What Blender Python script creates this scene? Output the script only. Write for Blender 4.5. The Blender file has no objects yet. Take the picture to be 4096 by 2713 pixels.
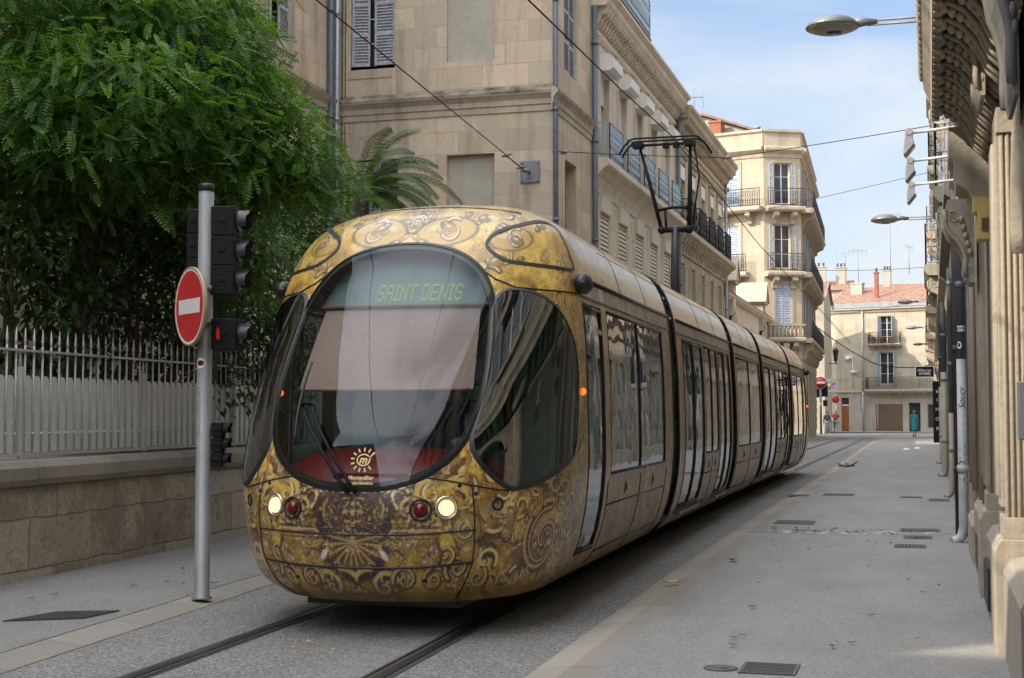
import bpy, bmesh, math, random
import numpy as np
from mathutils import Vector, Matrix
random.seed(7); RNG = np.random.default_rng(7)
S = bpy.context.scene
COL = S.collection
R = math.radians
# ------------------------------------------------------------------ helpers
def tag(o, label=None, cat=None, group=None, kind=None):
    if label: o['label'] = label
    if cat: o['category'] = cat
    if group: o['group'] = group
    if kind: o['kind'] = kind
    return o
def thing(name, label, cat, loc=(0, 0, 0), group=None):
    o = bpy.data.objects.new(name, None); COL.objects.link(o)
    o.location = loc; o.empty_display_size = .2
    return tag(o, label, cat, group)
def origin_of(o):
    v = Vector((0, 0, 0))
    while o is not None:
        v += o.location; o = o.parent
    return v
def dup(root, loc, label=None, rz=0, group=None):
    r = root.copy(); COL.objects.link(r); r.location = loc; r.rotation_euler = (0, 0, rz)
    if label: r['label'] = label
    if group: r['group'] = group
    for ch in list(root.children):
        c = ch.copy(); COL.objects.link(c); c.parent = r
        for g in list(ch.children):
            d = g.copy(); COL.objects.link(d); d.parent = c
    return r
class Fr:
    """facade frame: u along, w outward, v up"""
    def __init__(s, O, U, W=None):
        s.O = Vector((O[0], O[1], O[2] if len(O) > 2 else 0)); s.U = Vector((U[0], U[1], 0)).normalized()
        s.W = Vector((W[0], W[1], 0)).normalized() if W else Vector((s.U.y, -s.U.x, 0))
    def p(s, u, w, v): return s.O + s.U*u + s.W*w + Vector((0, 0, v))
class WF:
    def p(s, x, y, z): return Vector((x, y, z))
WORLD = WF()
class MB:
    def __init__(s, fr=None): s.v = []; s.f = []; s.fr = fr or WORLD; s.sm = []
    def add(s, vs, fs, smooth=False):
        b = len(s.v); s.v += [s.fr.p(*p) for p in vs]
        for f in fs: s.f.append([i+b for i in f]); s.sm.append(smooth)
        return s
    def box(s, a0, a1, b0, b1, c0, c1):
        a0, a1 = sorted((a0, a1)); b0, b1 = sorted((b0, b1)); c0, c1 = sorted((c0, c1))
        v = [(a, b, c) for a in (a0, a1) for b in (b0, b1) for c in (c0, c1)]
        return s.add(v, [(0, 1, 3, 2), (4, 6, 7, 5), (0, 4, 5, 1), (2, 3, 7, 6), (0, 2, 6, 4), (1, 5, 7, 3)])
    def quad(s, *p): return s.add(p, [tuple(range(len(p)))])
    def prof(s, poly, a0, a1):
        """poly of (b,c) swept along first axis a0..a1"""
        n = len(poly); v = [(a0, b, c) for b, c in poly]+[(a1, b, c) for b, c in poly]
        f = [(i, (i+1) % n, n+(i+1) % n, n+i) for i in range(n)]+[tuple(range(n))[::-1], tuple(range(n, 2*n))]
        return s.add(v, f)
    def slabpoly(s, poly, axis, d0, d1):
        """poly extruded along axis (0,1,2) between d0,d1; poly lists the other two coordinates in order"""
        def mk(d, q):
            q = list(q); q.insert(axis, d); return tuple(q)
        n = len(poly); v = [mk(d0, q) for q in poly]+[mk(d1, q) for q in poly]
        f = [(i, (i+1) % n, n+(i+1) % n, n+i) for i in range(n)]+[tuple(range(n))[::-1], tuple(range(n, 2*n))]
        return s.add(v, f)
    def tube(s, pts, r, n=8, cap=True, smooth=True):
        P = [Vector(s.fr.p(*p)) for p in pts]; rs = r if isinstance(r, (list, tuple)) else [r]*len(P)
        t0 = (P[1]-P[0]).normalized(); a = t0.orthogonal().normalized()
        b = len(s.v); m = len(P)
        for i, p in enumerate(P):
            t = (P[min(i+1, m-1)]-P[max(i-1, 0)]).normalized()
            a = (a-t*a.dot(t)); a = a.normalized() if a.length > 1e-6 else t.orthogonal().normalized()
            c = t.cross(a)
            for k in range(n):
                th = 2*math.pi*k/n; s.v.append(p+(a*math.cos(th)+c*math.sin(th))*rs[i])
        for i in range(m-1):
            for k in range(n):
                s.f.append([b+i*n+k, b+i*n+(k+1) % n, b+(i+1)*n+(k+1) % n, b+(i+1)*n+k]); s.sm.append(smooth)
        if cap:
            s.f.append([b+k for k in range(n)][::-1]); s.sm.append(False)
            s.f.append([b+(m-1)*n+k for k in range(n)]); s.sm.append(False)
        return s
    def lathe(s, prof, c, n=16, ax=(0, 0, 1), smooth=True):
        ax = Vector(ax).normalized(); a = ax.orthogonal().normalized(); q = ax.cross(a); c = Vector(s.fr.p(*c)); b = len(s.v)
        for r, h in prof:
            for k in range(n):
                th = 2*math.pi*k/n; s.v.append(c+ax*h+(a*math.cos(th)+q*math.sin(th))*max(r, 1e-4))
        for i in range(len(prof)-1):
            for k in range(n):
                s.f.append([b+i*n+k, b+i*n+(k+1) % n, b+(i+1)*n+(k+1) % n, b+(i+1)*n+k]); s.sm.append(smooth)
        s.f.append([b+k for k in range(n)][::-1]); s.sm.append(False)
        s.f.append([b+(len(prof)-1)*n+k for k in range(n)]); s.sm.append(False)
        return s
    def ball(s, c, r, n=12, m=8):
        rx, ry, rz = r if isinstance(r, (tuple, list)) else (r, r, r)
        v = []; f = []
        for i in range(m+1):
            a = math.pi*i/m
            for k in range(n):
                t = 2*math.pi*k/n; v.append((c[0]+rx*math.sin(a)*math.cos(t), c[1]+ry*math.sin(a)*math.sin(t), c[2]+rz*math.cos(a)))
        for i in range(m):
            for k in range(n): f.append((i*n+k, i*n+(k+1) % n, (i+1)*n+(k+1) % n, (i+1)*n+k))
        return s.add(v, f, True)
    def sheet(s, gridfn, nu, nv, smooth=True):
        v = [gridfn(i/nu, j/nv) for j in range(nv+1) for i in range(nu+1)]
        f = [(j*(nu+1)+i, j*(nu+1)+i+1, (j+1)*(nu+1)+i+1, (j+1)*(nu+1)+i) for j in range(nv) for i in range(nu)]
        return s.add(v, f, smooth)
    def build(s, name, mat, parent=None, bevel=0, recalc=True, label=None):
        off = origin_of(parent) if parent is not None else Vector((0, 0, 0))
        me = bpy.data.meshes.new(name)
        me.from_pydata([tuple(p-off) for p in s.v], [], s.f)
        me.polygons.foreach_set('use_smooth', s.sm)
        if recalc:
            bm = bmesh.new(); bm.from_mesh(me); bmesh.ops.recalc_face_normals(bm, faces=bm.faces)
            if bevel:
                ed = [e for e in bm.edges if len(e.link_faces) == 2 and e.calc_face_angle(0) > .6]
                bmesh.ops.bevel(bm, geom=ed, offset=bevel, segments=1, affect='EDGES', clamp_overlap=True)
            bm.to_mesh(me); bm.free()
        uvbox(me)
        if isinstance(mat, (list, tuple)):
            for m in mat: me.materials.append(m)
        else: me.materials.append(mat)
        o = bpy.data.objects.new(name, me); COL.objects.link(o)
        if parent is not None: o.parent = parent
        if label: o['label'] = label
        return o
def uvbox(me):
    n = len(me.loops)
    if not n: return
    co = np.empty(len(me.vertices)*3); me.vertices.foreach_get('co', co); co = co.reshape(-1, 3)
    li = np.empty(n, int); me.loops.foreach_get('vertex_index', li)
    nr = np.empty(len(me.polygons)*3); me.polygons.foreach_get('normal', nr); nr = np.abs(nr.reshape(-1, 3))
    lt = np.empty(len(me.polygons), int); me.polygons.foreach_get('loop_total', lt)
    N = np.repeat(nr, lt, axis=0); C = co[li]
    uv = np.empty((n, 2)); z = N[:, 2] > .7; x = (~z) & (N[:, 0] > N[:, 1]); y = ~(z | x)
    uv[z] = C[z][:, :2]; uv[x, 0] = C[x, 1]; uv[x, 1] = C[x, 2]; uv[y, 0] = C[y, 0]; uv[y, 1] = C[y, 2]
    l = me.uv_layers.new(name='UV'); l.data.foreach_set('uv', uv.ravel())
def npmesh(name, V, F, mat, parent=None, tint=None, smooth=True):
    """V (n,3) world, F (m,k) all same size; tint per vertex"""
    off = np.array(origin_of(parent)) if parent is not None else np.zeros(3)
    me = bpy.data.meshes.new(name); me.vertices.add(len(V)); me.vertices.foreach_set('co', (V-off).astype(np.float32).ravel())
    k = F.shape[1]; me.loops.add(F.size); me.loops.foreach_set('vertex_index', F.astype(np.int32).ravel())
    me.polygons.add(len(F)); me.polygons.foreach_set('loop_start', np.arange(0, F.size, k, dtype=np.int32))
    me.polygons.foreach_set('loop_total', np.full(len(F), k, dtype=np.int32))
    me.polygons.foreach_set('use_smooth', np.full(len(F), smooth))
    me.update(calc_edges=True); me.validate()
    if tint is not None:
        a = me.color_attributes.new('tint', 'FLOAT_COLOR', 'POINT')
        if tint.ndim == 1: tint = np.stack([tint]*3+[np.ones_like(tint)], 1)
        a.data.foreach_set('color', tint.astype(np.float32).ravel())
    me.materials.append(mat); o = bpy.data.objects.new(name, me); COL.objects.link(o)
    if parent is not None: o.parent = parent
    return o
# ------------------------------------------------------------------ materials
class NT:
    def __init__(s, name):
        s.m = bpy.data.materials.new(name); s.m.use_nodes = True; s.t = s.m.node_tree; s.t.nodes.clear()
        s.out = s.t.nodes.new('ShaderNodeOutputMaterial')
    def n(s, typ, **kw):
        nd = s.t.nodes.new('ShaderNode'+typ)
        for k, v in kw.items():
            if k.startswith('i_'):
                key = k[2:]; key = int(key) if key.isdigit() else key.replace('_', ' '); s.set(nd.inputs[key], v)
            else: setattr(nd, k, v)
        return nd
    def set(s, sock, v):
        if hasattr(v, 'links') or isinstance(v, bpy.types.NodeSocket): s.t.links.new(v, sock)
        elif isinstance(v, (tuple, list)) and len(v) == 3 and sock.type == 'RGBA': sock.default_value = (*v, 1)
        else: sock.default_value = v
    def mix(s, f, a, b, bt='MIX'):
        nd = s.t.nodes.new('ShaderNodeMix'); nd.data_type = 'RGBA'; nd.blend_type = bt
        s.set(nd.inputs[0], f); s.set(nd.inputs[6], a); s.set(nd.inputs[7], b); return nd.outputs[2]
    def math(s, op, a, b=0., clamp=False):
        nd = s.t.nodes.new('ShaderNodeMath'); nd.operation = op; nd.use_clamp = clamp; s.set(nd.inputs[0], a); s.set(nd.inputs[1], b); return nd.outputs[0]
    def ramp(s, f, pts):
        nd = s.t.nodes.new('ShaderNodeValToRGB'); e = nd.color_ramp.elements
        while len(e) < len(pts): e.new(.5)
        for i, (p, c) in enumerate(pts):
            e[i].position = p; e[i].color = (*c, 1) if isinstance(c, (tuple, list)) else (c, c, c, 1)
        s.set(nd.inputs[0], f); return nd.outputs[0]
    def noise(s, vec, scale, detail=4, rough=.55, dist=0.):
        nd = s.n('TexNoise', i_Scale=scale, i_Detail=detail, i_Roughness=rough, i_Distortion=dist)
        if vec is not None: s.set(nd.inputs['Vector'], vec)
        return nd.outputs['Fac']
    def mapping(s, vec, scale=(1, 1, 1), loc=(0, 0, 0)):
        nd = s.n('Mapping'); s.set(nd.inputs['Vector'], vec); nd.inputs['Scale'].default_value = scale; nd.inputs['Location'].default_value = loc; return nd.outputs[0]
    def geo(s): return s.n('NewGeometry').outputs['Position']
    def uv(s): return s.n('TexCoord').outputs['UV']
    def bump(s, h, strength=.3, dist=.02, normal=None):
        nd = s.n('Bump', i_Strength=strength, i_Distance=dist); s.set(nd.inputs['Height'], h)
        if normal is not None: s.set(nd.inputs['Normal'], normal)
        return nd.outputs[0]
    def pbr(s, col, rough=.7, metal=0., normal=None, **kw):
        b = s.n('BsdfPrincipled'); s.set(b.inputs['Base Color'], col); s.set(b.inputs['Roughness'], rough); s.set(b.inputs['Metallic'], metal)
        if normal is not None: s.set(b.inputs['Normal'], normal)
        for k, v in kw.items(): s.set(b.inputs[k.replace('_', ' ')], v)
        s.t.links.new(b.outputs[0], s.out.inputs[0]); return s.m
def simple(name, c1, c2=None, scale=6., rough=.6, metal=0., bump=.1, bscale=80., dist=.004, **kw):
    t = NT(name); P = t.geo()
    c2 = c2 or tuple(x*.72 for x in c1)
    f = t.ramp(t.noise(P, scale, 5, .6), [(.35, 0), (.68, 1)])
    col = t.mix(f, c1, c2)
    col = t.mix(t.math('MULTIPLY', t.ramp(t.noise(P, scale*9, 3), [(.45, 0), (.75, 1)]), .35), col, tuple(x*.6 for x in c1))
    nm = t.bump(t.noise(P, bscale, 3), bump, dist) if bump else None
    return t.pbr(col, t.math('ADD', t.math('MULTIPLY', t.noise(P, scale*3, 2), .25), rough-.12), metal, nm, **kw)
def stone(name, c, bw=.9, bh=.38, mort=.35, var=.25, stain=.5, greyness=.3, bump=.25, msize=.008, jointcol=None, rough=.88, streak=.35, grey=(.22, .21, .2)):
    """coursed stone: blocks of different tone, grey weathered patches, rain streaks"""
    t = NT(name); U = t.uv(); P = t.geo()
    br = t.n('TexBrick', offset=.5, i_Scale=1.0, i_Mortar_Size=msize, i_Mortar_Smooth=.3, i_Bias=0., i_Brick_Width=bw, i_Row_Height=bh)
    wob = t.n('VectorMath', operation='ADD'); t.set(wob.inputs[0], U)
    nz = t.n('TexNoise', i_Scale=1.3, i_Detail=1); t.set(nz.inputs['Vector'], U)
    sc = t.n('VectorMath', operation='SCALE'); t.set(sc.inputs[0], nz.outputs['Color']); sc.inputs['Scale'].default_value = .03
    t.set(wob.inputs[1], sc.outputs[0]); t.set(br.inputs['Vector'], wob.outputs[0])
    br.inputs['Color1'].default_value = (0, 0, 0, 1); br.inputs['Color2'].default_value = (1, 1, 1, 1); br.inputs['Mortar'].default_value = (.5, .5, .5, 1)
    blk = br.outputs['Color']; mo = br.outputs['Fac']
    base = t.mix(blk, tuple(x*(1-var) for x in c), tuple(min(1, x*(1+var*.6)) for x in c))
    gp = t.ramp(t.noise(P, .55, 5, .62), [(.42, 0), (.62, 1)])
    base = t.mix(t.math('MULTIPLY', gp, greyness), base, grey)
    fine = t.ramp(t.noise(P, 9, 6, .7), [(.3, 0), (.7, 1)])
    base = t.mix(t.math('MULTIPLY', fine, .30), base, tuple(x*.55 for x in c))
    st = t.ramp(t.noise(t.mapping(P, (2.2, 2.2, .22)), 1.3, 5, .65), [(.5, 0), (.8, 1)])
    base = t.mix(t.math('MULTIPLY', st, streak), base, (.07, .065, .06))
    sp = t.ramp(t.noise(P, 1.7, 8, .75), [(.55, 0), (.75, 1)])
    base = t.mix(t.math('MULTIPLY', sp, stain*.6), base, tuple(x*.45 for x in c))
    base = t.mix(t.math('MULTIPLY', mo, mort), base, jointcol or tuple(x*.45 for x in c))
    h = t.math('SUBTRACT', t.math('MULTIPLY', t.noise(P, 14, 6, .7), .6), t.math('MULTIPLY', mo, .8))
    return t.pbr(base, rough, 0., t.bump(h, bump, .03))
def asphalt(name, c, grain=90., stain=.35, speck=.5, gsz=1.0):
    t = NT(name); P = t.geo()
    v = t.n('TexVoronoi', i_Scale=grain); t.set(v.inputs['Vector'], P)
    cell = t.n('SeparateColor'); t.set(cell.inputs[0], v.outputs['Color'])
    g = t.ramp(cell.outputs[0], [(0., tuple(x*(1-speck) for x in c)), (.6, c), (1., tuple(min(1, x*(1+speck*1.3)) for x in c))])
    mid = t.ramp(t.noise(P, 22, 4, .7), [(.3, 0), (.75, 1)])
    g = t.mix(t.math('MULTIPLY', mid, .3), g, tuple(x*.6 for x in c))
    big = t.ramp(t.noise(P, .7, 6, .65), [(.35, 0), (.7, 1)])
    g = t.mix(t.math('MULTIPLY', big, stain), g, tuple(x*.62 for x in c))
    big2 = t.ramp(t.noise(t.mapping(P, (1.5, .35, 1)), .8, 5, .6), [(.45, 0), (.7, 1)])
    g = t.mix(t.math('MULTIPLY', big2, stain*.6), g, tuple(min(1, x*1.35) for x in c))
    h = t.math('ADD', v.outputs['Distance'], t.math('MULTIPLY', t.noise(P, 30, 3), .5))
    return t.pbr(g, .86, 0., t.bump(h, .5, .006))
def glass(name, tint=(.8, .85, .83), refl=.06, rough=.01, wav=0., wscale=1.2, edge=1.0):
    t = NT(name)
    nm = None
    if wav: nm = t.bump(t.noise(t.geo(), wscale, 2, .4), wav, .05)
    tr = t.n('BsdfTransparent', i_Color=tint); gl = t.n('BsdfGlossy', i_Roughness=rough, i_Color=(.95, .97, 1.))
    ge = t.n('NewGeometry'); dt = t.n('VectorMath', operation='DOT_PRODUCT'); t.set(dt.inputs[0], ge.outputs['Incoming']); t.set(dt.inputs[1], ge.outputs['Normal'])
    if nm is not None: t.set(gl.inputs['Normal'], nm)
    sch = t.math('POWER', t.math('SUBTRACT', 1., t.math('ABSOLUTE', dt.outputs['Value'])), 5.)
    f = t.math('ADD', t.math('MULTIPLY', sch, .9*edge), refl+.03, True)
    mx = t.n('MixShader'); t.set(mx.inputs[0], f); t.t.links.new(tr.outputs[0], mx.inputs[1]); t.t.links.new(gl.outputs[0], mx.inputs[2])
    t.t.links.new(mx.outputs[0], t.out.inputs[0]); return t.m
def darkglass(name, c=(.02, .023, .026), rough=.04):
    t = NT(name); P = t.geo()
    return t.pbr(t.mix(t.ramp(t.noise(P, 1.1, 3), [(.4, 0), (.65, 1)]), c, tuple(x*2.6 for x in c)), rough, 0., t.bump(t.noise(P, 1.6, 2), .06, .05), Specular_IOR_Level=.6)
def emit(name, c, s=1.):
    t = NT(name); e = t.n('Emission', i_Color=c, i_Strength=s); t.t.links.new(e.outputs[0], t.out.inputs[0]); return t.m
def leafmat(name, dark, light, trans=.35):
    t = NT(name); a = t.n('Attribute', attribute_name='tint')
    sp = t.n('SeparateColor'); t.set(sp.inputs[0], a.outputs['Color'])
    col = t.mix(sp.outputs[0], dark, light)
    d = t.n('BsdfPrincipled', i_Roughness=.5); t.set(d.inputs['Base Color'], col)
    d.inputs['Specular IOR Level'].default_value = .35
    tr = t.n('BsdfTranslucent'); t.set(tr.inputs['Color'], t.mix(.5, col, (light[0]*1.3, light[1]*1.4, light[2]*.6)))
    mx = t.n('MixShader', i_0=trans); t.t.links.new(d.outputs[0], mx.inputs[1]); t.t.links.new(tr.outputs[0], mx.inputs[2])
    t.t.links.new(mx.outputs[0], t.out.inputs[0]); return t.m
M = {}
M['asphalt'] = asphalt('road_asphalt', (.205, .197, .186), 75, .45, .7)
M['pave'] = asphalt('pavement_asphalt', (.262, .251, .236), 95, .5, .35)
M['pave_left'] = asphalt('left_pavement_asphalt', (.225, .217, .205), 95, .5, .4)
M['kerb'] = stone('kerb_stone', (.35, .31, .255), 50., .95, .75, .22, .4, .3, .15, .01, streak=0.)
M['kerb2'] = stone('gutter_stone', (.275, .25, .21), 50., .95, .7, .2, .5, .35, .15, .01, streak=0.)
M['ashlar'] = stone('ashlar_warm', (.61, .48, .335), 1.15, .52, .45, .25, .8, .55, .45, streak=.6, grey=(.40, .365, .32))
M['ashlar_trim'] = stone('ashlar_trim', (.50, .41, .30), 2.4, 4., .1, .1, .5, .5, .25, streak=.7, grey=(.2, .19, .17))
M['soot'] = simple('soot_streak', (.33, .275, .21), (.045, .042, .038), 2.4, .9, 0, .3, 30)
M['cement'] = simple('cement_infill', (.42, .385, .315), (.34, .31, .255), .8, .9, 0, .15, 60)
M['cream'] = stone('cream_render', (.70, .605, .465), 3., 6., .0, .05, .2, .2, .1, streak=.25, grey=(.42, .37, .3))
M['cream_trim'] = stone('cream_trim', (.68, .585, .445), 3., 9., .0, .05, .3, .25, .1, streak=.45, grey=(.36, .31, .25))
M['brown'] = stone('ochre_render', (.55, .455, .315), 2., 4., .05, .08, .4, .4, .2, streak=.6, grey=(.27, .235, .19))
M['pale'] = stone('pale_limestone', (.47, .385, .27), 1.1, .46, .5, .08, .25, .25, .15, streak=.3, grey=(.42, .37, .3))
M['pale_trim'] = stone('pale_limestone_trim', (.46, .38, .27), 2.5, 6., .1, .06, .3, .3, .15, streak=.5, grey=(.38, .33, .27))
M['far'] = stone('far_limestone', (.47, .405, .30), .95, .42, .35, .16, .35, .3, .15, streak=.35, grey=(.40, .36, .28))
M['far_low'] = stone('far_shopfront_render', (.46, .41, .33), 4., 9., .0, .05, .6, .4, .15, streak=.3)
M['garden'] = stone('garden_wall_stone', (.50, .42, .315), 1.35, .50, .75, .4, .9, .5, .8, .016, streak=.35, grey=(.17, .165, .15))
def rubble():
    t = NT('garden_wall_stone'); U = t.uv(); P = t.geo()
    nz = t.n('TexNoise', i_Scale=2.2, i_Detail=3); t.set(nz.inputs['Vector'], U); sc = t.n('VectorMath', operation='SCALE'); t.set(sc.inputs[0], nz.outputs['Color']); sc.inputs['Scale'].default_value = .10
    w = t.n('VectorMath', operation='ADD'); t.set(w.inputs[0], U); t.set(w.inputs[1], sc.outputs[0])
    br = t.n('TexBrick', offset=.42, i_Scale=1., i_Mortar_Size=.014, i_Mortar_Smooth=.6, i_Brick_Width=1.15, i_Row_Height=.47); t.set(br.inputs['Vector'], t.mapping(w.outputs[0], (1, 1, 1), (0, -.18, 0)))
    br.inputs['Color1'].default_value = (0, 0, 0, 1); br.inputs['Color2'].default_value = (1, 1, 1, 1); br.inputs['Mortar'].default_value = (.5, .5, .5, 1)
    c = t.ramp(br.outputs['Color'], [(0., (.28, .23, .165)), (.3, (.47, .385, .27)), (.6, (.58, .50, .385)), (.85, (.40, .33, .245)), (1., (.66, .60, .49))])
    c = t.mix(t.math('MULTIPLY', t.ramp(t.noise(P, 2.1, 8, .75), [(.47, 0), (.60, 1)]), .75), c, (.56, .48, .36))
    c = t.mix(t.math('MULTIPLY', t.ramp(t.noise(P, 3.3, 8, .8), [(.53, 0), (.70, 1)]), .75), c, (.075, .068, .055))
    c = t.mix(t.math('MULTIPLY', t.ramp(t.noise(P, 24, 5, .7), [(.45, 0), (.7, 1)]), .5), c, (.15, .125, .095))
    c = t.mix(t.math('MULTIPLY', br.outputs['Fac'], .5), c, (.16, .135, .105))
    h = t.math('SUBTRACT', t.noise(P, 9, 8, .75), t.math('MULTIPLY', br.outputs['Fac'], .7))
    return t.pbr(c, .95, 0, t.bump(h, .9, .05))
M['garden'] = rubble()
M['coping'] = stone('garden_wall_coping', (.40, .35, .28), 1.8, 5., .4, .15, .9, .5, .4, .012, streak=.35, grey=(.14, .14, .13))
M['shop'] = stone('shopfront_stone', (.29, .245, .185), 1.2, .46, .8, .25, .9, .6, .7, .02, streak=.55, grey=(.24, .225, .2))
M['shop_trim'] = stone('shopfront_trim', (.42, .365, .285), 3., 9., .05, .1, 1., .4, .8, streak=.8, grey=(.28, .26, .22))
M['shop_rough'] = simple('rough_brown_stone', (.27, .18, .12), (.18, .125, .09), 4., .92, 0, .9, 26, .02)
M['shop_dark'] = stone('grey_dirty_stone', (.14, .132, .12), 2., 5., .2, .15, .8, .6, .4, streak=.6)
M['plinth'] = stone('shop_plinth', (.40, .345, .27), 2., 3., .05, .1, .9, .35, .5, streak=.7, grey=(.3, .28, .25))
M['tile'] = None
M['blue'] = simple('blue_grey_paint', (.30, .345, .41), (.22, .26, .32), 7, .75, 0, .2, 60)
M['bluepale'] = simple('pale_blue_paint', (.42, .47, .55), (.34, .39, .47), 5, .7, 0, .15, 60)
M['shutter_old'] = simple('weathered_shutter', (.44, .465, .51), (.28, .275, .27), 11, .85, 0, .3, 70)
M['white'] = simple('white_plastic', (.74, .72, .67), (.66, .64, .60), 3, .5, 0, .03)
M['cream_slat'] = simple('cream_slats', (.60, .545, .42), (.52, .47, .36), 3, .6, 0, .05)
M['green_slat'] = simple('olive_slats', (.32, .31, .21), (.25, .24, .17), 5, .7, 0, .08)
M['pipe'] = simple('slate_pipe', (.105, .125, .15), (.075, .09, .11), 5, .45, 0, .08)
M['pipe_w'] = simple('white_pipe', (.44, .455, .43), (.33, .335, .30), 3, .45, 0, .06)
M['pipe_b'] = simple('beige_pipe', (.33, .29, .23), (.25, .22, .17), 3, .5, 0, .06)
M['pipe_z'] = simple('zinc_pipe', (.38, .40, .42), (.27, .28, .30), 6, .4, .5, .06)
M['pipe_d'] = simple('rusty_black_pipe', (.03, .025, .022), (.055, .035, .025), 6, .6, 0, .2)
M['iron'] = simple('black_iron', (.025, .025, .03), (.05, .045, .045), 9, .55, .3, .1)
M['iron_blue'] = simple('blue_iron', (.40, .49, .55), (.30, .38, .44), 9, .55, .2, .1)
M['iron_old'] = simple('rusty_pale_iron', (.36, .35, .33), (.20, .165, .13), 8, .7, .2, .25, 60)
M['sheet'] = simple('painted_sheet_metal', (.54, .54, .51), (.45, .45, .43), 2.5, .55, .2, .06, 12)
M['panel'] = simple('pale_sheet_panel', (.74, .74, .71), (.62, .62, .59), 1.6, .6, .0, .05, 12)
M['steel'] = simple('grey_steel', (.22, .225, .235), (.16, .165, .17), 3, .45, .2, .05)
M['alu'] = simple('pole_aluminium', (.25, .25, .245), (.20, .20, .195), 4, .45, .2, .05)
M['blackp'] = simple('black_plastic', (.006, .006, .007), (.010, .010, .011), 6, .65, 0, .06, Specular_IOR_Level=.25)
M['lens'] = darkglass('signal_lens', (.03, .025, .025), .15)
M['red'] = simple('sign_red', (.58, .018, .022), (.50, .015, .02), 3, .4, 0, .02)
M['signw'] = simple('sign_white', (.80, .79, .76), (.72, .71, .68), 3, .4, 0, .02)
M['gold_rim'] = simple('sign_back_ochre', (.42, .36, .20), (.34, .28, .15), 5, .5, .2, .05)
M['redlamp'] = emit('red_signal_figure', (1., .05, .02), .10)
M['window'] = darkglass('dark_window_glass')
M['wood_d'] = simple('dark_brown_shutter', (.14, .075, .035), (.09, .05, .025), 5, .6, 0, .15, 40)
M['door'] = simple('varnished_door', (.36, .15, .05), (.25, .10, .035), 6, .5, 0, .1, 40)
M['brick'] = stone('red_brick', (.33, .115, .06), .22, .075, .4, .25, .2, .1, .3, .01, streak=.1)
M['roofgrey'] = simple('roof_zinc', (.30, .31, .32), (.22, .23, .24), 2, .6, .2, .1)
M['yellow'] = simple('yellow_box_paint', (.55, .42, .13), (.48, .36, .11), 3, .5, 0, .03)
M['bark'] = simple('bark', (.10, .075, .055), (.05, .04, .03), 9, .95, 0, .8, 30, .02)
def tilemat():
    t = NT('clay_tiles'); U = t.uv(); P = t.geo()
    br = t.n('TexBrick', i_Scale=1.0, i_Mortar_Size=.012, i_Brick_Width=.22, i_Row_Height=.3)
    t.set(br.inputs['Vector'], U); br.inputs['Color1'].default_value = (0, 0, 0, 1); br.inputs['Color2'].default_value = (1, 1, 1, 1); br.inputs['Mortar'].default_value = (.2, .2, .2, 1)
    c = t.mix(br.outputs['Color'], (.19, .085, .055), (.28, .16, .105))
    c = t.mix(t.math('MULTIPLY', t.ramp(t.noise(P, 1.6, 5), [(.4, 0), (.7, 1)]), .55), c, (.30, .20, .14))
    c = t.mix(t.math('MULTIPLY', br.outputs['Fac'], .6), c, (.1, .05, .03))
    return t.pbr(c, .85, 0, t.bump(t.noise(P, 20, 3), .3, .02))
M['tile'] = tilemat()
# ------------------------------------------------------------------ TRAM: surface of the nose
def herm(z, pts):
    a = np.array(pts, float); X = a[:, 0]; Y = a[:, 1]; m = np.gradient(Y, X)
    z = np.clip(z, X[0], X[-1]); i = np.clip(np.searchsorted(X, z)-1, 0, len(X)-2); h = X[i+1]-X[i]; t = (z-X[i])/h
    return (2*t**3-3*t**2+1)*Y[i]+(t**3-2*t**2+t)*h*m[i]+(-2*t**3+3*t**2)*Y[i+1]+(t**3-t**2)*h*m[i+1]
NZ = [(.24,.32),(.34,.15),(.5,.045),(.75,.0),(.95,.0),(1.1,.03),(1.4,.13),(1.8,.36),(2.2,.63),(2.6,.92),(2.95,1.18),(3.12,1.36),(3.26,1.62),(3.36,2.0),(3.42,2.6),(3.44,3.2)]
WZ = [(.24,1.02),(.34,1.12),(.5,1.20),(.75,1.265),(1.1,1.305),(1.6,1.305),(2.0,1.295),(2.4,1.27),(2.7,1.24),(2.85,1.20),(3.0,1.14),(3.13,1.05),(3.25,.88),(3.345,.66),(3.42,.32),(3.44,.04)]
LZ = [(.24,1.2),(.5,1.35),(1,1.4),(1.6,1.3),(2.2,1.1),(2.6,.95),(2.9,.85),(3.05,.8),(3.18,.75),(3.27,.65),(3.44,.3)]
PW = 2.3
def nose(a, z):
    a = np.asarray(a, float); z = np.asarray(z, float)
    n = herm(z, NZ); W = herm(z, WZ); L = herm(z, LZ); aa = np.clip(np.abs(a), 0, 1)*math.pi/2
    x = W*np.sin(aa)**(2/PW)*np.sign(a); s = n+L*(1-np.clip(np.cos(aa), 0, 1)**(2/PW))+np.clip(np.abs(a)-1, 0, None)
    return x, s
def nose_n(a, z):
    e = 2e-3; a = np.asarray(a, float); z = np.asarray(z, float)
    x1, s1 = nose(a+e, z); x0, s0 = nose(a-e, z); x3, s3 = nose(a, z+e); x2, s2 = nose(a, z-e)
    A = np.stack([x1-x0, s1-s0, 0*x0], -1); B = np.stack([x3-x2, s3-s2, 0*x2+2*e], -1)
    N = np.cross(B, A); N /= np.linalg.norm(N, axis=-1, keepdims=True)+1e-12
    sg = np.sign(N[..., 1]); sg = np.where(np.abs(a) < .9, -sg, np.sign(N[..., 0])*np.sign(a)); sg = np.where(sg == 0, 1, sg)
    return N*sg[..., None]
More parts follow.
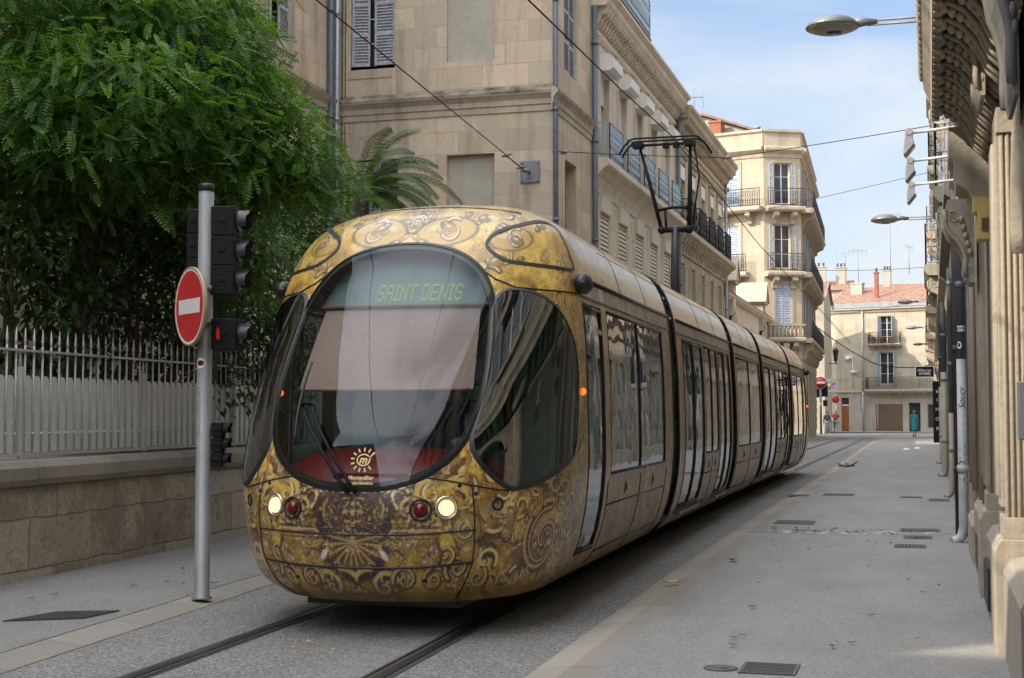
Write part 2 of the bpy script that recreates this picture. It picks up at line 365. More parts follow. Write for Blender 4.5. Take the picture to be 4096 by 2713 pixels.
# chain of section nodes (world X, Y)
NODE = [(-3.858, 9.247), (-4.03, 16.15), (-4.115, 22.15), (-4.14, 26.55), (-4.14, 32.55), (-4.13, 38.6)]
class TramFr:
    """x right, s backwards, z up; rear=True flips the car end for end"""
    def __init__(s, i, flip=False):
        a = Vector(NODE[i]); b = Vector(NODE[i+1])
        if flip: a, b = b, a
        d = (b-a).normalized(); s.a = a; s.d = d; s.L = (b-a).length; s.r = Vector((d.y, -d.x))
    def p(s, x, q, z):
        v = s.a+s.r*x+s.d*q; return Vector((v.x, v.y, z))
    def arr(s, P):
        P = np.asarray(P, float); out = np.empty_like(P)
        out[:, 0] = s.a.x+s.r.x*P[:, 0]+s.d.x*P[:, 1]; out[:, 1] = s.a.y+s.r.y*P[:, 0]+s.d.y*P[:, 1]; out[:, 2] = P[:, 2]; return out
# ---- printed gilt ornament, painted into an array and read by the vertices (half, mirrored about the middle)
PXM = .006
CW, CH = 460, 590                       # u 0..2.76 m from the middle line, v 0..3.54 m height
def vnoise(h, w, cell, rng):
    g = rng.random((int(h/cell)+3, int(w/cell)+3)); y = np.arange(h)/cell; x = np.arange(w)/cell
    yi = y.astype(int); xi = x.astype(int); fy = (y-yi)[:, None]; fx = (x-xi)[None]; fy = fy*fy*(3-2*fy); fx = fx*fx*(3-2*fx)
    G = lambda a, b: g[np.ix_(yi+a, xi+b)]
    return (G(0, 0)*(1-fx)+G(0, 1)*fx)*(1-fy)+(G(1, 0)*(1-fx)+G(1, 1)*fx)*fy
def fbm(h, w, cell, rng, o=4):
    t = 0; a = 1; sm = 0
    for i in range(o): t = t+a*vnoise(h, w, max(cell/2**i, 1.5), rng); sm += a; a *= .55
    return t/sm
def paint_gilt():
    rng = np.random.default_rng(11)
    n1 = fbm(CH, CW, 46, rng); n2 = fbm(CH, CW, 20, rng); n3 = fbm(CH, CW, 7, rng, 2)
    n1 = (n1-n1.min())/np.ptp(n1); n2 = (n2-n2.min())/np.ptp(n2)
    pal = np.array([(.075,.042,.010),(.25,.145,.016),(.58,.355,.034),(.78,.53,.09),(.86,.72,.32)])
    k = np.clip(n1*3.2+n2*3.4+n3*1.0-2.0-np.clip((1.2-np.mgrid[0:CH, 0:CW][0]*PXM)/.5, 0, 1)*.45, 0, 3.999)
    ki = k.astype(int); f = (k-ki)[..., None]; img = pal[ki]*(1-f)+pal[np.clip(ki+1, 0, 4)]*f
    red = np.clip((fbm(CH, CW, 70, rng)-.5)*5, 0, 1)[..., None]*.35; img = img*(1-red)+np.array((.36,.145,.05))*red
    yy, xx = np.mgrid[0:CH, 0:CW]; V = yy*PXM; Uu = xx*PXM
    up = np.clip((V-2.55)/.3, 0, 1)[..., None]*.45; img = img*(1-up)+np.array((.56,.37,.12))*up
    # engraved cross hatching and contour lines
    hat = (np.sin(Uu*190+n1*30) > .55) & (n2 > .52); img[hat] *= .78
    con = np.abs(((n1*7+n2*3) % 1)-.5); ln = np.clip(1-con/.09, 0, 1)[..., None]*.6; img = img*(1-ln)+np.array((.07,.035,.012))*ln
    con2 = np.abs(((n1*7+n2*3+.22) % 1)-.5); ln = np.clip(1-con2/.07, 0, 1)[..., None]*.5; img = img*(1-ln)+np.array((.68,.52,.24))*ln
    def blend(sl, m, c): img[sl] = img[sl]*(1-m[..., None])+np.array(c)*m[..., None]
    def stroke(pts, w, c, al=1.):
        pts = np.asarray(pts, float); ws = np.linspace(w[0], w[1], len(pts)) if isinstance(w, tuple) else np.full(len(pts), w)
        for i in range(len(pts)-1):
            p, q = pts[i], pts[i+1]; r = ws[i]+.012
            x0 = int((min(p[0], q[0])-r)/PXM); x1 = int((max(p[0], q[0])+r)/PXM)+2; y0 = int((min(p[1], q[1])-r)/PXM); y1 = int((max(p[1], q[1])+r)/PXM)+2
            x0 = max(x0, 0); y0 = max(y0, 0); x1 = min(x1, CW); y1 = min(y1, CH)
            if x1 <= x0 or y1 <= y0: continue
            sl = (slice(y0, y1), slice(x0, x1)); X = Uu[sl]; Y = V[sl]; d = q-p; L2 = d@d+1e-9
            t = np.clip(((X-p[0])*d[0]+(Y-p[1])*d[1])/L2, 0, 1); D = np.hypot(X-p[0]-t*d[0], Y-p[1]-t*d[1])
            blend(sl, np.clip((ws[i]-D)/.006+.5, 0, 1)*al, c)
    def spiral(c, r, turns, a0, hand, squash=1., n=46, inner=.1):
        t = np.linspace(0, 1, n); rr = r*(1-t*(1-inner)); a = a0+hand*turns*2*math.pi*t
        return np.stack([c[0]+rr*np.cos(a), c[1]+rr*np.sin(a)*squash], 1)
    def scroll(c, r, turns, a0, hand, dark, lite, w):
        P = spiral(c, r, turns, a0, hand)
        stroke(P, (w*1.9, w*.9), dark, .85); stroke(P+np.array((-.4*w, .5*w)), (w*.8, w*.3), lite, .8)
    def disc(c, rx, ry, rot, col, rim, hi):
        r = max(rx, ry)*1.2; x0, x1 = int((c[0]-r)/PXM), int((c[0]+r)/PXM); y0, y1 = int((c[1]-r)/PXM), int((c[1]+r)/PXM)
        x0 = max(x0, 0); y0 = max(y0, 0); x1 = min(x1, CW); y1 = min(y1, CH)
        if x1 <= x0 or y1 <= y0: return
        sl = (slice(y0, y1), slice(x0, x1)); dx = Uu[sl]-c[0]; dy = V[sl]-c[1]; ca, sa = math.cos(rot), math.sin(rot)
        e = np.hypot((dx*ca+dy*sa)/rx, (dy*ca-dx*sa)/ry)
        blend(sl, np.clip((1-e)/.06, 0, 1)*.88, col); blend(sl, np.clip(1-np.abs(e-.95)/.1, 0, 1)*.9, rim)
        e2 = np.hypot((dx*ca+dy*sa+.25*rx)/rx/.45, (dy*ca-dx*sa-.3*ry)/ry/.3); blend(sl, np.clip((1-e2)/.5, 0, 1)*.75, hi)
    DK = (.05,.024,.022); LT = (.66,.50,.24); PU = (.036,.018,.026)
    for i in range(90):
        c = (rng.uniform(0, 2.7), rng.uniform(.3, 3.45)); r = rng.uniform(.05, .15)
        scroll(c, r, rng.uniform(.8, 1.9), rng.uniform(0, 6.3), rng.choice((-1, 1)), DK if rng.random() < .5 else (.13,.07,.025), LT, r*.07+.004)
    for i in range(80):     # dense dark flourishes low on the nose
        c = (rng.uniform(.1, 2.4), rng.uniform(.28, 1.15)); r = rng.uniform(.04, .12)
        P_ = spiral(c, r, rng.uniform(.5, 1.4), rng.uniform(0, 6.3), rng.choice((-1, 1))); stroke(P_, (r*.22+.004, .004), (.055,.026,.018) if rng.random() < .6 else (.15,.075,.02), .85)
        if rng.random() < .6: stroke(P_+np.array((.012, .012)), (r*.10+.003, .003), (.78,.60,.26), .8)
    for i in range(60):
        c = np.array((rng.uniform(.05, 2.4), rng.uniform(.28, 1.25))); q = c+rng.normal(0, .09, 2); m_ = (c+q)/2+rng.normal(0, .04, 2); stroke([c, m_, q], (.020, .006), [(.08,.04,.015),(.66,.46,.13),(.40,.20,.05)][rng.integers(3)], .85)
    for i in range(120):
        c = (rng.uniform(0, 2.7), rng.uniform(.3, 2.6)); r = rng.uniform(.018, .06)
        disc(c, r, r*rng.uniform(.5, 1), rng.uniform(0, 3), [(.38,.22,.04),(.46,.30,.10),(.32,.13,.06)][rng.integers(3)], DK, (.80,.70,.50))
    for i in range(46):    # acanthus fans
        c = np.array((rng.uniform(0, 2.7), rng.uniform(.3, 2.9))); a0 = rng.uniform(0, 6.3); L = rng.uniform(.08, .2)
        for k in range(7):
            a = a0+(k-3)*.2; tip = c+L*np.array((math.cos(a), math.sin(a))); md = (c+tip)/2+.02*np.array((-math.sin(a), math.cos(a)))
            stroke([c, md, tip], (.013, .004), (.09,.045,.014), .8); stroke([c+.006, md+.006, tip+.004], (.005, .002), LT, .7)
    # lid: two big cameos with dark and pale petals around
    for cx, cz, r in ((.34, 3.05, .25), (.98, 2.98, .2)):
        disc((cx, cz), r*1.25, r*.55, .1, (.46,.30,.085), DK, (.62,.48,.22)); scroll((cx+.05, cz), r*.5, 1.5, 1, 1, (.16,.07,.03), (.72,.56,.36), .012)
        disc((cx, cz), .06, .04, 0, (.48,.22,.13), DK, (.8,.66,.5))
    for i in range(34):
        c = (rng.uniform(0, 1.5), rng.uniform(2.72, 3.35)); r = rng.uniform(.03, .065)
        disc(c, r*1.35, r*.72, rng.uniform(-.5, .5), [(.10,.075,.03),(.14,.10,.035),(.56,.45,.20),(.30,.20,.05)][rng.integers(4)], (.06,.04,.012), (.7,.58,.3))
    # shoulders under the lamps: swirling purple-brown cartouche on the flank
    for c, r, tr, a0, h, w in (((1.62,.66),.30,1.6,1.2,1,.022),((1.62,.66),.24,1.4,1.4,1,.012),((2.08,.82),.20,1.7,4.2,-1,.018),((1.84,.95),.16,1.3,.3,1,.013),((2.16,.52),.13,1.5,2.5,1,.014),((1.42,.93),.12,1.5,2.,-1,.010),((2.32,.92),.16,1.1,5,1,.012),((2.2,1.12),.11,1.6,3.,1,.010)):
        scroll(c, r, tr, a0, h, PU, (.60,.40,.13), w)
    for i in range(170):
        t = rng.uniform(0, 6.28); rr = rng.uniform(.02, .13); c = (2.06+rr*math.cos(t), .80+rr*math.sin(t)*1.1)
        stroke([c, (c[0]+rng.uniform(-.03, .03), c[1]+rng.uniform(-.03, .03))], .006, PU if rng.random() < .65 else (.55,.33,.12), .85)
    for k in range(5):
        disc((2.38, 1.95-.28*k+.03*math.sin(k)), .045, .075, 0, (.26,.12,.035), (.12,.055,.02), (.42,.26,.1))
    # nose: cornice, dark medallion with broken rings, shell, S scrolls and consoles below
    for z, w, c in ((.792,.010,PU),(.775,.006,LT),(.745,.012,(.20,.10,.03)),(.715,.008,PU)): stroke([(.2, z), (.64, z+.005)], w, c, .8)
    for k in range(26): stroke([(.14+.02*k, .48), (.14+.02*k, .70)], .0035, (.10,.05,.02), .7)
    disc((0, .90), .285, .235, 0, (.075,.04,.02), PU, (.1,.06,.03))
    for rg in np.linspace(.02, .27, 17):
        for k in range(int(8+rg*70)):
            a = rng.uniform(-1.6, 1.6); da = rng.uniform(.1, .5); t = np.linspace(a, a+da, 6); wob = rg+.008*np.sin(t*9+rg*40)
            stroke(np.stack([wob*np.cos(t), .9+.86*wob*np.sin(t)], 1), .0055, PU if rng.random() < .84 else (.50,.32,.08), .95)
    for k in range(30):
        a = rng.uniform(-1.7, 1.7); stroke(spiral((.275*math.cos(a), .9+.24*math.sin(a)), .035, 1.2, rng.uniform(0, 6), 1, n=12), (.012, .004), PU, .95)
    disc((0, .70), .02, .045, 0, (.50,.32,.1), PU, (.7,.5,.2))
    for k in range(12):
        a = -math.pi/2+k*.16; tip = (.235*math.cos(a), .70+.25*math.sin(a)); stroke([(0, .69), tip], (.006, .014), (.52,.33,.10) if k % 2 else PU, .95)
    for k in range(14):
        a = -math.pi/2+.02+k*.11; stroke(spiral((.25*math.cos(a), .69+.26*math.sin(a)), .03, 1.1, a, -1, n=10), .009, PU, .9)
    for c, r, tr, a0, h, w in (((.42,.92),.085,1.5,0,1,.016),((.54,.86),.07,1.4,2,-1,.013),((.24,.36),.12,1.1,.4,1,.024),((.40,.42),.10,1.4,3.4,-1,.014),((.62,.42),.09,1.5,1.,1,.013),((.80,.50),.10,1.4,4.,-1,.014),((.86,.72),.10,1.6,2.,1,.012),((.70,.60),.07,1.3,5.,1,.012),((.98,.42),.08,1.4,1.,-1,.012),((.08,.34),.16,.5,1.2,1,.026)):
        scroll(c, r, tr, a0, h, PU, (.60,.42,.13), w)
    for i in range(240):
        c = (rng.choice((.44, .52, .60))+rng.normal(0, .045), .90+rng.normal(0, .045)); stroke([c, (c[0]+rng.uniform(-.02, .02), c[1]+rng.uniform(-.02, .02))], .005, PU if rng.random() < .6 else LT, .8)
    stroke([(.62,.70),(.67,.62),(.66,.54),(.60,.50)], .011, PU, .9); stroke([(.20,.50),(.17,.56),(.24,.62),(.34,.64),(.40,.58)], .009, PU, .85)
    disc((.84,.78), .115, .125, .2, (.34,.25,.045), DK, (.70,.60,.30)); scroll((.84,.77), .07, 1.5, 2, 1, DK, LT, .009)
    disc((.88,.62), .085, .08, .1, (.40,.20,.06), DK, (.62,.48,.25)); disc((.24,.60), .022, .05, .6, (.74,.70,.66), (.3,.2,.1), (.85,.82,.8))
    fr = (n3 > .80)&(V < 2.6); img[fr] = img[fr]*.4+np.array((.74,.62,.34))*.6
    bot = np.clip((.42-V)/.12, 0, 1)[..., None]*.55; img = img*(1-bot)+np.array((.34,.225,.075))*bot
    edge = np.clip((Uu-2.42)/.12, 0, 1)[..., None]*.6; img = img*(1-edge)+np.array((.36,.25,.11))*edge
    return np.clip(img, .012, .85)
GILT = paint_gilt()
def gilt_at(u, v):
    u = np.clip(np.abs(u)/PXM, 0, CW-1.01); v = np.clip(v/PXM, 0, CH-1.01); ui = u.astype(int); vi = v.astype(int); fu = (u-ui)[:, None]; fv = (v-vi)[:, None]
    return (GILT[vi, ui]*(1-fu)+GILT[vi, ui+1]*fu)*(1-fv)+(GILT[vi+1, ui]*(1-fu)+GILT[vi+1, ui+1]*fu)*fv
_ag = np.linspace(0, 1.9, 500); _x, _s = nose(_ag, np.full(500, 1.3)); _ul = np.concatenate([[0], np.cumsum(np.hypot(np.diff(_x), np.diff(_s)))])
def a2u(a): return np.interp(np.abs(a), _ag, _ul)
def giltmat(name, car=False):
    t = NT(name); P = t.geo()
    if not car:
        at = t.n('Attribute', attribute_name='tint'); col = at.outputs['Color']
        fine = t.noise(P, 60, 4, .7, 1.2)
        col = t.mix(t.math('MULTIPLY', t.ramp(fine, [(.45, 0), (.7, 1)]), .16), col, (.13, .07, .02))
        col = t.mix(t.math('MULTIPLY', t.ramp(t.noise(P, 33, 5, .7, 2.5), [(.57, 0), (.7, 1)]), .18), col, (.82, .64, .30))
        for sc_, ds_, m_, w_, cc in ((6.5, 2.2, 7., .13, (.06, .03, .012)), (9., 1.5, 6., .08, (.80, .64, .34))):
            fc = t.math('FRACT', t.math('MULTIPLY', t.noise(P, sc_, 3, .5, ds_), m_)); k = t.math('MULTIPLY', t.ramp(fc, [(.5-w_, 0), (.5, 1), (.5+w_, 0)]), t.ramp(t.noise(P, 2.2, 3, .5), [(.46, .0), (.64, .6)]))
            col = t.mix(k, col, cc)
        nm = t.bump(t.noise(P, 3.2, 2), .05, .02); rg = .36
    else:
        at = t.n('Attribute', attribute_name='tint'); hz = t.n('SeparateColor'); t.set(hz.inputs[0], at.outputs['Color'])
        low = hz.outputs[0]
        w = t.noise(P, 2.6, 4, .55, 2.6); w2 = t.noise(P, 4.5, 3, .5, 2.6)
        c = t.ramp(w, [(.38, (.12, .08, .052)), (.45, (.27, .19, .11)), (.50, (.44, .31, .16)), (.55, (.29, .18, .085)), (.63, (.54, .40, .21))])
        c = t.mix(t.math('MULTIPLY', t.ramp(w2, [(.465, 0), (.5, 1), (.535, 0)]), .8), c, (.06, .032, .025))
        g = t.ramp(t.noise(P, 5.5, 5, .65, 2.), [(.3, (.16, .095, .022)), (.5, (.42, .275, .075)), (.7, (.60, .43, .18))])
        col = t.mix(low, t.mix(.2, c, (.33, .25, .165)), t.mix(.3, g, (.50, .35, .15)))
        nm = t.bump(t.noise(P, 2.2, 2), .05, .02); rg = .34
    return t.pbr(col, rg, .1, nm, Coat_Weight=t.math('ADD', t.math('MULTIPLY', low, .38), .10) if car else .4, Coat_Roughness=.08, Specular_IOR_Level=.22 if car else .5)
M['gilt'] = giltmat('gilt_print'); M['car'] = giltmat('car_print', True)
M['rubber'] = simple('black_rubber', (.012, .012, .013), (.02, .02, .02), 8, .45, 0, .05)
M['bellow'] = simple('bellows_olive_rubber', (.055, .065, .04), (.035, .045, .03), 5, .7, 0, .1)
M['ws_glass'] = glass('windscreen_glass', (.66, .73, .71), .0, .006, .015, .8, .75)
M['cab_glass'] = glass('cab_side_glass', (.42, .52, .48), .13, .008, .03, 1.2)
M['car_glass'] = glass('car_window_glass', (.30, .46, .43), .27, .012, .10, 1.5)
M['dash'] = simple('red_dashboard', (.21, .013, .013), (.16, .011, .011), 4, .35, 0, .03)
M['blind'] = simple('pinkish_roller_blind', (.45, .285, .25), (.40, .25, .22), 2, .9, 0, .05)
M['cabin'] = simple('dark_cabin_trim', (.035, .045, .045), (.03, .036, .036), 3, .8, 0, 0)
M['teal'] = simple('teal_seat_cloth', (.07, .34, .30), (.05, .24, .21), 6, .8, 0, .05)
M['led'] = emit('green_display_dots', (.33, .52, .10), .35)
M['led_dim'] = emit('dim_green_display_dots', (.22, .36, .12), .15)
M['logo'] = simple('pale_gold_print', (.72, .58, .26), (.70, .56, .25), 3, .6, 0, 0)
M['white_print'] = simple('white_print', (.74, .74, .72), (.70, .70, .68), 3, .6, 0, 0)
M['lampglass'] = emit('lit_headlamp', (1., .70, .40), .55)
M['redglass'] = simple('dark_red_lens', (.14, .006, .006), (.10, .005, .005), 5, .12, 0, 0)
M['orange'] = emit('lit_orange_indicator', (1., .16, .015), .7)
M['chrome'] = simple('reflector', (.7, .66, .6), (.6, .56, .5), 5, .15, .9, 0)

tram = thing('tram', 'long gold baroque patterned tram coming down the street with lit headlights', 'tram', (*NODE[0], 0))
WS = [(0,2.935),(.07,2.925),(.13,2.90),(.20,2.855),(.25,2.80),(.295,2.73),(.33,2.64),(.36,2.54),(.382,2.42),(.397,2.28),(.405,2.12),(.407,1.95),(.40,1.8),(.388,1.65),(.37,1.52),(.345,1.40),(.31,1.30),(.265,1.22),(.21,1.15),(.15,1.102),(.08,1.07),(0,1.06)]
WS = WS+[(-a, z) for a, z in WS[-2:0:-1]]
SWR = [(.375,2.328),(.38,2.437),(.41,2.527),(.474,2.55),(.595,2.517),(.714,2.431),(.834,2.277),(.915,2.095),(.958,1.854),(.975,1.589),(.97,1.40),(.94,1.27),(.864,1.195),(.745,1.118),(.649,1.076),(.575,1.06),(.524,1.082),(.461,1.159),(.408,1.255),(.375,1.352),(.37,1.46),(.382,1.6),(.39,1.835),(.385,2.091)]
PODR = [(.316,2.927),(.342,3.004),(.418,3.072),(.575,3.142),(.70,3.175),(.80,3.17),(.849,3.12),(.868,2.99),(.89,2.863),(.897,2.748),(.649,2.745),(.451,2.767),(.382,2.806),(.334,2.87)]
mir = lambda O: [(-a, z) for a, z in O][::-1]
def smooth_loop(O, n=96):
    P = np.array(O); Q = np.vstack([P[-1], P, P[0], P[1]]); out = []
    for i in range(len(P)):
        p0, p1, p2, p3 = Q[i], Q[i+1], Q[i+2], Q[i+3]
        for t in np.linspace(0, 1, 5)[:-1]:
            out.append(.5*((2*p1)+(-p0+p2)*t+(2*p0-5*p1+4*p2-p3)*t*t+(-p0+3*p1-3*p2+p3)*t**3))
    out = np.array(out); d = np.hypot(*(np.roll(out, -1, 0)-out).T*np.array([[1.9], [1]])); c = np.concatenate([[0], np.cumsum(d)])
    out = np.vstack([out, out[0]]); u = np.linspace(0, c[-1], n, endpoint=False)
    return np.stack([np.interp(u, c, out[:, 0]), np.interp(u, c, out[:, 1])], 1)
def on_nose(AZ, off=0.):
    AZ = np.asarray(AZ, float); x, s = nose(AZ[:, 0], AZ[:, 1]); P = np.stack([x, s, AZ[:, 1]], 1)
    return P+nose_n(AZ[:, 0], AZ[:, 1])*off
def inset(O, m):
    """shrink a loop by m metres, measured on the nose"""
    O = np.asarray(O); K = np.array([1.9, 1.]); Q = O*K; T = np.roll(Q, -1, 0)-np.roll(Q, 1, 0); T /= np.linalg.norm(T, axis=1, keepdims=True)+1e-9
    N = np.stack([-T[:, 1], T[:, 0]], 1); ar = .5*np.sum(Q[:, 0]*np.roll(Q[:, 1], -1)-np.roll(Q[:, 0], -1)*Q[:, 1])
    return (Q+N*m*(1 if ar > 0 else -1))/K
def inside(O, A, Z):
    r = np.zeros(A.shape, bool); n = len(O)
    for i in range(n):
        x0, y0 = O[i]; x1, y1 = O[(i+1) % n]; c = ((y0 > Z) != (y1 > Z)) & (A < (x1-x0)*(Z-y0)/(y1-y0+1e-12)+x0); r ^= c
    return r
def ring(O1, O2, off1, off2, fr, lift=0):
    """band between two loops on the nose"""
    P = on_nose(O1, off1); Q = on_nose(O2, off2); n = len(P); V = np.vstack([P, Q])
    F = np.array([(i, (i+1) % n, n+(i+1) % n, n+i) for i in range(n)]); return fr.arr(V), F
def patch(O, off, fr, rings=14):
    O = np.asarray(O); c = O.mean(0); n = len(O); V = []; F = []
    for k in range(rings): V.append(c+(O-c)*(1-k/rings))
    V = np.vstack(V); P = on_nose(V, off)
    for k in range(rings-1):
        for i in range(n): F.append((k*n+i, k*n+(i+1) % n, (k+1)*n+(i+1) % n, (k+1)*n+i))
    b = (rings-1)*n
    P = np.vstack([P, on_nose(c[None], off)]); 
    for i in range(0, n): F.append((b+i, b+(i+1) % n, len(P)-1, len(P)-1))
    return fr.arr(P), np.array(F)
def patchobj(name, O, off, fr, mat, parent, rings=14):
    V, F = patch(O, off, fr, rings); me = bpy.data.meshes.new(name); o0 = np.array(origin_of(parent))
    me.from_pydata([tuple(p) for p in V-o0], [], [tuple(dict.fromkeys(f)) for f in F.tolist()]); me.polygons.foreach_set('use_smooth', [True]*len(me.polygons))
    me.materials.append(mat); o = bpy.data.objects.new(name, me); COL.objects.link(o); o.parent = parent; return o
def seam(parent, AZ, fr, r=.006, name='panel_gap', off=.001, mat=None, close=False):
    AZ = np.asarray(AZ, float); t = np.linspace(0, len(AZ)-1, max(24, len(AZ)*6)); Q = np.stack([np.interp(t, range(len(AZ)), AZ[:, 0]), np.interp(t, range(len(AZ)), AZ[:, 1])], 1)
    P = on_nose(Q, off); mb = MB(fr); mb.tube([tuple(p) for p in P], r, 6); return mb.build(name, mat or M['rubber'], parent)
def font_poly(txt, size, bold=0., shear=0.):
    cu = bpy.data.curves.new('lettering', 'FONT'); cu.body = txt; cu.size = size; cu.offset = bold; cu.shear = shear; cu.align_x = 'CENTER'; cu.resolution_u = 3
    o = bpy.data.objects.new('lettering', cu); COL.objects.link(o); bpy.context.view_layer.update()
    me = o.to_mesh(); V = [tuple(v.co) for v in me.vertices]; F = [tuple(p.vertices) for p in me.polygons]; o.to_mesh_clear()
    bpy.data.objects.remove(o); bpy.data.curves.remove(cu); return V, F
def text_on(name, txt, size, place, mat, parent, bold=0., shear=0.):
    V, F = font_poly(txt, size, bold, shear); mb = MB(); mb.add([place(x, y) for x, y, _ in V], F); return mb.build(name, mat, parent, recalc=False)
F0 = TramFr(0); CABL = 1.78; FL = TramFr(4, True)
def cab_shell(fr, parent, na, nz, name='cab_shell'):
    ag = np.concatenate([-np.linspace(2.6, 1.0, int(na*.22))[:-1], np.linspace(-1, 1, na), np.linspace(1.0, 2.6, int(na*.22))[1:]])
    zg = np.linspace(.24, 3.435, nz); A, Z = np.meshgrid(ag, zg); x, s = nose(A, Z); s = np.minimum(s, CABL)
    P = np.stack([x, s, Z], -1).reshape(-1, 3); n = len(ag)
    J, I = np.mgrid[0:nz-1, 0:n-1]; F = np.stack([J*n+I, J*n+I+1, (J+1)*n+I+1, (J+1)*n+I], -1).reshape(-1, 4)
    ca = A.reshape(-1)[F].mean(1); cz = Z.reshape(-1)[F].mean(1); cs = P[F][:, :, 1]
    keep = cs.min(1) < CABL-1e-6
    for O in (smooth_loop(WS), smooth_loop(SWR), smooth_loop(mir(SWR))): keep &= ~inside(inset(O, .035), ca, cz)
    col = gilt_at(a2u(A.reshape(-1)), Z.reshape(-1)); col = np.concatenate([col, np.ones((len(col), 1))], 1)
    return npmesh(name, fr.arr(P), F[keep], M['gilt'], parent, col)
def lamp_at(parent, a, z, r, kind, fr=F0):
    P = on_nose([(a, z)])[0]; N = nose_n(np.array([a]), np.array([z]))[0]; c = fr.p(*P); d = fr.p(*(P+N))-c
    mb = MB(); mb.lathe([(r*1.22, -.01), (r*1.24, .006), (r*1.02, .010), (r, -.012), (r*.9, -.03)], tuple(c), 22, d); rim = mb.build('headlight' if kind == 'lit' else 'tail_light', M['chrome'] if kind == 'lit' else M['rubber'], parent, recalc=False)
    g = MB(); rr = r*(.86 if kind == 'lit' else .80)
    g.lathe([(rr, -.005), (rr*.92, .012), (rr*.7, .026), (rr*.4, .035), (.002, .039)], tuple(c), 22, d); g.build('lamp_lens', M['lampglass'] if kind == 'lit' else M['redglass'], rim)
    return rim
def cab(fr, na, nz, front=True):
    shell = cab_shell(fr, tram, na, nz)
    for O, nm, gm, fb in ((WS, 'windscreen', M['ws_glass'], .045), (SWR, 'cab_side_window', M['cab_glass'], .04), (mir(SWR), 'cab_side_window', M['cab_glass'], .04)):
        L = smooth_loop(O); g = patchobj(nm, L, .012, fr, gm, tram)
        V, F = ring(L, inset(L, fb), .005, .005, fr); npmesh('black_border', V, F, M['rubber'], g)
        V, F = ring(inset(L, -.014), inset(L, .012), .006, .016, fr); V2, F2 = ring(inset(L, -.022), inset(L, -.014), -.004, .006, fr)
        npmesh('rubber_seal', np.vstack([V, V2]), np.vstack([F, F2+len(V)]), M['rubber'], g)
    for O in (PODR, mir(PODR)):
        L = smooth_loop(O, 72); V, F = ring(inset(L, -.004), inset(L, .024), .006, .006, fr); npmesh('roof_flap_seal', V, F, M['rubber'], tram)
    for sg in (1, -1):
        lamp_at(tram, sg*.30, .935, .068, 'lit', fr); lamp_at(tram, sg*.209, .922, .066, 'red', fr)
        seam(tram, [(sg*.05, 1.065), (sg*.20, 1.150), (sg*.30, 1.122), (sg*.39, 1.088), (sg*.50, 1.052), (sg*.575, 1.044)], fr)
        seam(tram, [(sg*.215, 2.82), (sg*.29, 2.726), (sg*.372, 2.63), (sg*.474, 2.566), (sg*.65, 2.556), (sg*1.0, 2.56)], fr, .008)
        seam(tram, [(sg*.388, 1.088), (sg*.405, .935), (sg*.415, .78), (sg*.42, .65), (sg*.42, .525), (sg*.40, .39), (sg*.37, .262)], fr)
        seam(tram, [(sg*.93, 1.255), (sg*1.0, 1.30), (sg*1.1, 1.37), (sg*1.2, 1.43)], fr, .005)
        P = on_nose([(sg*.50, .955)])[0]; N = nose_n(np.array([sg*.5]), np.array([.955]))[0]; c = fr.p(*P); MB().lathe([(.05, -.01), (.05, .006), (.036, .01), (.034, -.004), (.004, .0)], tuple(c), 18, fr.p(*(P+N))-c).build('parking_sensor', M['rubber'], tram, recalc=False)
        for a, z in ((.405, 1.03), (.34, 1.09), (.235, .42)):
            P = on_nose([(sg*a, z)])[0]; N = nose_n(np.array([sg*a]), np.array([z]))[0]; c = fr.p(*P); MB().lathe([(.016, -.004), (.016, .004), (.002, .004)], tuple(c), 10, fr.p(*(P+N))-c).build('fixing_hole', M['rubber'], tram, recalc=False)
        P = on_nose([(sg*1.07, 1.77)], .004)[0]; c = fr.p(*P); MB().ball(tuple(c), .03, 12, 8).build('indicator_lamp', M['orange'], tram)
        # camera pod on the shoulder
        P = on_nose([(sg*.93, 2.63)], .055)[0]; mb = MB(fr); mb.ball(tuple(P), (.075, .13, .085), 18, 10); pod = mb.build('camera_pod', M['rubber'], tram)
        MB(fr).lathe([(.02, 0), (.012, .01), (.002, .012)], (P[0]+.02, P[1]-.118, P[2]), 10, fr.p(0, -1, 0)-fr.p(0, 0, 0)).build('camera_lens', M['window'], pod)
    seam(tram, [(-.42, .755), (-.21, .752), (0, .742), (.21, .752), (.415, .775)], fr); seam(tram, [(-.42, .53), (-.2, .513), (0, .508), (.2, .515), (.42, .545)], fr, .009)
    seam(tram, [(a, 3.30-.05*(abs(a)/.6)**2) for a in np.linspace(-.62, .62, 25)], fr, .006, 'roof_joint')
    # underside and anticlimber
    mb = MB(fr); mb.box(-.6, .6, .62, CABL, .17, .30); mb.build('under_bumper', M['rubber'], tram)
    # cabin
    mb = MB(fr); mb.box(-.95, .95, .95, 1.7, .62, .70); mb.box(-1.15, 1.15, 1.7, 2.9, .62, .70); mb.box(-1.15, 1.15, 2.55, 2.6, .7, 1.5); mb.box(-1.15, -.45, 2.55, 2.6, 1.5, 2.9); mb.box(.95, 1.15, 2.55, 2.6, 1.5, 2.9); mb.box(-.45, .95, 2.56, 2.6, 1.5, 2.9); mb.box(-.75, .75, 1.75, 2.6, 2.88, 2.92); mb.build('cabin_lining', M['cabin'], tram)
    def dash(u, v):
        a = (u-.5)*1.66; z0 = 1.36-.14*abs(u-.5)**2*4; s1 = .42+.5*v; x, s = nose(np.array(a*.62), np.array(1.2)); x = float(x); s = float(s)
        k = math.sin(v*math.pi*.5)
        return (x*(.94-.02*v), s+.10+.62*v*(1-.15*abs(u-.5)), .98+.36*k-.18*(abs(u-.5)*2)**3*k)
    MB(fr).sheet(dash, 30, 14).build('dashboard', M['dash'], tram)
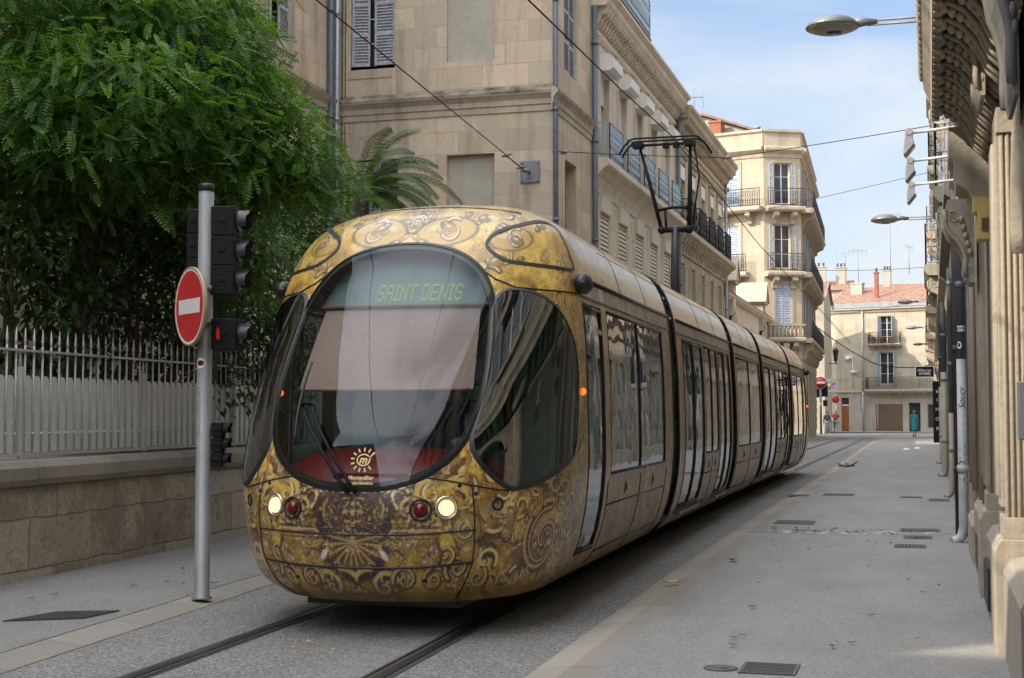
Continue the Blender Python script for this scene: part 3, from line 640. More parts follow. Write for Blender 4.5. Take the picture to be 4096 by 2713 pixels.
    if not front: return
    mb = MB(fr); mb.box(-.28, .28, .33, .62, 1.06, 1.16); mb.build('dashboard_display', M['dash'], tram)
    # roller blind behind the upper glass
    def bl(u, v):
        z = 1.84+.64*v; wd = .355-.03*v; a = (u-.5)*2*wd; p = on_nose([(a, z)], -.13)[0]; return tuple(p)
    MB(fr).sheet(bl, 24, 10).build('roller_blind', M['blind'], tram)
    def bar(z, off, r, nm, m): MB(fr).tube([tuple(on_nose([(a, z)], off)[0]) for a in np.linspace(-.345, .345, 20)], r, 8).build(nm, m, tram)
    M['bar'] = simple('dull_red_bar', (.30, .11, .095), None, 4, .5, 0, 0); bar(1.835, -.125, .009, 'blind_bar', M['bar']); bar(2.495, -.11, .014, 'blind_roller', M['bar'])
    # destination display
    def dp(u, v):
        z = 2.50+.40*v; a = (u-.5)*2*(.36-.12*v); return tuple(on_nose([(a, z)], -.12)[0])
    t = NT('display_panel'); t.pbr((.13, .185, .20), .5); disp = MB(fr).sheet(dp, 20, 6).build('destination_display', t.m, tram)
    G = {'S': '01110 10001 10000 01110 00001 10001 01110', 'A': '01110 10001 10001 11111 10001 10001 10001', 'I': '111 010 010 010 010 010 111', 'N': '10001 11001 11001 10101 10011 10011 10001', 'T': '11111 00100 00100 00100 00100 00100 00100', 'D': '11110 10001 10001 10001 10001 10001 11110', 'E': '11111 10000 10000 11110 10000 10000 11111', ' ': '00 00 00 00 00 00 00', '2': '01110 10001 00001 00110 01000 10000 11111', '4': '00010 00110 01010 10010 11111 00010 00010'}
    def led(txt, x0, x1, z0, z1, nm, m):
        mb = MB(fr); cols = []
        for ch in txt:
            rows = G[ch].split()
            for c in range(len(rows[0])): cols.append([rows[r][c] == '1' for r in range(7)])
            cols.append([False]*7)
        n = len(cols)-1; K = 2
        for ci, c in enumerate(cols[:-1]):
            for r in range(7):
                if c[r]:
                    for sx in range(K):
                        for sz in range(K):
                            x = x0+(x1-x0)*(ci+(sx+.5)/K)/n; z = z1-(z1-z0)*(r+(sz+.5)/K)/7; h = (x1-x0)/n/K*.38; k = (z1-z0)/7/K*.38
                            a = float(np.interp(abs(x), *[q for q in (np.abs(nose(np.linspace(0, .5, 60), np.full(60, z))[0]), np.linspace(0, .5, 60))]))*(1 if x > 0 else -1)
                            p = on_nose([(a, z)], -.105)[0]
                            mb.quad((x-h, p[1], p[2]-k), (x+h, p[1], p[2]-k), (x+h, p[1]+k*.7, p[2]+k), (x-h, p[1]+k*.7, p[2]+k))
        mb.build(nm, m, disp, recalc=False)
    led('SAINT DENIS', -.19, .49, 2.53, 2.665, 'display_lettering', M['led']); led('24', -.47, -.37, 2.53, 2.62, 'line_number', M['led_dim'])
    # town emblem on the glass: sun of strokes round an m, two words under it
    zc = 1.262; xc = .055
    def place(px, pz):
        def f(x, y):
            X = px+x; Zz = pz+y*.97; a = math.copysign(float(np.interp(abs(X), _x, _ag)), X); q = on_nose([(a, Zz)], .018)[0]; return tuple(fr.p(float(q[0]), float(q[1]), float(q[2])))
        return f
    wsc = [c for c in tram.children if c.name.startswith('windscreen')][0]
    em = MB(); pl = place(xc, zc)
    def strokeg(P, w):
        for (x0, y0), (x1, y1) in zip(P[:-1], P[1:]):
            d = Vector((x1-x0, y1-y0)); n = Vector((-d.y, d.x)).normalized()*w
            em.add([pl(x0+n.x, y0+n.y), pl(x1+n.x, y1+n.y), pl(x1-n.x, y1-n.y), pl(x0-n.x, y0-n.y)], [(0, 1, 2, 3)])
    for k in range(11):
        a = R(65+k*27.5)-R(30); strokeg([(.068*math.cos(a), .060*math.sin(a)), (.096*math.cos(a), .088*math.sin(a))], .006)
    strokeg([(.047*math.cos(a)+.0, .040*math.sin(a)) for a in np.linspace(.6, 6.6, 26)], .005); strokeg([(.07, .055), (.05, .02), (.035, -.035)], .004)
    em.build('sun_emblem', M['logo'], wsc, recalc=False)
    text_on('emblem_letter', 'm', .075, place(xc-.002, zc-.022), M['logo'], wsc, .003, .2)
    text_on('emblem_lettering', 'Montpellier', .040, place(xc-.005, zc-.135), M['logo'], wsc, .0012); text_on('emblem_lettering', 'Agglomération', .031, place(xc-.005, zc-.170), M['logo'], wsc, .001)
    # wiper with two arms, blade to the left
    wp = MB(fr)
    def wpt(x, z, off):
        a = math.copysign(float(np.interp(abs(x), np.abs(nose(_ag, np.full(500, z))[0]), _ag)), x); return tuple(on_nose([(a, z)], off)[0])
    def arm(p, q, r0, r1): wp.tube([wpt(p[0]+(q[0]-p[0])*t, p[1]+(q[1]-p[1])*t, .035+.03*math.sin(t*3.1)) for t in np.linspace(0, 1, 10)], list(np.linspace(r0, r1, 10)), 6)
    arm((-.03, 1.03), (-.50, 1.62), .016, .010); arm((.03, 1.03), (-.44, 1.64), .016, .009); arm((-.50, 1.64), (-.42, 1.645), .014, .014)
    W0 = wp.build('wiper', M['blackp'], tram); wp = MB(fr); arm((-.50, 1.36), (-.52, 1.96), .014, .010); wp.build('wiper_blade', M['rubber'], W0)
    # seat and wheel
    mb = MB(fr); mb.box(.08, .62, 1.55, 1.68, 1.1, 1.85); mb.box(.1, .6, 1.1, 1.62, 1.02, 1.14); mb.box(.22, .48, 1.56, 1.66, 1.87, 2.06); mb.build('driver_seat', M['teal'], tram, .03)
    mb = MB(fr); mb.box(-.92, -.52, 2.35, 2.4, 1.0, 2.75); mb.box(-.1, .2, 2.4, 2.45, 1.0, 2.75); mb.box(.55, .92, 2.35, 2.4, 1.0, 2.75); mb.build('cabin_curtain', M['teal'], tram)
cab(F0, 620, 470); cab(FL, 60, 90, False)
# ------------------------------------------------------------------ TRAM: passenger cars
_zz = np.linspace(2.5, 3.44, 400); _nn = np.maximum.accumulate(herm(_zz, NZ))
def nose_x(s, z):
    z = min(z, float(np.interp(s-.004, _nn, _zz))); n, L, Wd = (float(herm(np.array(z), q)) for q in (NZ, LZ, WZ)); c = 1-(s-n)/L
    return (Wd if c <= 0 else Wd*math.sin(math.acos(min(1, c**(PW/2))))**(2/PW)), z
def wside(z): return float(herm(np.array(z), WZ))
def car(i, s0, s1, opens, fr, step=.12, flip=False):
    """opens: (sa, sb, za, zb, kind)"""
    zl = sorted(set([round(z, 3) for z in list(np.linspace(.24, 2.7, 22))+list(np.linspace(2.74, 3.40, 16))+[3.425, 3.437]]+[o[2] for o in opens]+[o[3] for o in opens]))
    sl = sorted(set([round(s, 3) for s in list(np.arange(s0, s1, step))+[s1]]+[o[0] for o in opens]+[o[1] for o in opens]))
    zl = [z for k, z in enumerate(zl) if k == 0 or z-zl[k-1] > 1e-4]
    V = []; T = []; F = []
    X = herm(np.array(zl), WZ)
    for sg in (1, -1):
        b = len(V)
        for s in sl:
            for z, x in zip(zl, X):
                if i in (0, 4) and s < 3.4 and z > 2.6: x, z = nose_x(s, z)
                V.append((sg*x, s, z)); g = 1. if z > 2.72 or abs(s-s0) < .16 and i > 0 or (i == 0 and (s < 1.84 or 2.62 <= s <= 2.84)) else 0.
                T.append(g)
        n = len(zl)
        for a in range(len(sl)-1):
            for c in range(n-1):
                sm, zm = (sl[a]+sl[a+1])/2, (zl[c]+zl[c+1])/2
                if any(o[0] < sm < o[1] and o[2] < zm < o[3] for o in opens): continue
                F.append((b+a*n+c, b+(a+1)*n+c, b+(a+1)*n+c+1, b+a*n+c+1))
    b = len(V); n = len(zl); h = len(sl)*n
    for a in range(len(sl)-1): F.append((a*n+n-1, (a+1)*n+n-1, h+(a+1)*n+n-1, h+a*n+n-1))
    body = npmesh('car_body', fr.arr(np.array(V)), np.array(F), M['car'], tram, np.array(T))
    lines = MB(fr); rail = MB(fr)
    for sg in (1, -1):
        xs = lambda z, d=0.: sg*(wside(z)+d)
        lines.tube([(xs(2.70, .001), s0+.15, 2.70), (xs(2.70, .001), s1-.02, 2.70)], .022, 6)
        rail.tube([(xs(2.55, .002), s0+.03, 2.55), (xs(2.55, .002), s1-.03, 2.55)], .012, 6)
        for z in (3.06, 3.24): lines.tube([(xs(z), s0+(1.45 if i in (0, 4) else .02), z), (xs(z), s1-.02, z)], .003, 5)
        for s in (s0+(s1-s0)*.40, s0+(s1-s0)*.7): lines.tube([(xs(z), s, z) for z in np.linspace(2.72, 3.43, 14)], .004, 5)
        for o in opens:
            sa, sb, za, zb, kind = o
            G = MB(fr); G.sheet(lambda u, v: (xs(za+(zb-za)*v, -.012), sa+(sb-sa)*u, za+(zb-za)*v), 2, 12)
            if kind == 'door2' or kind == 'door1':
                d = G.build('door', M['car_glass'], tram); fm = MB(fr); m = (sa+sb)/2
                posts = [sa+.025, sb-.025]+([m-.018, m+.018] if kind == 'door2' else [])
                for p in posts: fm.tube([(xs(z, -.006), p, z) for z in np.linspace(za, zb, 12)], .014, 5)
                for z in (za+.03, zb-.03): fm.tube([(xs(z, -.006), sa, z), (xs(z, -.006), sb, z)], .018, 5)
                if kind == 'door2':
                    for q in (sa+(m-sa)*.5, m+(sb-m)*.5): pass
                fm.build('door_frame', M['rubber'], d)
                if kind == 'door2':
                    st = MB(fr); st.box(xs(.42, -.03), xs(.42, .055), sa+.05, sb-.05, .375, .405); st.build('door_step', M['steel'], d)
            else:
                g = G.build('window', M['car_glass'], tram); fm = MB(fr); m = (sa+sb)/2
                for p in (sa+.012, m, sb-.012): fm.tube([(xs(z, -.006), p, z) for z in np.linspace(za, zb, 10)], .010, 5)
                for z in (za+.01, zb-.01): fm.tube([(xs(z, -.006), sa, z), (xs(z, -.006), sb, z)], .014, 5)
                fm.build('window_seal', M['rubber'], g)
                # panels under the window
                for z in (.80, .40): lines.tube([(xs(z, .001), sa-.1, z), (xs(z, .001), sb+.1, z)], .008, 5)
                for p in (sa-.1, m, sb+.1): lines.tube([(xs(z, .001), p, z) for z in np.linspace(.30, za-.05, 10)], .006, 5)
                for p in ((sa+m)/2, (m+sb)/2):
                    hn = MB(fr); hn.box(xs(.93, -.01), xs(.93, .006), p-.045, p+.045, .86, 1.0); k = hn.build('panel_lock', M['car'], tram)
                    MB(fr).box(xs(.93, 0), xs(.93, .012), p-.012, p+.018, .885, .96).build('lock_handle', M['rubber'], k)
    lines.build('panel_gaps', M['rubber'], tram); rail.build('drip_rail', M['steel'], tram)
    mb = MB(fr); mb.box(-.72, .72, s0+.1, s1-.1, .15, .36); mb.box(-1.05, 1.05, s0+.02, s1-.02, .37, .42); mb.build('underframe', M['rubber'], tram)
    mb = MB(fr); mb.box(-1.05, 1.05, s0+.02, s1-.02, 2.66, 2.69); mb.build('car_ceiling', M['cabin'], tram)
    seats = MB(fr); s = s0+.7
    while s < s1-.6:
        if not any(o[4] == 'door2' and o[0]-.3 < s < o[1]+.3 for o in opens):
            for x in (-1.0, -.52, .12, .58):
                seats.box(x, x+.42, s, s+.42, .78, .86); seats.box(x, x+.42, s+.36, s+.44, .86, 1.42)
        s += .85
    if len(seats.v): seats.build('seats', M['teal'], tram)
ZD = (.44, 2.50); ZWn = (1.06, 2.50)
car(0, CABL, 6.64, [(1.86, 2.62, *ZD, 'door1'), (2.86, 6.05, *ZWn, 'window')], F0, .10)
car(1, .26, 5.76, [(.70, 2.48, *ZD, 'door2'), (2.62, 4.02, *ZWn, 'window'), (4.14, 5.55, *ZD, 'door2')], TramFr(1))
car(2, .24, 4.16, [(.48, 4.0, *ZWn, 'window')], TramFr(2), .2)
car(3, .24, 5.76, [(.45, 2.58, *ZD, 'door2'), (2.70, 4.36, *ZWn, 'window'), (4.48, 5.6, *ZD, 'door2')], TramFr(3), .2)
car(4, CABL, 5.82, [(1.86, 2.62, *ZD, 'door1'), (2.86, 5.55, *ZWn, 'window')], FL, .2)
# bellows between the cars
for i in range(1, 5):
    a = TramFr(i-1); b = TramFr(i); La = a.L; zz = list(np.linspace(.40, 3.30, 30)); P = []
    ends = [(a, La-.26 if i > 1 else 6.64)]+[(None, t) for t in (.2, .4, .6, .8)]+[(b, .26 if i < 4 else .24)]
    rows = []
    prof = [(wside(z)-.05, z) for z in zz]; prof = prof+[(-x, z) for x, z in prof[::-1]]
    A0 = [a.p(x, ends[0][1]-.03, z) for x, z in prof]; B0 = [b.p(x, ends[-1][1]+.03, z) for x, z in prof]
    n = len(prof); mb = MB()
    N = 9
    for k in range(N):
        t = k/(N-1); pinch = .055 if k % 2 else 0.
        c = (A0[0]+A0[-1]+B0[0]+B0[-1])/4
        for j in range(n):
            p = A0[j].lerp(B0[j], t); q = Vector((c.x, c.y, 1.8)); d = (p-q); d.y = 0; mb.v.append(p-d.normalized()*pinch)
    for k in range(N-1):
        for j in range(n): mb.f.append([k*n+j, k*n+(j+1) % n, (k+1)*n+(j+1) % n, (k+1)*n+j]); mb.sm.append(False)
    mb.build('bellows', M['bellow'], tram)
    for fr, s in ((a, ends[0][1]), (b, ends[-1][1])):
        mb = MB(fr); mb.tube([(wside(z)-.012, s, z) for z in zz]+[(-wside(z)+.012, s, z) for z in zz[::-1]], .018, 6); mb.build('end_frame', M['rubber'], tram)
# lettering on the flank
def flank(fr, s0, z0, off=.004):
    return lambda x, y: tuple(fr.p(wside(z0+y)+off, s0+x, z0+y))
text_on('operator_lettering', 'TaM', .20, flank(F0, 2.09, 2.26), M['white_print'], tram, .004, -.1)
text_on('operator_lettering', 'transdev', .075, flank(F0, 2.44, 2.27), M['white_print'], tram, .0015)
ri = MB(); pl = flank(F0, 2.285, 2.31)
for k in range(14):
    a, b = R(60+k*20), R(60+(k+1)*20); ri.add([pl(.035*math.cos(a), .075*math.sin(a)), pl(.035*math.cos(b), .075*math.sin(b)), pl(.026*math.cos(b), .06*math.sin(b)), pl(.026*math.cos(a), .06*math.sin(a))], [(0, 1, 2, 3)])
ri.add([pl(-.005, .0), pl(.03, .0), pl(.03, .012), pl(-.005, .012)], [(0, 1, 2, 3)]); ri.build('operator_emblem', M['white_print'], tram, recalc=False)
text_on('fleet_number', '2044', .13, flank(F0, 2.22, .50), M['white_print'], tram, .002)
mb = MB(F0); mb.lathe([(.035, 0), (.035, .004), (.001, .004)], (wside(1.45)-.004, 2.42, 1.45), 14, F0.p(1, 0, 0)-F0.p(0, 0, 0)); mb.build('door_sticker', M['signw'], tram, recalc=False)
# pantograph
f2 = TramFr(2); S0 = 2.15
M['pipe_d2'] = simple('dark_grey_post', (.045, .05, .055), (.03, .034, .038), 4, .5, .2, .04); pan = MB(f2); pan.tube([(0, S0+.25, 3.42), (0, S0+.15, 4.0), (.05, S0-.02, 4.86)], [.085, .08, .07], 12); pan.box(-.28, .28, S0+.05, S0+.5, 3.42, 3.5)
PN = pan.build('pantograph', M['pipe_d2'], tram)
pm = MB(f2); H = 6.42; KX = .76; SX = -.13
pm.tube([(-.20, S0-.02, 4.80), (.28, S0-.02, 4.80)], .05, 10); pm.ball((-.20, S0-.02, 4.8), .07); pm.ball((.28, S0-.02, 4.8), .08)
pm.tube([(-.20, S0-.02, 4.80), (-.40, S0, 5.6), (-.60, S0+.05, H-.1)], [.034, .034, .02], 8); pm.tube([(.28, S0-.02, 4.80), (.30, S0, 5.6), (.30, S0+.05, H-.1)], [.04, .04, .024], 8)
pm.tube([(.32, S0+.15, 4.9), (.44, S0+.15, 5.75), (.36, S0+.07, H-.06)], .016, 6); pm.tube([(-.30, S0, 5.15), (0, S0, 5.2), (.30, S0, 5.18)], .028, 6); pm.tube([(-.12, S0, 4.8), (-.14, S0, 5.15)], .025, 6)
pm.build('pantograph_arm', M['blackp'], PN)
ph = MB(f2)
for dy in (-.14, .14):
    ph.tube([(x*KX+SX, S0+dy, z) for x, z in ((-1.05, H-.27), (-.93, H-.12), (-.78, H-.015), (-.7, H), (.7, H), (.78, H-.015), (.93, H-.12), (1.05, H-.27))], .018, 8)
ph.tube([(-.6, S0, H-.1), (.38, S0, H-.1)], .024, 8)
for x in (-.62, .30): ph.box(x-.09, x+.09, S0-.15, S0+.15, H-.14, H-.05)
for x in (-.12, .06): ph.box(x-.05, x+.05, S0-.05, S0+.05, H-.17, H-.08)
ph.build('pantograph_head', M['blackp'], PN)
# ------------------------------------------------------------------ GROUND
def path_x(tab):
    a = np.array(tab, float); return lambda y: float(np.interp(y, a[:, 0], a[:, 1]))
KO = path_x([(-40,-1.7),(0,-2.15),(5,-2.25),(8.9,-2.34),(13.7,-2.43),(20,-2.47),(27,-2.48),(40,-2.47),(63,-2.62),(85,-2.7),(95,-2.3),(101,-1.2),(105,.6),(107,2.2)])
LK = path_x([(-40,-3.6),(0,-4.7),(7.5,-5.45),(9,-5.58),(10.8,-5.72),(12.2,-5.87),(16,-6.0),(30,-6.2),(60,-6.3),(80,-6.2),(100,-6.3),(103,-7.),(106,-9.5)])
def strip(name, fa, fb, y0, y1, za, zb, mat, n=90, kind='structure'):
    mb = MB()
    mb.sheet(lambda u, v: ((fa(y0+(y1-y0)*v)*(1-u)+fb(y0+(y1-y0)*v)*u), y0+(y1-y0)*v, za+(zb-za)*u), 1, n, False)
    o = mb.build(name, mat); o['kind'] = kind; return o
g = MB(); g.sheet(lambda u, v: (-260+520*u, -160+520*v, 0.), 8, 8, False); o = g.build('road', M['asphalt']); o['kind'] = 'structure'
strip('kerb_stones', lambda y: KO(y), lambda y: KO(y)+.23, -40, 106, .004, .038, M['kerb'])
strip('gutter_stones', lambda y: KO(y)+.23, lambda y: KO(y)+.43, -40, 106, .038, .040, M['kerb2'])
strip('right_pavement', lambda y: KO(y)+.43, lambda y: 3.+.0*y, -40, 106, .043, .045, M['pave'])
strip('left_kerb_stones', lambda y: LK(y), lambda y: LK(y)-.30, -40, 106, .004, .036, M['kerb2'])
strip('left_pavement', lambda y: LK(y)-.30, lambda y: -14., -40, 106, .04, .042, M['pave_left'])
strip('far_pavement', lambda y: -14., lambda y: 14., 117.6, 122.5, .05, .06, M['pave'], 2)
RC = [(-30,-3.2),(0,-3.62),(8,-3.90),(12,-4.04),(20,-4.11),(47,-4.12),(75,-4.15),(90,-4.2),(97,-3.9),(102,-3.1),(106,-1.8),(109.5,0.),(112,2.5),(113.5,6),(114,12)]
def rail_pts(off):
    P = np.array([(x, y) for y, x in RC], float); d = np.concatenate([[0], np.cumsum(np.hypot(*np.diff(P, axis=0).T))]); t = np.linspace(0, d[-1], 260)
    Q = np.stack([np.interp(t, d, P[:, 0]), np.interp(t, d, P[:, 1])], 1)
    for _ in range(6): Q[1:-1] = (Q[:-2]+2*Q[1:-1]+Q[2:])/4
    T = np.gradient(Q, axis=0); T /= np.linalg.norm(T, axis=1, keepdims=True); N = np.stack([T[:, 1], -T[:, 0]], 1); return Q+N*off
t = NT('rail_steel'); M['rail'] = t.pbr(t.mix(t.noise(t.geo(), 14, 4), (.10, .095, .09), (.17, .155, .14)), .34, .8)
M['railbed'] = simple('rail_bed_bitumen', (.035, .035, .036), (.06, .058, .055), 4, .8, 0, .3, 90)
for sg in (-1, 1):
    mb = MB()
    c = rail_pts(sg*.7175)
    def band(w0, w1, z0, z1):
        L = rail_pts(sg*(.7175+w0)); Rr = rail_pts(sg*(.7175+w1)); n = len(L)
        mb.add([(p[0], p[1], z0) for p in L]+[(p[0], p[1], z1) for p in Rr], [(i, i+1, n+i+1, n+i) for i in range(n-1)])
    band(-.10, .09, .004, .004); ob = mb.build('rail_bed', M['railbed']); ob['kind'] = 'structure'
    mb = MB(); band(-.02, .045, .010, .010); band(-.075, -.062, .009, .009); r_ = mb.build('tram_rails', M['rail']); r_['kind'] = 'structure'
# drains and covers
M['grate'] = simple('cast_iron_grate', (.10, .098, .095), (.15, .14, .125), 12, .6, .4, .3, 60)
def grate(label, x0, x1, y0, y1, z=.046, bars=10, along=True, name='drain_grate'):
    t_ = thing(name, label, 'drain grate' if name == 'drain_grate' else 'manhole cover', ((x0+x1)/2, (y0+y1)/2, z), None)
    mb = MB(); mb.box(x0, x1, y0, y1, z, z+.002); mb.build('plate', M['railbed'], t_)
    mb = MB(); w = .02
    mb.box(x0, x1, y0, y0+w, z+.002, z+.006); mb.box(x0, x1, y1-w, y1, z+.002, z+.006); mb.box(x0, x0+w, y0+w, y1-w, z+.002, z+.006); mb.box(x1-w, x1, y0+w, y1-w, z+.002, z+.006)
    for k in range(1, bars):
        if along: x = x0+(x1-x0)*k/bars; mb.box(x-.008, x+.008, y0+w, y1-w, z+.002, z+.0055)
        else: y = y0+(y1-y0)*k/bars; mb.box(x0+w, x1-w, y-.008, y+.008, z+.002, z+.0055)
    mb.build('bars', M['grate'], t_); return t_
grate('black grate in the right pavement beside the second tram section', -2.03, -1.47, 20.1, 20.75, bars=14)
grate('dark grate on the kerb line level with the middle of the tram', -1.82, -1.25, 27.2, 27.9, bars=14)
grate('small dark grate nearer the camera of two by the white drainpipe foot', -.33, .03, 16.95, 17.35, bars=9)
grate('small dark grate just beyond its twin by the white drainpipe foot', -.24, .11, 18.2, 18.6, bars=9)
grate('long narrow grey grate at the end of the wet white stain', -.30, .22, 19.3, 19.75, bars=16)
grate('square dark grate far along against the right wall', .10, .46, 26.0, 26.7, bars=9)
grate('thin dark grate in the pavement far beyond the drainpipe', -.40, 0., 26.9, 27.3, bars=9)
grate('thin grate crossing the kerb stones far along the street', -2.46, -2.06, 27.0, 27.4, .042, bars=8)
grate('square patterned cast iron cover at the bottom edge of the right pavement', -1.08, -.74, 8.55, 8.92, bars=7, along=False, name='manhole_cover')
t_ = thing('manhole_cover', 'round cast iron cover beside the square one at the bottom edge', 'manhole cover', (-1.2, 8.68, .046)); mb = MB(); mb.lathe([(.105, 0), (.105, .004), (.09, .004), (.088, .002), (.03, .002), (.03, .004), (.002, .004)], (-1.2, 8.68, .046), 24); mb.build('lid', M['grate'], t_, recalc=False)
t_ = thing('drain_grate', 'ribbed diamond shaped grate in the left pavement below the garden wall', 'drain grate', (-6.3, 9.45, .044))
mb = MB(); P = [(-6.62, 9.12), (-6.12, 9.42), (-6.08, 9.86), (-6.52, 9.66)]; mb.slabpoly(P, 2, .043, .047); mb.build('plate', M['railbed'], t_)
mb = MB()
for k in range(12):
    u = (k+.5)/12; a = Vector(P[0]).lerp(Vector(P[1]), u); b = Vector(P[3]).lerp(Vector(P[2]), u); n = (Vector(P[1])-Vector(P[0])).normalized()*.010
    mb.slabpoly([tuple(a-n), tuple(a+n), tuple(b+n), tuple(b-n)], 2, .047, .053)
mb.build('bars', M['grate'], t_)
# wet stain, leaves, litter
t = NT('wet_stain'); P = t.geo(); k = t.ramp(t.noise(P, 5, 6, .7), [(.42, 0), (.60, 1)]); wt = t.ramp(t.noise(P, 16, 6, .7), [(.46, 0), (.60, 1)])
t.pbr(t.mix(wt, (.22, .22, .215), (.66, .66, .65)), .3); b = t.t.nodes['Principled BSDF']; t.set(b.inputs['Alpha'], k)
mb = MB(); N = 40; pts = []
for i in range(N):
    a = 2*math.pi*i/N; pts.append((-.95+1.22*math.cos(a)*(1+.1*math.sin(5*a)), 18.9+(.34+.12*math.sin(3*a+1))*math.sin(a)+.18*math.cos(a), .0475))
mb.add(pts, [tuple(range(N))]); o = mb.build('wet_stain', t.m); o['kind'] = 'stuff'
M['leaf_y'] = simple('yellow_leaf', (.62, .46, .06), (.5, .36, .05), 20, .7, 0, 0); M['leaf_b'] = simple('brown_leaf', (.16, .085, .035), (.10, .05, .02), 20, .8, 0, 0); M['leaf_g'] = simple('green_leaf', (.18, .24, .05), (.12, .18, .04), 20, .7, 0, 0)
def leaf(x, y, L, mat, rz, label, group=None, z=.048):
    mb = MB(); n = 9; v = []
    c, s = math.cos(rz), math.sin(rz)
    for i in range(n):
        t = i/(n-1); w = .32*L*math.sin(math.pi*t)**.8
        for k in (-1, 0, 1):
            px, py = (t-.5)*L, k*w; v.append((x+px*c-py*s, y+px*s+py*c, z+.012+.02*L/.1*(abs(k)*.4+(t-.5)**2*2)))
    f = []
    for i in range(n-1):
        for k in (0, 1): f.append((i*3+k, (i+1)*3+k, (i+1)*3+k+1, i*3+k+1))
    o = mb.add(v, f, True).build('fallen_leaf', mat); return tag(o, label, 'leaf', group)
leaf(-2.20, 12.75, .16, M['leaf_y'], .4, 'large bright yellow leaf lying on the kerb stones')
leaf(-1.92, 14.9, .14, M['leaf_g'], 1.2, 'green leaf lying on the gutter stones of the right kerb')
leaf(-2.22, 21.2, .12, M['leaf_y'], .2, 'small yellow leaf on the kerb far along by the grate')
rg = random.Random(3)
for i in range(26): leaf(rg.uniform(-1.85, .2), rg.uniform(9.2, 18.5), rg.uniform(.03, .065), M['leaf_b'], rg.uniform(0, 6), 'tiny brown dry leaf scattered on the grey right pavement', 'dry leaves on the right pavement')
for i in range(34): leaf(-1.95+1.9*rg.random(), 18.95+rg.uniform(-.3, .4), rg.uniform(.04, .09), M['leaf_b'], rg.uniform(0, 6), 'small brown leaf stuck along the wet white stain', 'leaves along the wet stain')
for i in range(9): leaf(rg.uniform(-7.2, -5.9), rg.uniform(9.5, 15), rg.uniform(.05, .08), M['leaf_b'], rg.uniform(0, 6), 'dry leaf on the left pavement below the garden wall', 'dry leaves on the left pavement')
for i in range(3): leaf(rg.uniform(-5.2, -2.6), rg.uniform(7.9, 9.2), rg.uniform(.03, .05), M['leaf_y'], rg.uniform(0, 6), 'tiny pale leaf scrap on the road before the tram', 'leaf scraps on the road', .008)
mb = MB(); 
for i in range(16):
    a = rg.uniform(0, 6); c = Vector((-2.15+rg.uniform(-.15, .15), 42+rg.uniform(-.3, .3), .05)); mb.tube([tuple(c), tuple(c+Vector((.3*math.cos(a), .5*math.sin(a), rg.uniform(.02, .14))))], .012, 4)
tag(mb.build('branch_scrap', M['bark']), 'small bundle of broken twigs lying on the far kerb', 'twigs')
for i, (x, y, m, l) in enumerate(((-.8, 62, 'signw', 'scrap of white paper lying furthest left on the far pavement'), (-.35, 64, 'signw', 'scrap of white paper lying nearer the right wall on the far pavement'))):
    mb = MB(); mb.sheet(lambda u, v: (x+.3*u, y+.5*v, .05+.06*math.sin(u*3)*math.sin(v*3)), 4, 4); tag(mb.build('litter', M[m]), l, 'litter')
# ------------------------------------------------------------------ GARDEN WALL AND FENCE
GX = lambda y: -7.30-.065*y
gd = Vector((-.065, 1)).normalized(); GF = Fr((GX(4), 4, 0), (gd.x, gd.y), (gd.y, -gd.x))
def jitter_wall():
    w = thing('garden_wall', 'low weathered stone garden wall with a dark coping behind the left pavement', 'wall', (GX(12), 12, 0))
    mb = MB(GF); mb.box(0, 27.4, -.45, 0, 0, .92); mb.build('wall_face', M['garden'], w, .012)
    mb = MB(GF); rr = random.Random(5); u = 0
    while u < 27.3:
        L = rr.uniform(1.5, 2.2); u1 = min(27.4, u+L); j = rr.uniform(-.008, .008)
        mb.prof([(-.47, .921), (.035+j, .921), (.06+j, .98), (.06+j, 1.09), (.02+j, 1.15), (-.47, 1.17)], u+.004, u1-.004); u = u1
    mb.build('coping', M['coping'], w)
jitter_wall()
fn = thing('iron_fence', 'grey painted picket fence with sheet metal backing on the garden wall', 'fence', (GX(12), 12, 1.16))
FT = 2.42
pk0 = None; NP = 94
for k in range(NP):
    u = 5.2+.155*k
    if pk0 is None:
        mb = MB(GF); mb.tube([(u, -.2, 1.19), (u, -.2, FT-.17)], .0105, 6); mb.tube([(u, -.2, FT-.17), (u, -.2, FT-.12), (u, -.2, FT)], [.0105, .014, .002], 6); mb.ball((u, -.2, 1.40), .02, 6, 4)
        pk0 = mb.build('picket', M['sheet'], fn)
    else:
        c = pk0.copy(); COL.objects.link(c); c.parent = fn; c.location = GF.U*(.155*k); c.rotation_euler = (0, 0, 0); c.scale = (1, 1, 1)
for v, h in ((1.20, .03), (FT-.22, .022)):
    mb = MB(GF); mb.box(5, 20, -.225, -.175, v-h/2, v+h/2); mb.build('fence_rail', M['sheet'], fn)
for k in range(7):
    u = 5.12+2.48*k; mb = MB(GF); mb.box(u-.02, u+.02, -.215, -.165, 1.17, 2.04); mb.tube([(u, -.2, 2.04), (u, -.2, 2.2)], [.02, .003], 6); mb.build('fence_post', M['sheet'], fn)
mb = MB(GF); u = 5.2
top = []
for k in range(NP-1):
    a = 5.2+.155*k
    for j in range(9):
        t_ = j/8; top.append((a+.155*t_, 1.90+.06*(1-(2*t_-1)**4)))
for i in range(len(top)-1):
    (a, h), (b, h2) = top[i], top[i+1]
    if b-a > 1e-5: mb.add([(a, -.213, 1.22), (b, -.213, 1.22), (b, -.213, h2), (a, -.213, h)], [(0, 1, 2, 3)])
mb.build('privacy_panel', M['panel'], fn)
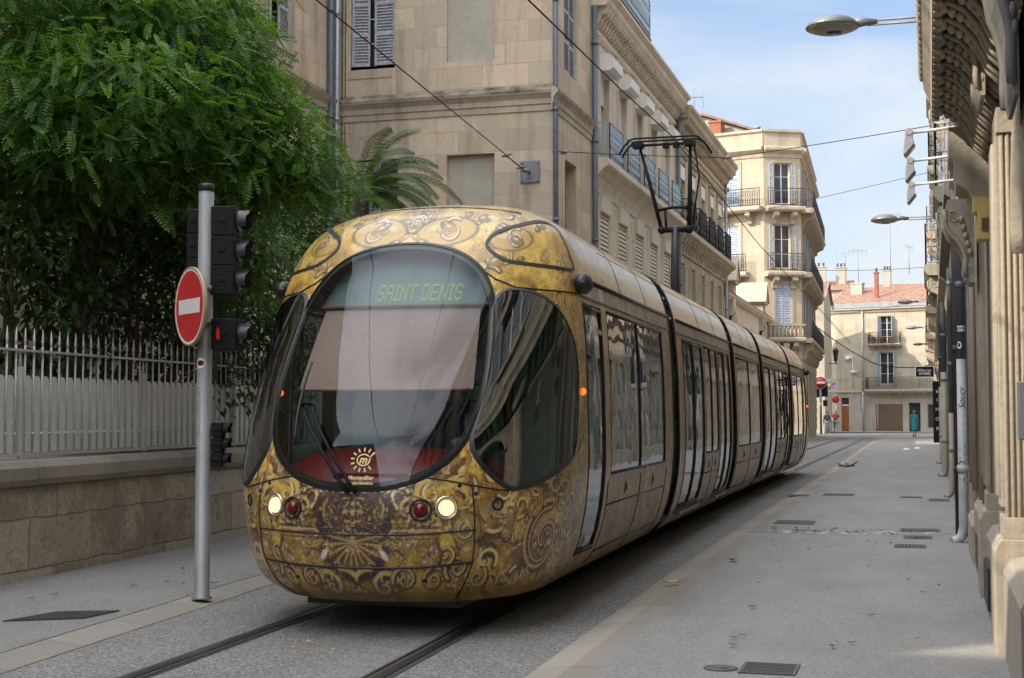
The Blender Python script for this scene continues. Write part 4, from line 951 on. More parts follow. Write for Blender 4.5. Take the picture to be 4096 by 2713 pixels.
# ------------------------------------------------------------------ SIGNAL POLE
M['signal_visor'] = simple('visor_grey', (.022, .024, .027), (.015, .017, .02), 6, .4, 0, 0)
sp = thing('signal_pole', 'tall grey pole with no entry disc and black signal heads on the left kerb', 'signal pole', (-5.84, 10.73, .04)); PX, PY = -5.84, 10.73
mb = MB(); mb.lathe([(.085, 0), (.085, .015), (.064, .02), (.064, 3.46)], (PX, PY, .04), 24); mb.build('pole', M['alu'], sp, recalc=False)
mb = MB(); mb.lathe([(.066, 0), (.067, .05), (.055, .065), (.002, .07)], (PX, PY, 3.49), 20); mb.build('pole_cap', M['rubber'], sp, recalc=False)
sn = Vector((-.635, -.773, 0)); st = Vector((.773, -.635, 0)); SC = Vector((PX, PY, 2.50))+sn*.115
SF = Fr(SC, (st.x, st.y), (sn.x, sn.y))
mb = MB(); mb.lathe([(.325, -.012), (.335, 0), (.335, .026), (.322, .03), (.32, .024), (.002, .024)], tuple(SC), 48, sn); dsc = mb.build('no_entry_disc', M['gold_rim'], sp, recalc=False)
mb = MB(SF); n = 56
def annulus(mb, r0, r1, w, n=56):
    v = [(r*math.cos(2*math.pi*k/n), w, r*math.sin(2*math.pi*k/n)) for r in (r0, r1) for k in range(n)]; mb.add(v, [(k, (k+1) % n, n+(k+1) % n, n+k) for k in range(n)])
annulus(mb, .302, .322, .0265); mb.build('white_border', M['signw'], dsc)
mb = MB(SF); annulus(mb, .001, .302, .0265); mb.build('red_field', M['red'], dsc)
mb = MB(SF); mb.box(-.235, .235, .0275, .029, -.062, .062); mb.build('white_bar', M['signw'], dsc)
mb = MB(SF); 
for v in (-.13, .16): mb.box(-.06, .06, -.10, -.012, v-.02, v+.02); mb.lathe([(.078, -.02), (.078, .02)], (0, -.115, v), 16)
mb.build('sign_bracket', M['gold_rim'], sp)
def sig(nm, cu, cw, z0, z1, face, wd, dp, lamps, vis=.10, vr=.10, lab=None):
    """face: heading in degrees of the lamps"""
    d = Vector((math.cos(R(face)), math.sin(R(face)))); f = Fr((cu, cw, 0), (-d.y, d.x), (d.x, d.y)); mb = MB(f)
    n = lamps; h = (z1-z0)/n
    for k in range(n): mb.box(-wd/2, wd/2, -dp/2, dp/2, z0+k*h+.004, z0+(k+1)*h-.004)
    mb.box(-wd/2+.01, wd/2-.01, -dp/2+.01, dp/2-.01, z0, z1)
    for k in range(n):
        for s in (-1, 1): mb.box(s*wd*.3-.02, s*wd*.3+.02, -dp/2-.012, -dp/2, z0+(k+.45)*h, z0+(k+.62)*h); mb.box(s*(wd/2+.010), s*(wd/2), -.03, .03, z0+(k+.45)*h, z0+(k+.6)*h)
    H = mb.build(nm, M['blackp'], sp, .012)
    for k in range(n):
        c = f.p(0, dp/2, z0+(k+.5)*h); ax = f.W; v = MB()
        pts = []; m = 14; a0, a1 = R(-25), R(205); U = f.U
        for i in range(m+1):
            a = a0+(a1-a0)*i/m
            for q, e in ((0, 1), (vis*(1 if 40 < math.degrees(a) < 140 else .8), 1.02)): pts.append(tuple(c+U*vr*e*math.cos(a)+Vector((0, 0, vr*e*math.sin(a)))+ax*q))
        v.add(pts, [(2*i, 2*i+2, 2*i+3, 2*i+1) for i in range(m)], True); v.build('visor', M['signal_visor'] if vr > .085 else M['blackp'], H)
        v = MB(); v.lathe([(vr*.95, .002), (vr*.6, .015), (.002, .02)], tuple(c), 18, ax); v.build('signal_lens', M['lens'], H, recalc=False)
    return H
sig('signal_head', PX+.125, PY+.14, 2.60, 3.36, 12, .30, .20, 3, .11, .105); sig('signal_head', PX-.09, PY+.20, 2.72, 3.36, 95, .30, .22, 3, .10, .105)
h = sig('pedestrian_signal', PX+.165, PY+.09, 2.13, 2.40, 12, .26, .21, 1, .11, .095)
d = Vector((.479, -.878)); f = Fr((PX+.15, PY-.05, 0), (.878, .479), (.479, -.878)); mb = MB(f)
for q in ([(-.010, 2.22), (.012, 2.22), (.02, 2.27), (.008, 2.31), (0, 2.33), (-.012, 2.30), (-.016, 2.25)],): mb.slabpoly([(a, b) for a, b in q], 1, -.002, .003)
mb.build('red_figure', M['redlamp'], h)
sig('tram_signal', PX+.115, PY+.05, 1.14, 1.52, 12, .14, .09, 3, .06, .058)
mb = MB()
for z in (3.3, 2.66, 2.36, 1.5, 1.18): mb = MB(); mb.box(PX, PX+.14, PY+.02, PY+.09, z-.02, z+.02); mb.build('head_bracket', M['blackp'], sp)
cd = Vector((.30, -.954)); 
def polest(z, r, m, nm, off=0.):
    mb = MB(); n = 20; v = [(0, 0)]+[(r*math.cos(2*math.pi*k/n), r*math.sin(2*math.pi*k/n)) for k in range(n)]; a0 = math.atan2(cd.y, cd.x)-.35
    mb.add([(PX+(.0652+off)*math.cos(a0+x/.064), PY+(.0652+off)*math.sin(a0+x/.064), z+y) for x, y in v], [(0, k+1, (k+1) % n+1) for k in range(n)]); return mb.build(nm, m, sp)
s_ = polest(2.02, .045, M['signw'], 'round_sticker'); polest(2.022, .024, M['redglass'], 'sticker_print', .0006).parent = s_
mb = MB()
for k in range(12):
    z = 1.42+.035*k; a = -2.0+.06*math.sin(k*2.1); mb.tube([(PX+.0655*math.cos(a), PY+.0655*math.sin(a), z), (PX+.0655*math.cos(a+.35), PY+.0655*math.sin(a+.35), z+.03)], .0025, 4)
mb.build('scratched_scribble', M['signw'], sp)
# ------------------------------------------------------------------ PLANTS
def compound_leaf(n=7, L=.33):
    """pinnate leaf along +x, hanging a little at the tip: hexagon leaflets in pairs and one at the end"""
    V = []; F = []
    def lf(c, d, l, w):
        c = np.array(c); d = np.array(d)/np.linalg.norm(d); s = np.cross((0, 0, 1.), d); s /= np.linalg.norm(s); b = len(V)
        for t, k in ((0, 0), (.3, .5), (.72, .46), (1, 0), (.72, -.46), (.3, -.5)): V.append(c+d*l*t+s*w*k+np.array((0, 0, -.10*l*t-.12*w*abs(k))))
        F.append([b+i for i in range(6)])
    for i in range(n):
        t = .22+.72*i/(n-1); z = -.16*t*t*L; sc = .9-.25*abs(t-.5)
        for s in (1, -1): lf((t*L, 0, z), (.45, s, -.15), .064*sc, .029*sc)
    lf((L*.96, 0, -.16*L), (1, 0, -.3), .055, .025)
    b = len(V); w = .0025
    V.extend([np.array((0, w, 0)), np.array((L*.5, w, -.04*L)), np.array((L, w, -.16*L)), np.array((L, -w, -.16*L)), np.array((L*.5, -w, -.04*L)), np.array((0, -w, 0))]); F.append([b+i for i in range(6)])
    return np.array(V), np.array(F)
def simple_leaf(L=.11, w=.045):
    V = [(0, 0, 0), (.3, .5, .02), (.7, .42, 0), (1, 0, -.12), (.7, -.42, 0), (.3, -.5, .02)]
    return np.array([(a*L, b*w, c*L) for a, b, c in V]), np.array([[0, 1, 2, 3, 4, 5]])
def scatter(name, mat, parent, tv, tf, pos, dirs, scale, tint, roll=None):
    n = len(pos); X = dirs/np.linalg.norm(dirs, axis=1, keepdims=True); up = np.tile((0, 0, 1.), (n, 1))+RNG.normal(0, .25, (n, 3))
    Y = np.cross(up, X); Y /= np.linalg.norm(Y, axis=1, keepdims=True)+1e-9; Z = np.cross(X, Y)
    V = pos[:, None, :]+scale[:, None, None]*(tv[None, :, 0:1]*X[:, None]+tv[None, :, 1:2]*Y[:, None]+tv[None, :, 2:3]*Z[:, None])
    F = tf[None]+np.arange(n)[:, None, None]*len(tv)
    T = np.repeat(tint, len(tv)); return npmesh(name, V.reshape(-1, 3), F.reshape(-1, 6), mat, parent, np.clip(T, 0, 1), False)
def lumps_leaves(L, dens, spray, jit=.16):
    P = []; D = []; Tn = []; 
    for cx, cy, cz, r in L:
        n = int(dens*r*r)
        for i in range(n):
            d = RNG.normal(size=3); d[2] = d[2]*.8+.25; d /= np.linalg.norm(d)
            rad = r*(RNG.uniform(.35, 1.0)**.45); c = np.array((cx, cy, cz))+d*rad*np.array((1, 1, .72))
            out = np.array((d[0], d[1], d[2]*.3)); out = out+RNG.normal(0, .35, 3)
            for k in range(spray):
                a = out+RNG.normal(0, .55, 3); a[2] -= .35+.35*RNG.random()
                P.append(c+RNG.normal(0, jit, 3)); D.append(a); Tn.append(.25+.5*max(0, d[2])*(rad/r)+RNG.normal(0, .16)+.18*(RNG.random() < .1))  # lighter towards the top of a lump: lit tops painted into leaf tint
    return np.array(P), np.array(D), np.array(Tn)
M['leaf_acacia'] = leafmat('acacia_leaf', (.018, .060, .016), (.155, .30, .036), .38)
M['leaf_laurel'] = leafmat('laurel_leaf', (.010, .028, .010), (.055, .115, .022), .2)
M['leaf_palm'] = leafmat('palm_leaf', (.022, .052, .014), (.095, .155, .03), .2)
CAMP = np.array((0, 0, 1.6)); _th = R(3.0119); _ps = R(16.2159)
_r = np.array((math.cos(_ps), math.sin(_ps), 0)); _fh = np.array((-math.sin(_ps), math.cos(_ps), 0)); _fw = _fh*math.cos(_th)+np.array((0, 0, math.sin(_th))); _up = -_fh*math.sin(_th)+np.array((0, 0, math.cos(_th)))
def survey(x, y, depth): return CAMP+depth*(_fw+_r*(x-1183.5)/3250-_up*(y-784)/3250)
tr = thing('acacia_tree', 'large leafy acacia tree with drooping feathery leaves hanging over the garden fence', 'tree', (-10.3, 15.6, 0))
LP = [(80,120,15.6,1.1),(250,100,16,1.2),(400,130,16.4,1.15),(455,240,16,1.0),(535,260,16.4,.8),(605,340,16.4,.72),(680,375,16.6,.55),(720,410,16.6,.35),(680,430,16.4,.5),(545,390,15.9,.8),(425,340,15.4,.8),(300,250,15.,.95),(150,250,14.8,.95),(50,300,14.6,.8),(330,360,15,.6),(495,440,15.5,.4),(585,440,15.9,.45),(200,-50,16.6,1.2),(400,10,17,1.0),(465,120,17,.75),(505,190,17,.65),(20,0,15.5,1.3),(130,400,14.6,.45),(230,390,14.6,.45),(505,320,16.2,.7),(635,440,16.2,.4),(425,30,17.2,.7),(565,560,18.,.5),(585,640,18.,.5),(300,440,17,.8),(420,480,17.5,.7),(180,460,17,.7),(60,460,16,.6),(505,540,18,.6),(360,300,16,.8),(120,330,16,.8),(240,180,16,.9)]
LP = [(*survey(x, y, d), r) for x, y, d, r in LP]
tv, tf = compound_leaf()
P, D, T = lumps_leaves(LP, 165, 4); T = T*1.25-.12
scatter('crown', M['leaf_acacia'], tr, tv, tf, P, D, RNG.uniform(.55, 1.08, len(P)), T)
mb = MB(); base = Vector((-10.3, 15.6, 0)); mb.tube([tuple(base), (-10.25, 15.5, 1.5), (-10.1, 15.4, 3.2), (-10.2, 15.5, 5)], [.17, .13, .09, .05], 10)
for lp in LP: 
    e = Vector(lp[:3]); a = Vector((-10.1, 15.4, 2.6+random.random()*1.8)); m = a.lerp(e, .5)+Vector((0, 0, .35)); mb.tube([tuple(a), tuple(m), tuple(e)], [.03, .018, .006], 6)
mb.build('trunk', M['bark'], tr)
def bush(name, label, cat, lumps, dens, loc, mat, L=.13, w=.05, stem=True, t0=0., group=None):
    b = thing(name, label, cat, loc, group); P, D, T = lumps_leaves(lumps, dens, 5, .10); sv, sf = simple_leaf(L, w)
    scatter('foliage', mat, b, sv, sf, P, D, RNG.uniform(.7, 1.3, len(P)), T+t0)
    mb = MB()
    for lp in lumps: mb.tube([(loc[0]+random.uniform(-.2, .2), loc[1]+random.uniform(-.2, .2), 0), (lp[0], lp[1], lp[2]*.6), (lp[0], lp[1], lp[2])], [.05, .035, .01], 5)
    mb.build('stem', M['bark'], b); return b
S3 = lambda *q: [(*survey(x, y, d), r) for x, y, d, r in q]
bush('laurel_bush', 'dark broad leaved laurel bush at the far left behind the fence', 'bush', S3((20,400,14.6,.5),(90,470,14.8,.5),(30,540,14.4,.5),(110,580,14.8,.5),(20,660,14.4,.45),(110,680,14.8,.5),(170,640,15.2,.45),(150,770,14.8,.3),(60,790,14.6,.4),(40,880,14.6,.5)), 190, (-10.2, 12.9, 0), M['leaf_laurel'], .15, .06, t0=.1)
bush('dark_shrub', 'tall dark shrub mass behind the fence between laurel and signal pole', 'shrub', S3((200,500,17,.7),(320,520,17.2,.7),(430,560,17.4,.6),(300,640,17.2,.7),(400,700,17,.6),(500,620,17.4,.6),(300,560,19,.9),(400,640,18.6,.9),(330,760,18.4,.9),(240,720,18,.8),(460,770,18.6,.8),(250,860,17.6,.7),(380,880,18,.8),(480,880,18.2,.8),(300,480,20,.7),(420,520,19.4,.7)), 150, (-11.9, 16.6, 0), M['leaf_laurel'], .11, .05)
bush('dark_shrub', 'dark shrub with brighter green sprays between signal pole and tram', 'shrub', S3((560,560,20,.8),(600,700,20,.9),(650,640,20,.7),(560,800,19.6,.9),(640,800,20,.9),(520,680,19.4,.8),(600,900,19.6,.8),(700,560,21,.7),(760,520,21.5,.7)), 150, (-10.6, 18.6, 0), M['leaf_laurel'], .11, .05)
bush('dark_shrub', 'deep background evergreen shrub in the garden under the acacia crown', 'shrub', S3((60,480,23,1.4),(220,560,24,1.4),(420,520,24,1.5),(600,500,25,1.4),(120,700,23,1.4),(350,700,23,1.4),(520,760,23.5,1.4),(700,640,25,1.3),(620,860,24,1.2)), 70, (-14.2, 19, 0), M['leaf_laurel'], .16, .07)
# palm
pc = Vector(survey(828, 450, 26.2)); pm_ = thing('palm_tree', 'feathery green palm tree standing behind the tram roof beside the acacia', 'palm', (pc.x, pc.y, 0))
mb = MB(); mb.tube([(pc.x+.05, pc.y, 0), (pc.x, pc.y, 2.5), (pc.x, pc.y, pc.z)], [.3, .24, .2], 12); mb.build('trunk', M['bark'], pm_)
V = []; F = []; Tn = []
rp = random.Random(4)
FD = [(8, 62, 1.9), (-6, 38, 1.9), (4, 18, 1.7), (20, -2, 1.7), (-10, 75, 1.9), (30, 50, 2.0), (-30, 45, 1.9), (170, 65, 1.9), (185, 40, 2.0), (160, 20, 1.9), (95, 45, 2.1), (75, 25, 2.0), (-80, 40, 2.0), (-100, 20, 2.0), (200, 80, 1.8), (-60, 70, 2.0), (110, 5, 1.9), (-45, 5, 2.0), (12, 45, 2.4), (2, -8, 2.1), (-20, 10, 1.9), (150, 50, 2.), (45, 70, 1.9), (16, 30, 2.2), (-8, 5, 2.2), (24, 58, 2.1), (-14, 24, 2.3), (6, 5, 1.8), (40, 20, 2.0), (-35, 25, 2.1)]
for az, el, L in FD:
    L *= .95
    az += rp.uniform(-8, 8)+16; d = Vector((math.cos(R(az))*math.cos(R(el)), math.sin(R(az))*math.cos(R(el)), math.sin(R(el)))); side = Vector((-math.sin(R(az)), math.cos(R(az)), 0)); n = 46; p = pc.copy(); tn = rp.uniform(.1, .8)
    for i in range(n):
        t = i/n; d = (d+Vector((0, 0, -.034-.02*t))).normalized(); q = p+d*L/n; nn = side.cross(d).normalized()
        for s in (1, -1):
            if t < .1: continue
            l = .36*math.sin(math.pi*min(1, .15+t*.86))**.6*rp.uniform(.85, 1.1); tip = q+(d*.75+side*s*.75+nn*.35).normalized()*l+Vector((0, 0, -.06)); w = d*.012; b = len(V)
            md = q.lerp(tip, .5); V += [q-w, q+w, md+w*1.1, tip, md-w*1.1, q-w*.5]; F.append([b, b+1, b+2, b+3, b+4, b+5]); Tn += [tn+rp.uniform(-.1, .15)]*6
        b = len(V); w = side*.012*(1-t); V += [p-w, p+w, q+w, q-w, q-w*.9, p-w*.9]; F.append([b, b+1, b+2, b+3, b+4, b+5]); Tn += [.9]*6
        p = q
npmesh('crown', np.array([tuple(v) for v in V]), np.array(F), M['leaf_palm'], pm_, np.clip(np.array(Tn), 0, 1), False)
# ------------------------------------------------------------------ BUILDING HELPERS
def facade(fr, u0, u1, v0, v1, ops, mat, parent, depth=.25, name='wall', back=None):
    """front sheet with real openings and reveals; ops (ua, ub, va, vb)"""
    us = sorted(set([u0, u1]+[o[0] for o in ops]+[o[1] for o in ops])); vs = sorted(set([v0, v1]+[o[2] for o in ops]+[o[3] for o in ops]))
    us = [u for u in us if u0 <= u <= u1]; vs = [v for v in vs if v0 <= v <= v1]
    mb = MB(fr)
    for a in range(len(us)-1):
        for c in range(len(vs)-1):
            um, vm = (us[a]+us[a+1])/2, (vs[c]+vs[c+1])/2
            if any(o[0] < um < o[1] and o[2] < vm < o[3] for o in ops): continue
            mb.quad((us[a], 0, vs[c]), (us[a+1], 0, vs[c]), (us[a+1], 0, vs[c+1]), (us[a], 0, vs[c+1]))
    for o in ops:
        a, b, c, d = o[:4]; D = -(o[4] if len(o) > 4 else depth)
        mb.quad((a, 0, c), (a, D, c), (a, D, d), (a, 0, d)); mb.quad((b, 0, c), (b, D, c), (b, D, d), (b, 0, d)); mb.quad((a, 0, d), (b, 0, d), (b, D, d), (a, D, d)); mb.quad((a, 0, c), (b, 0, c), (b, D, c), (a, D, c))
    if back:
        mb.quad((u0, 0, v1), (u1, 0, v1), (u1, -back, v1), (u0, -back, v1)); mb.quad((u0, -back, v0), (u1, -back, v0), (u1, -back, v1), (u0, -back, v1))
        mb.quad((u0, 0, v0), (u0, -back, v0), (u0, -back, v1), (u0, 0, v1)); mb.quad((u1, 0, v0), (u1, -back, v0), (u1, -back, v1), (u1, 0, v1))
    return mb.build(name, mat, parent, recalc=False)
def window(fr, p, a, b, c, d, w=-.2, frame='white', bars=(1, 3), ft=.05):
    mb = MB(fr); mb.box(a, a+ft, w-.03, w+.03, c, d); mb.box(b-ft, b, w-.03, w+.03, c, d); mb.box(a+ft, b-ft, w-.03, w+.03, c, c+ft); mb.box(a+ft, b-ft, w-.03, w+.03, d-ft, d)
    for k in range(1, bars[0]+1):
        u = a+(b-a)*k/(bars[0]+1); mb.box(u-ft*.6, u+ft*.6, w-.026, w+.026, c+ft, d-ft)
    for k in range(1, bars[1]+1):
        v = c+(d-c)*k/(bars[1]+1); mb.box(a+ft, b-ft, w-.016, w+.016, v-.014, v+.014)
    f = mb.build('window', M[frame], p); g = MB(fr); g.quad((a+.01, w-.01, c+.01), (b-.01, w-.01, c+.01), (b-.01, w-.01, d-.01), (a+.01, w-.01, d-.01)); g.build('pane', M['window'], f, recalc=False); return f
def louvre(fr, p, a, b, c, d, w, mat, rails=3, th=.04, pitch=.075, name='shutter', hinge=None):
    """louvred leaf in the plane of the facade, or opened: hinge=(u, w, angle) swings it"""
    f = fr
    if hinge:
        hu, hw, an = hinge; U = fr.U*math.cos(R(an))+fr.W*math.sin(R(an)); k_ = 1 if fr.W.x*fr.U.y-fr.W.y*fr.U.x > 0 else -1; f = Fr(fr.p(hu, hw, 0), (U.x, U.y), (k_*U.y, -k_*U.x)); b = b-a; a = 0; w = 0
    mb = MB(f); s = .055
    mb.box(a, a+s, w-th/2, w+th/2, c, d); mb.box(b-s, b, w-th/2, w+th/2, c, d); vs = [c+(d-c)*k/rails for k in range(rails+1)]
    for k, v in enumerate(vs): 
        vv = min(max(v-.04, c), d-.08); mb.box(a+s, b-s, w-th/2, w+th/2, vv, vv+.08)
    v = c+.09
    while v < d-.1:
        mb.add([(a+s, w-.016, v), (b-s, w-.016, v), (b-s, w+.016, v-.028), (a+s, w+.016, v-.028), (a+s, w-.016, v+.012), (b-s, w-.016, v+.012), (b-s, w+.016, v-.016), (a+s, w+.016, v-.016)], [(0, 1, 2, 3), (4, 5, 6, 7), (3, 2, 6, 7), (0, 1, 5, 4)]); v += pitch
    mb.box(a+s, b-s, w-th/2-.004, w-th/2, c, d)
    return mb.build(name, M[mat], p)
def railing(fr, p, path, v0, h, step=.12, mat='iron', r=.012, deco=True, name='railing', curl=True):
    mb = MB(fr)
    for z in (v0+.06, v0+h): mb.tube([(u, w, z) for u, w in path], r*1.5, 5)
    if deco: mb.tube([(u, w, v0+h-.16) for u, w in path], r*.8, 5)
    for (ua, wa), (ub, wb) in zip(path[:-1], path[1:]):
        L = math.hypot(ub-ua, wb-wa); n = max(1, int(L/step))
        for k in range(n+1):
            t = k/n; u, w = ua+(ub-ua)*t, wa+(wb-wa)*t; mb.tube([(u, w, v0), (u, w, v0+h)], r*(.9 if k % n else 1.6), 4)
            if deco and k < n and curl:
                t2 = (k+.5)/n; u, w = ua+(ub-ua)*t2, wa+(wb-wa)*t2; du, dw = (ub-ua)/L*step*.4, (wb-wa)/L*step*.4
                for zc, rr in ((v0+.32, .16), (v0+h-.34, .13)):
                    mb.tube([(u+du*math.cos(a), w+dw*math.cos(a), zc+rr*math.sin(a)) for a in np.linspace(0, 6.28, 9)], r*.65, 4)
    return mb.build(name, M[mat], p)
def moulding(fr, p, u0, u1, prof, mat, name='cornice'):
    mb = MB(fr); mb.prof([(w, v) for w, v in prof], u0, u1); return mb.build(name, mat, p)
def modillions(fr, p, u0, u1, v, h, d, step, mat, name='modillion', wd=.16):
    mb = MB(fr); n = max(1, int((u1-u0)/step)); S_ = [(0, 0), (.0, 1.0), (1.0, 1.0), (1.0, .80), (.86, .62), (.62, .58), (.50, .46), (.46, .26), (.30, .10), (.12, .02)]
    u = u0+(u1-u0)*.5/n; mb.prof([(a*d, v+b*h) for a, b in S_], u-wd/2, u+wd/2); o = mb.build(name, mat, p)
    for k in range(1, n): c = o.copy(); COL.objects.link(c); c.parent = p; c.location = fr.U*((u1-u0)*k/n)
    return o
def console(fr, p, u, v, h, d, wd, mat, name='console'):
    """scrolled bracket with spiral cheeks"""
    mb = MB(fr); S_ = [(0, 0), (.18, .0), (.30, .06), (.34, .18), (.30, .30), (.42, .42), (.62, .52), (.86, .60), (1.0, .72), (1.0, .88), (.9, 1.), (0, 1.)]
    mb.prof([(a*d, v+b*h) for a, b in S_], u-wd/2, u+wd/2)
    for cw, cv, r in ((.72*d, v+.78*h, .24*min(d, h)), (.18*d, v+.14*h, .13*min(d, h))):
        for s in (-1, 1):
            sp_ = [(u+s*(wd/2+.004), cw+r*(1-t)*math.cos(t*11+1), cv+r*(1-t)*math.sin(t*11+1)) for t in np.linspace(0, .9, 26)]; mb.tube(sp_, [r*.14*(1-.5*t) for t in np.linspace(0, 1, 26)], 5)
    for s in (-1, 1): mb.tube([(u+s*(wd/2), a*d, v+b*h) for a, b in S_[2:10]], .03*h, 5)
    for t in np.linspace(.12, .9, 5): mb.ball((u-wd/2-.005, (.12+.35*t)*d, v+(.3+.5*t)*h), (.03, .06*d+.01, .05*h), 7, 5)
    return mb.build(name, mat, p)
def pipe(p, fr, u, w, v0, v1, r, mat, name='downpipe', joints=2.2, elbow=False):
    mb = MB(fr); P = [(u, w, v0), (u, w, v1)]
    if elbow: P = [(u-.02, w+.14, v0+.02), (u, w+.10, v0+.03), (u, w+.03, v0+.08), (u, w, v0+.2), (u, w, v1)]
    mb.tube(P, r, 12); v = v0+.9
    while v < v1: mb.tube([(u, w, v-.045), (u, w, v+.045)], r*1.16, 12); v += joints
    return mb.build(name, M[mat], p)
def tiled_roof(fr, p, u0, u1, w0, v0, w1, v1, name='roof', pitch=.24, mat='tile'):
    """corrugated clay tile slope from eave (w0,v0) to ridge (w1,v1)"""
    n = max(6, int((u1-u0)/pitch)*6); m = 8; L = math.hypot(w1-w0, v1-v0); mb = MB(fr); nv = Vector((-(v1-v0), (w1-w0))).normalized()
    if nv.y < 0: nv = -nv
    def g(a, b):
        u = u0+(u1-u0)*a; k = .05*abs(math.sin(math.pi*(u-u0)/pitch))+.02*(b*L*3 % 1); return (u, w0+(w1-w0)*b+nv.x*k, v0+(v1-v0)*b+nv.y*k)
    mb.sheet(g, n, max(m, int(L*3))); return mb.build(name, M[mat], p)
def chimney(fr, p, u, w, v0, v1, a=.6, b=.5, mat=None, pots=2, name='chimney'):
    mb = MB(fr); mb.box(u-a/2, u+a/2, w-b/2, w+b/2, v0, v1); mb.box(u-a/2-.05, u+a/2+.05, w-b/2-.05, w+b/2+.05, v1-.12, v1)
    c = mb.build(name, mat or M['brick'], p)
    mb = MB(fr)
    for k in range(pots): mb.lathe([(.09, 0), (.09, .3), (.13, .32), (.13, .36), (.02, .4)], (u-a/2+a*(k+.5)/pots, w, v1), 10)
    if pots: mb.build('chimney_pots', M['roofgrey'], c, recalc=False)
    return c
def antenna(label, x, y, z0, h, n=6, sp=.9, rz=.3, group=None):
    t_ = thing('tv_antenna', label, 'antenna', (x, y, z0), group); mb = MB(); mb.tube([(x, y, z0), (x, y, z0+h)], .03, 5); mb.build('mast', M['steel'], t_)
    mb = MB(); c, s = math.cos(rz), math.sin(rz); z = z0+h-.08; mb.tube([(x-sp*c, y-sp*s, z), (x+sp*c, y+sp*s, z)], .018, 4)
    for k in range(n):
        t = -1+2*k/(n-1); l = .22+.06*k; mb.tube([(x+sp*t*c, y+sp*t*s, z-l), (x+sp*t*c, y+sp*t*s, z+l)], .012, 4)
    mb.build('aerial', M['steel'], t_); return t_
# ------------------------------------------------------------------ LEFT SIDE: stone house with wing (B1)
sh = thing('stone_house', 'tall weathered ashlar house with blind windows and slate drainpipes behind the palm', 'house', (-8.2, 31.63, 0))
F1 = Fr((-13.63, 31.63), (1, 0)); F1s = Fr((-8.2, 31.63), (0, 1)); F1w = Fr((-13.63, -2.38), (0, 1))  # wing runs on unseen towards the camera, its length set to shade the street
H1 = 16.5
facade(F1, 0, 5.43, 0, H1, [(.31, 1.47, 10.05, 12.5), (2.80, 4.0, 10.02, 13., .07), (2.80, 4.0, 4.2, 7.76, .16), (.45, 1.55, 5.2, 7.75)], M['ashlar'], sh)
facade(F1s, 0, 4.0, 0, H1, [(1.1, 2.4, 9.9, 12.3, .22), (1.15, 2.35, 4.6, 7.75, .3)], M['ashlar'], sh)
facade(F1w, 0, 34.01, 0, H1, [(30, 31.25, 9.85, 12.4), (25, 26.25, 9.85, 12.4), (20, 21.25, 9.85, 12.4), (15, 16.25, 9.85, 12.4), (30, 31.2, 4.9, 7.4), (25, 26.2, 4.9, 7.4), (20, 21.2, 4.9, 7.4), (15, 16.2, 4.9, 7.4)], M['ashlar'], sh)
mb = MB(); mb.quad((-24, -2.38, H1), (-13.63, -2.38, H1), (-13.63, 31.63, H1), (-24, 31.63, H1)); mb.quad((-24, 31.63, H1), (-8.2, 31.63, H1), (-8.2, 35.63, H1), (-24, 35.63, H1)); mb.quad((-24, -2.38, 0), (-13.63, -2.38, 0), (-13.63, -2.38, H1), (-24, -2.38, H1)); mb.quad((-24, -2.38, 0), (-24, 35.6, 0), (-24, 35.6, H1), (-24, -2.38, H1)); mb.build('roof', M['roofgrey'], sh)
for a, b, c, d, w in ((2.80, 4.0, 10.02, 13., -.06), (2.80, 4.0, 4.2, 7.76, -.15)):
    mb = MB(F1); mb.quad((a, w, c), (b, w, c), (b, w, d), (a, w, d)); mb.build('blind_window', M['cement'], sh)
SC_ = [(0, 8.70), (.03, 8.70), (.03, 8.84), (.06, 8.86), (.06, 8.98), (.12, 9.06), (.16, 9.10), (.16, 9.17), (.05, 9.24), (0, 9.26)]
moulding(F1, sh, 0, 5.43+.0, SC_, M['ashlar_trim'], 'string_course'); moulding(F1s, sh, -.16, 4.0, SC_, M['ashlar_trim'], 'string_course'); moulding(F1w, sh, 0, 33.7, SC_, M['ashlar_trim'], 'string_course')
for f, a, b in ((F1, 0, 5.43), (F1s, -.16, 4.0), (F1w, 0, 33.8)):
    moulding(f, sh, a, b, [(0, 9.255), (.05, 9.243), (.15, 9.176), (.163, 9.17), (.163, 9.12), (.166, 9.12), (.166, 9.173), (.155, 9.182), (.05, 9.25), (.003, 9.33), (0, 9.33)], M['soot'], 'soot_band')
window(F1, sh, .31, 1.47, 10.05, 12.5, -.22); louvre(F1, sh, .33, .78, 10.08, 12.4, .02, 'shutter_old', 3, hinge=(.33, -.06, -8)); louvre(F1, sh, .92, 1.45, 10.08, 12.4, -.06, 'shutter_old', 3)
mb = MB(F1); mb.box(.31, 1.47, -.24, .0, 9.98, 10.05); mb.box(.25, 1.4, -.02, .02, 9.76, 9.98); mb.build('window_sill', M['ashlar_trim'], sh)
window(F1, sh, .45, 1.55, 5.2, 7.75, -.2); louvre(F1, sh, .47, 1.0, 5.2, 7.7, -.05, 'shutter_old', 3)
mb = MB(F1); mb.box(1.42, 1.55, -.06, .05, 5.2, 6.7); mb.build('window_post', M['white'], sh)
window(F1s, sh, 1.1, 2.4, 9.9, 12.3, -.2); louvre(F1s, sh, 1.12, 1.7, 9.9, 12.2, -.04, 'shutter_old', 3); louvre(F1s, sh, 1.72, 2.38, 9.9, 12.2, -.08, 'shutter_old', 3)
mb = MB(F1s); mb.quad((1.15, -.28, 4.6), (2.35, -.28, 4.6), (2.35, -.28, 7.75), (1.15, -.28, 7.75)); mb.build('window_recess', M['shop_dark'], sh)
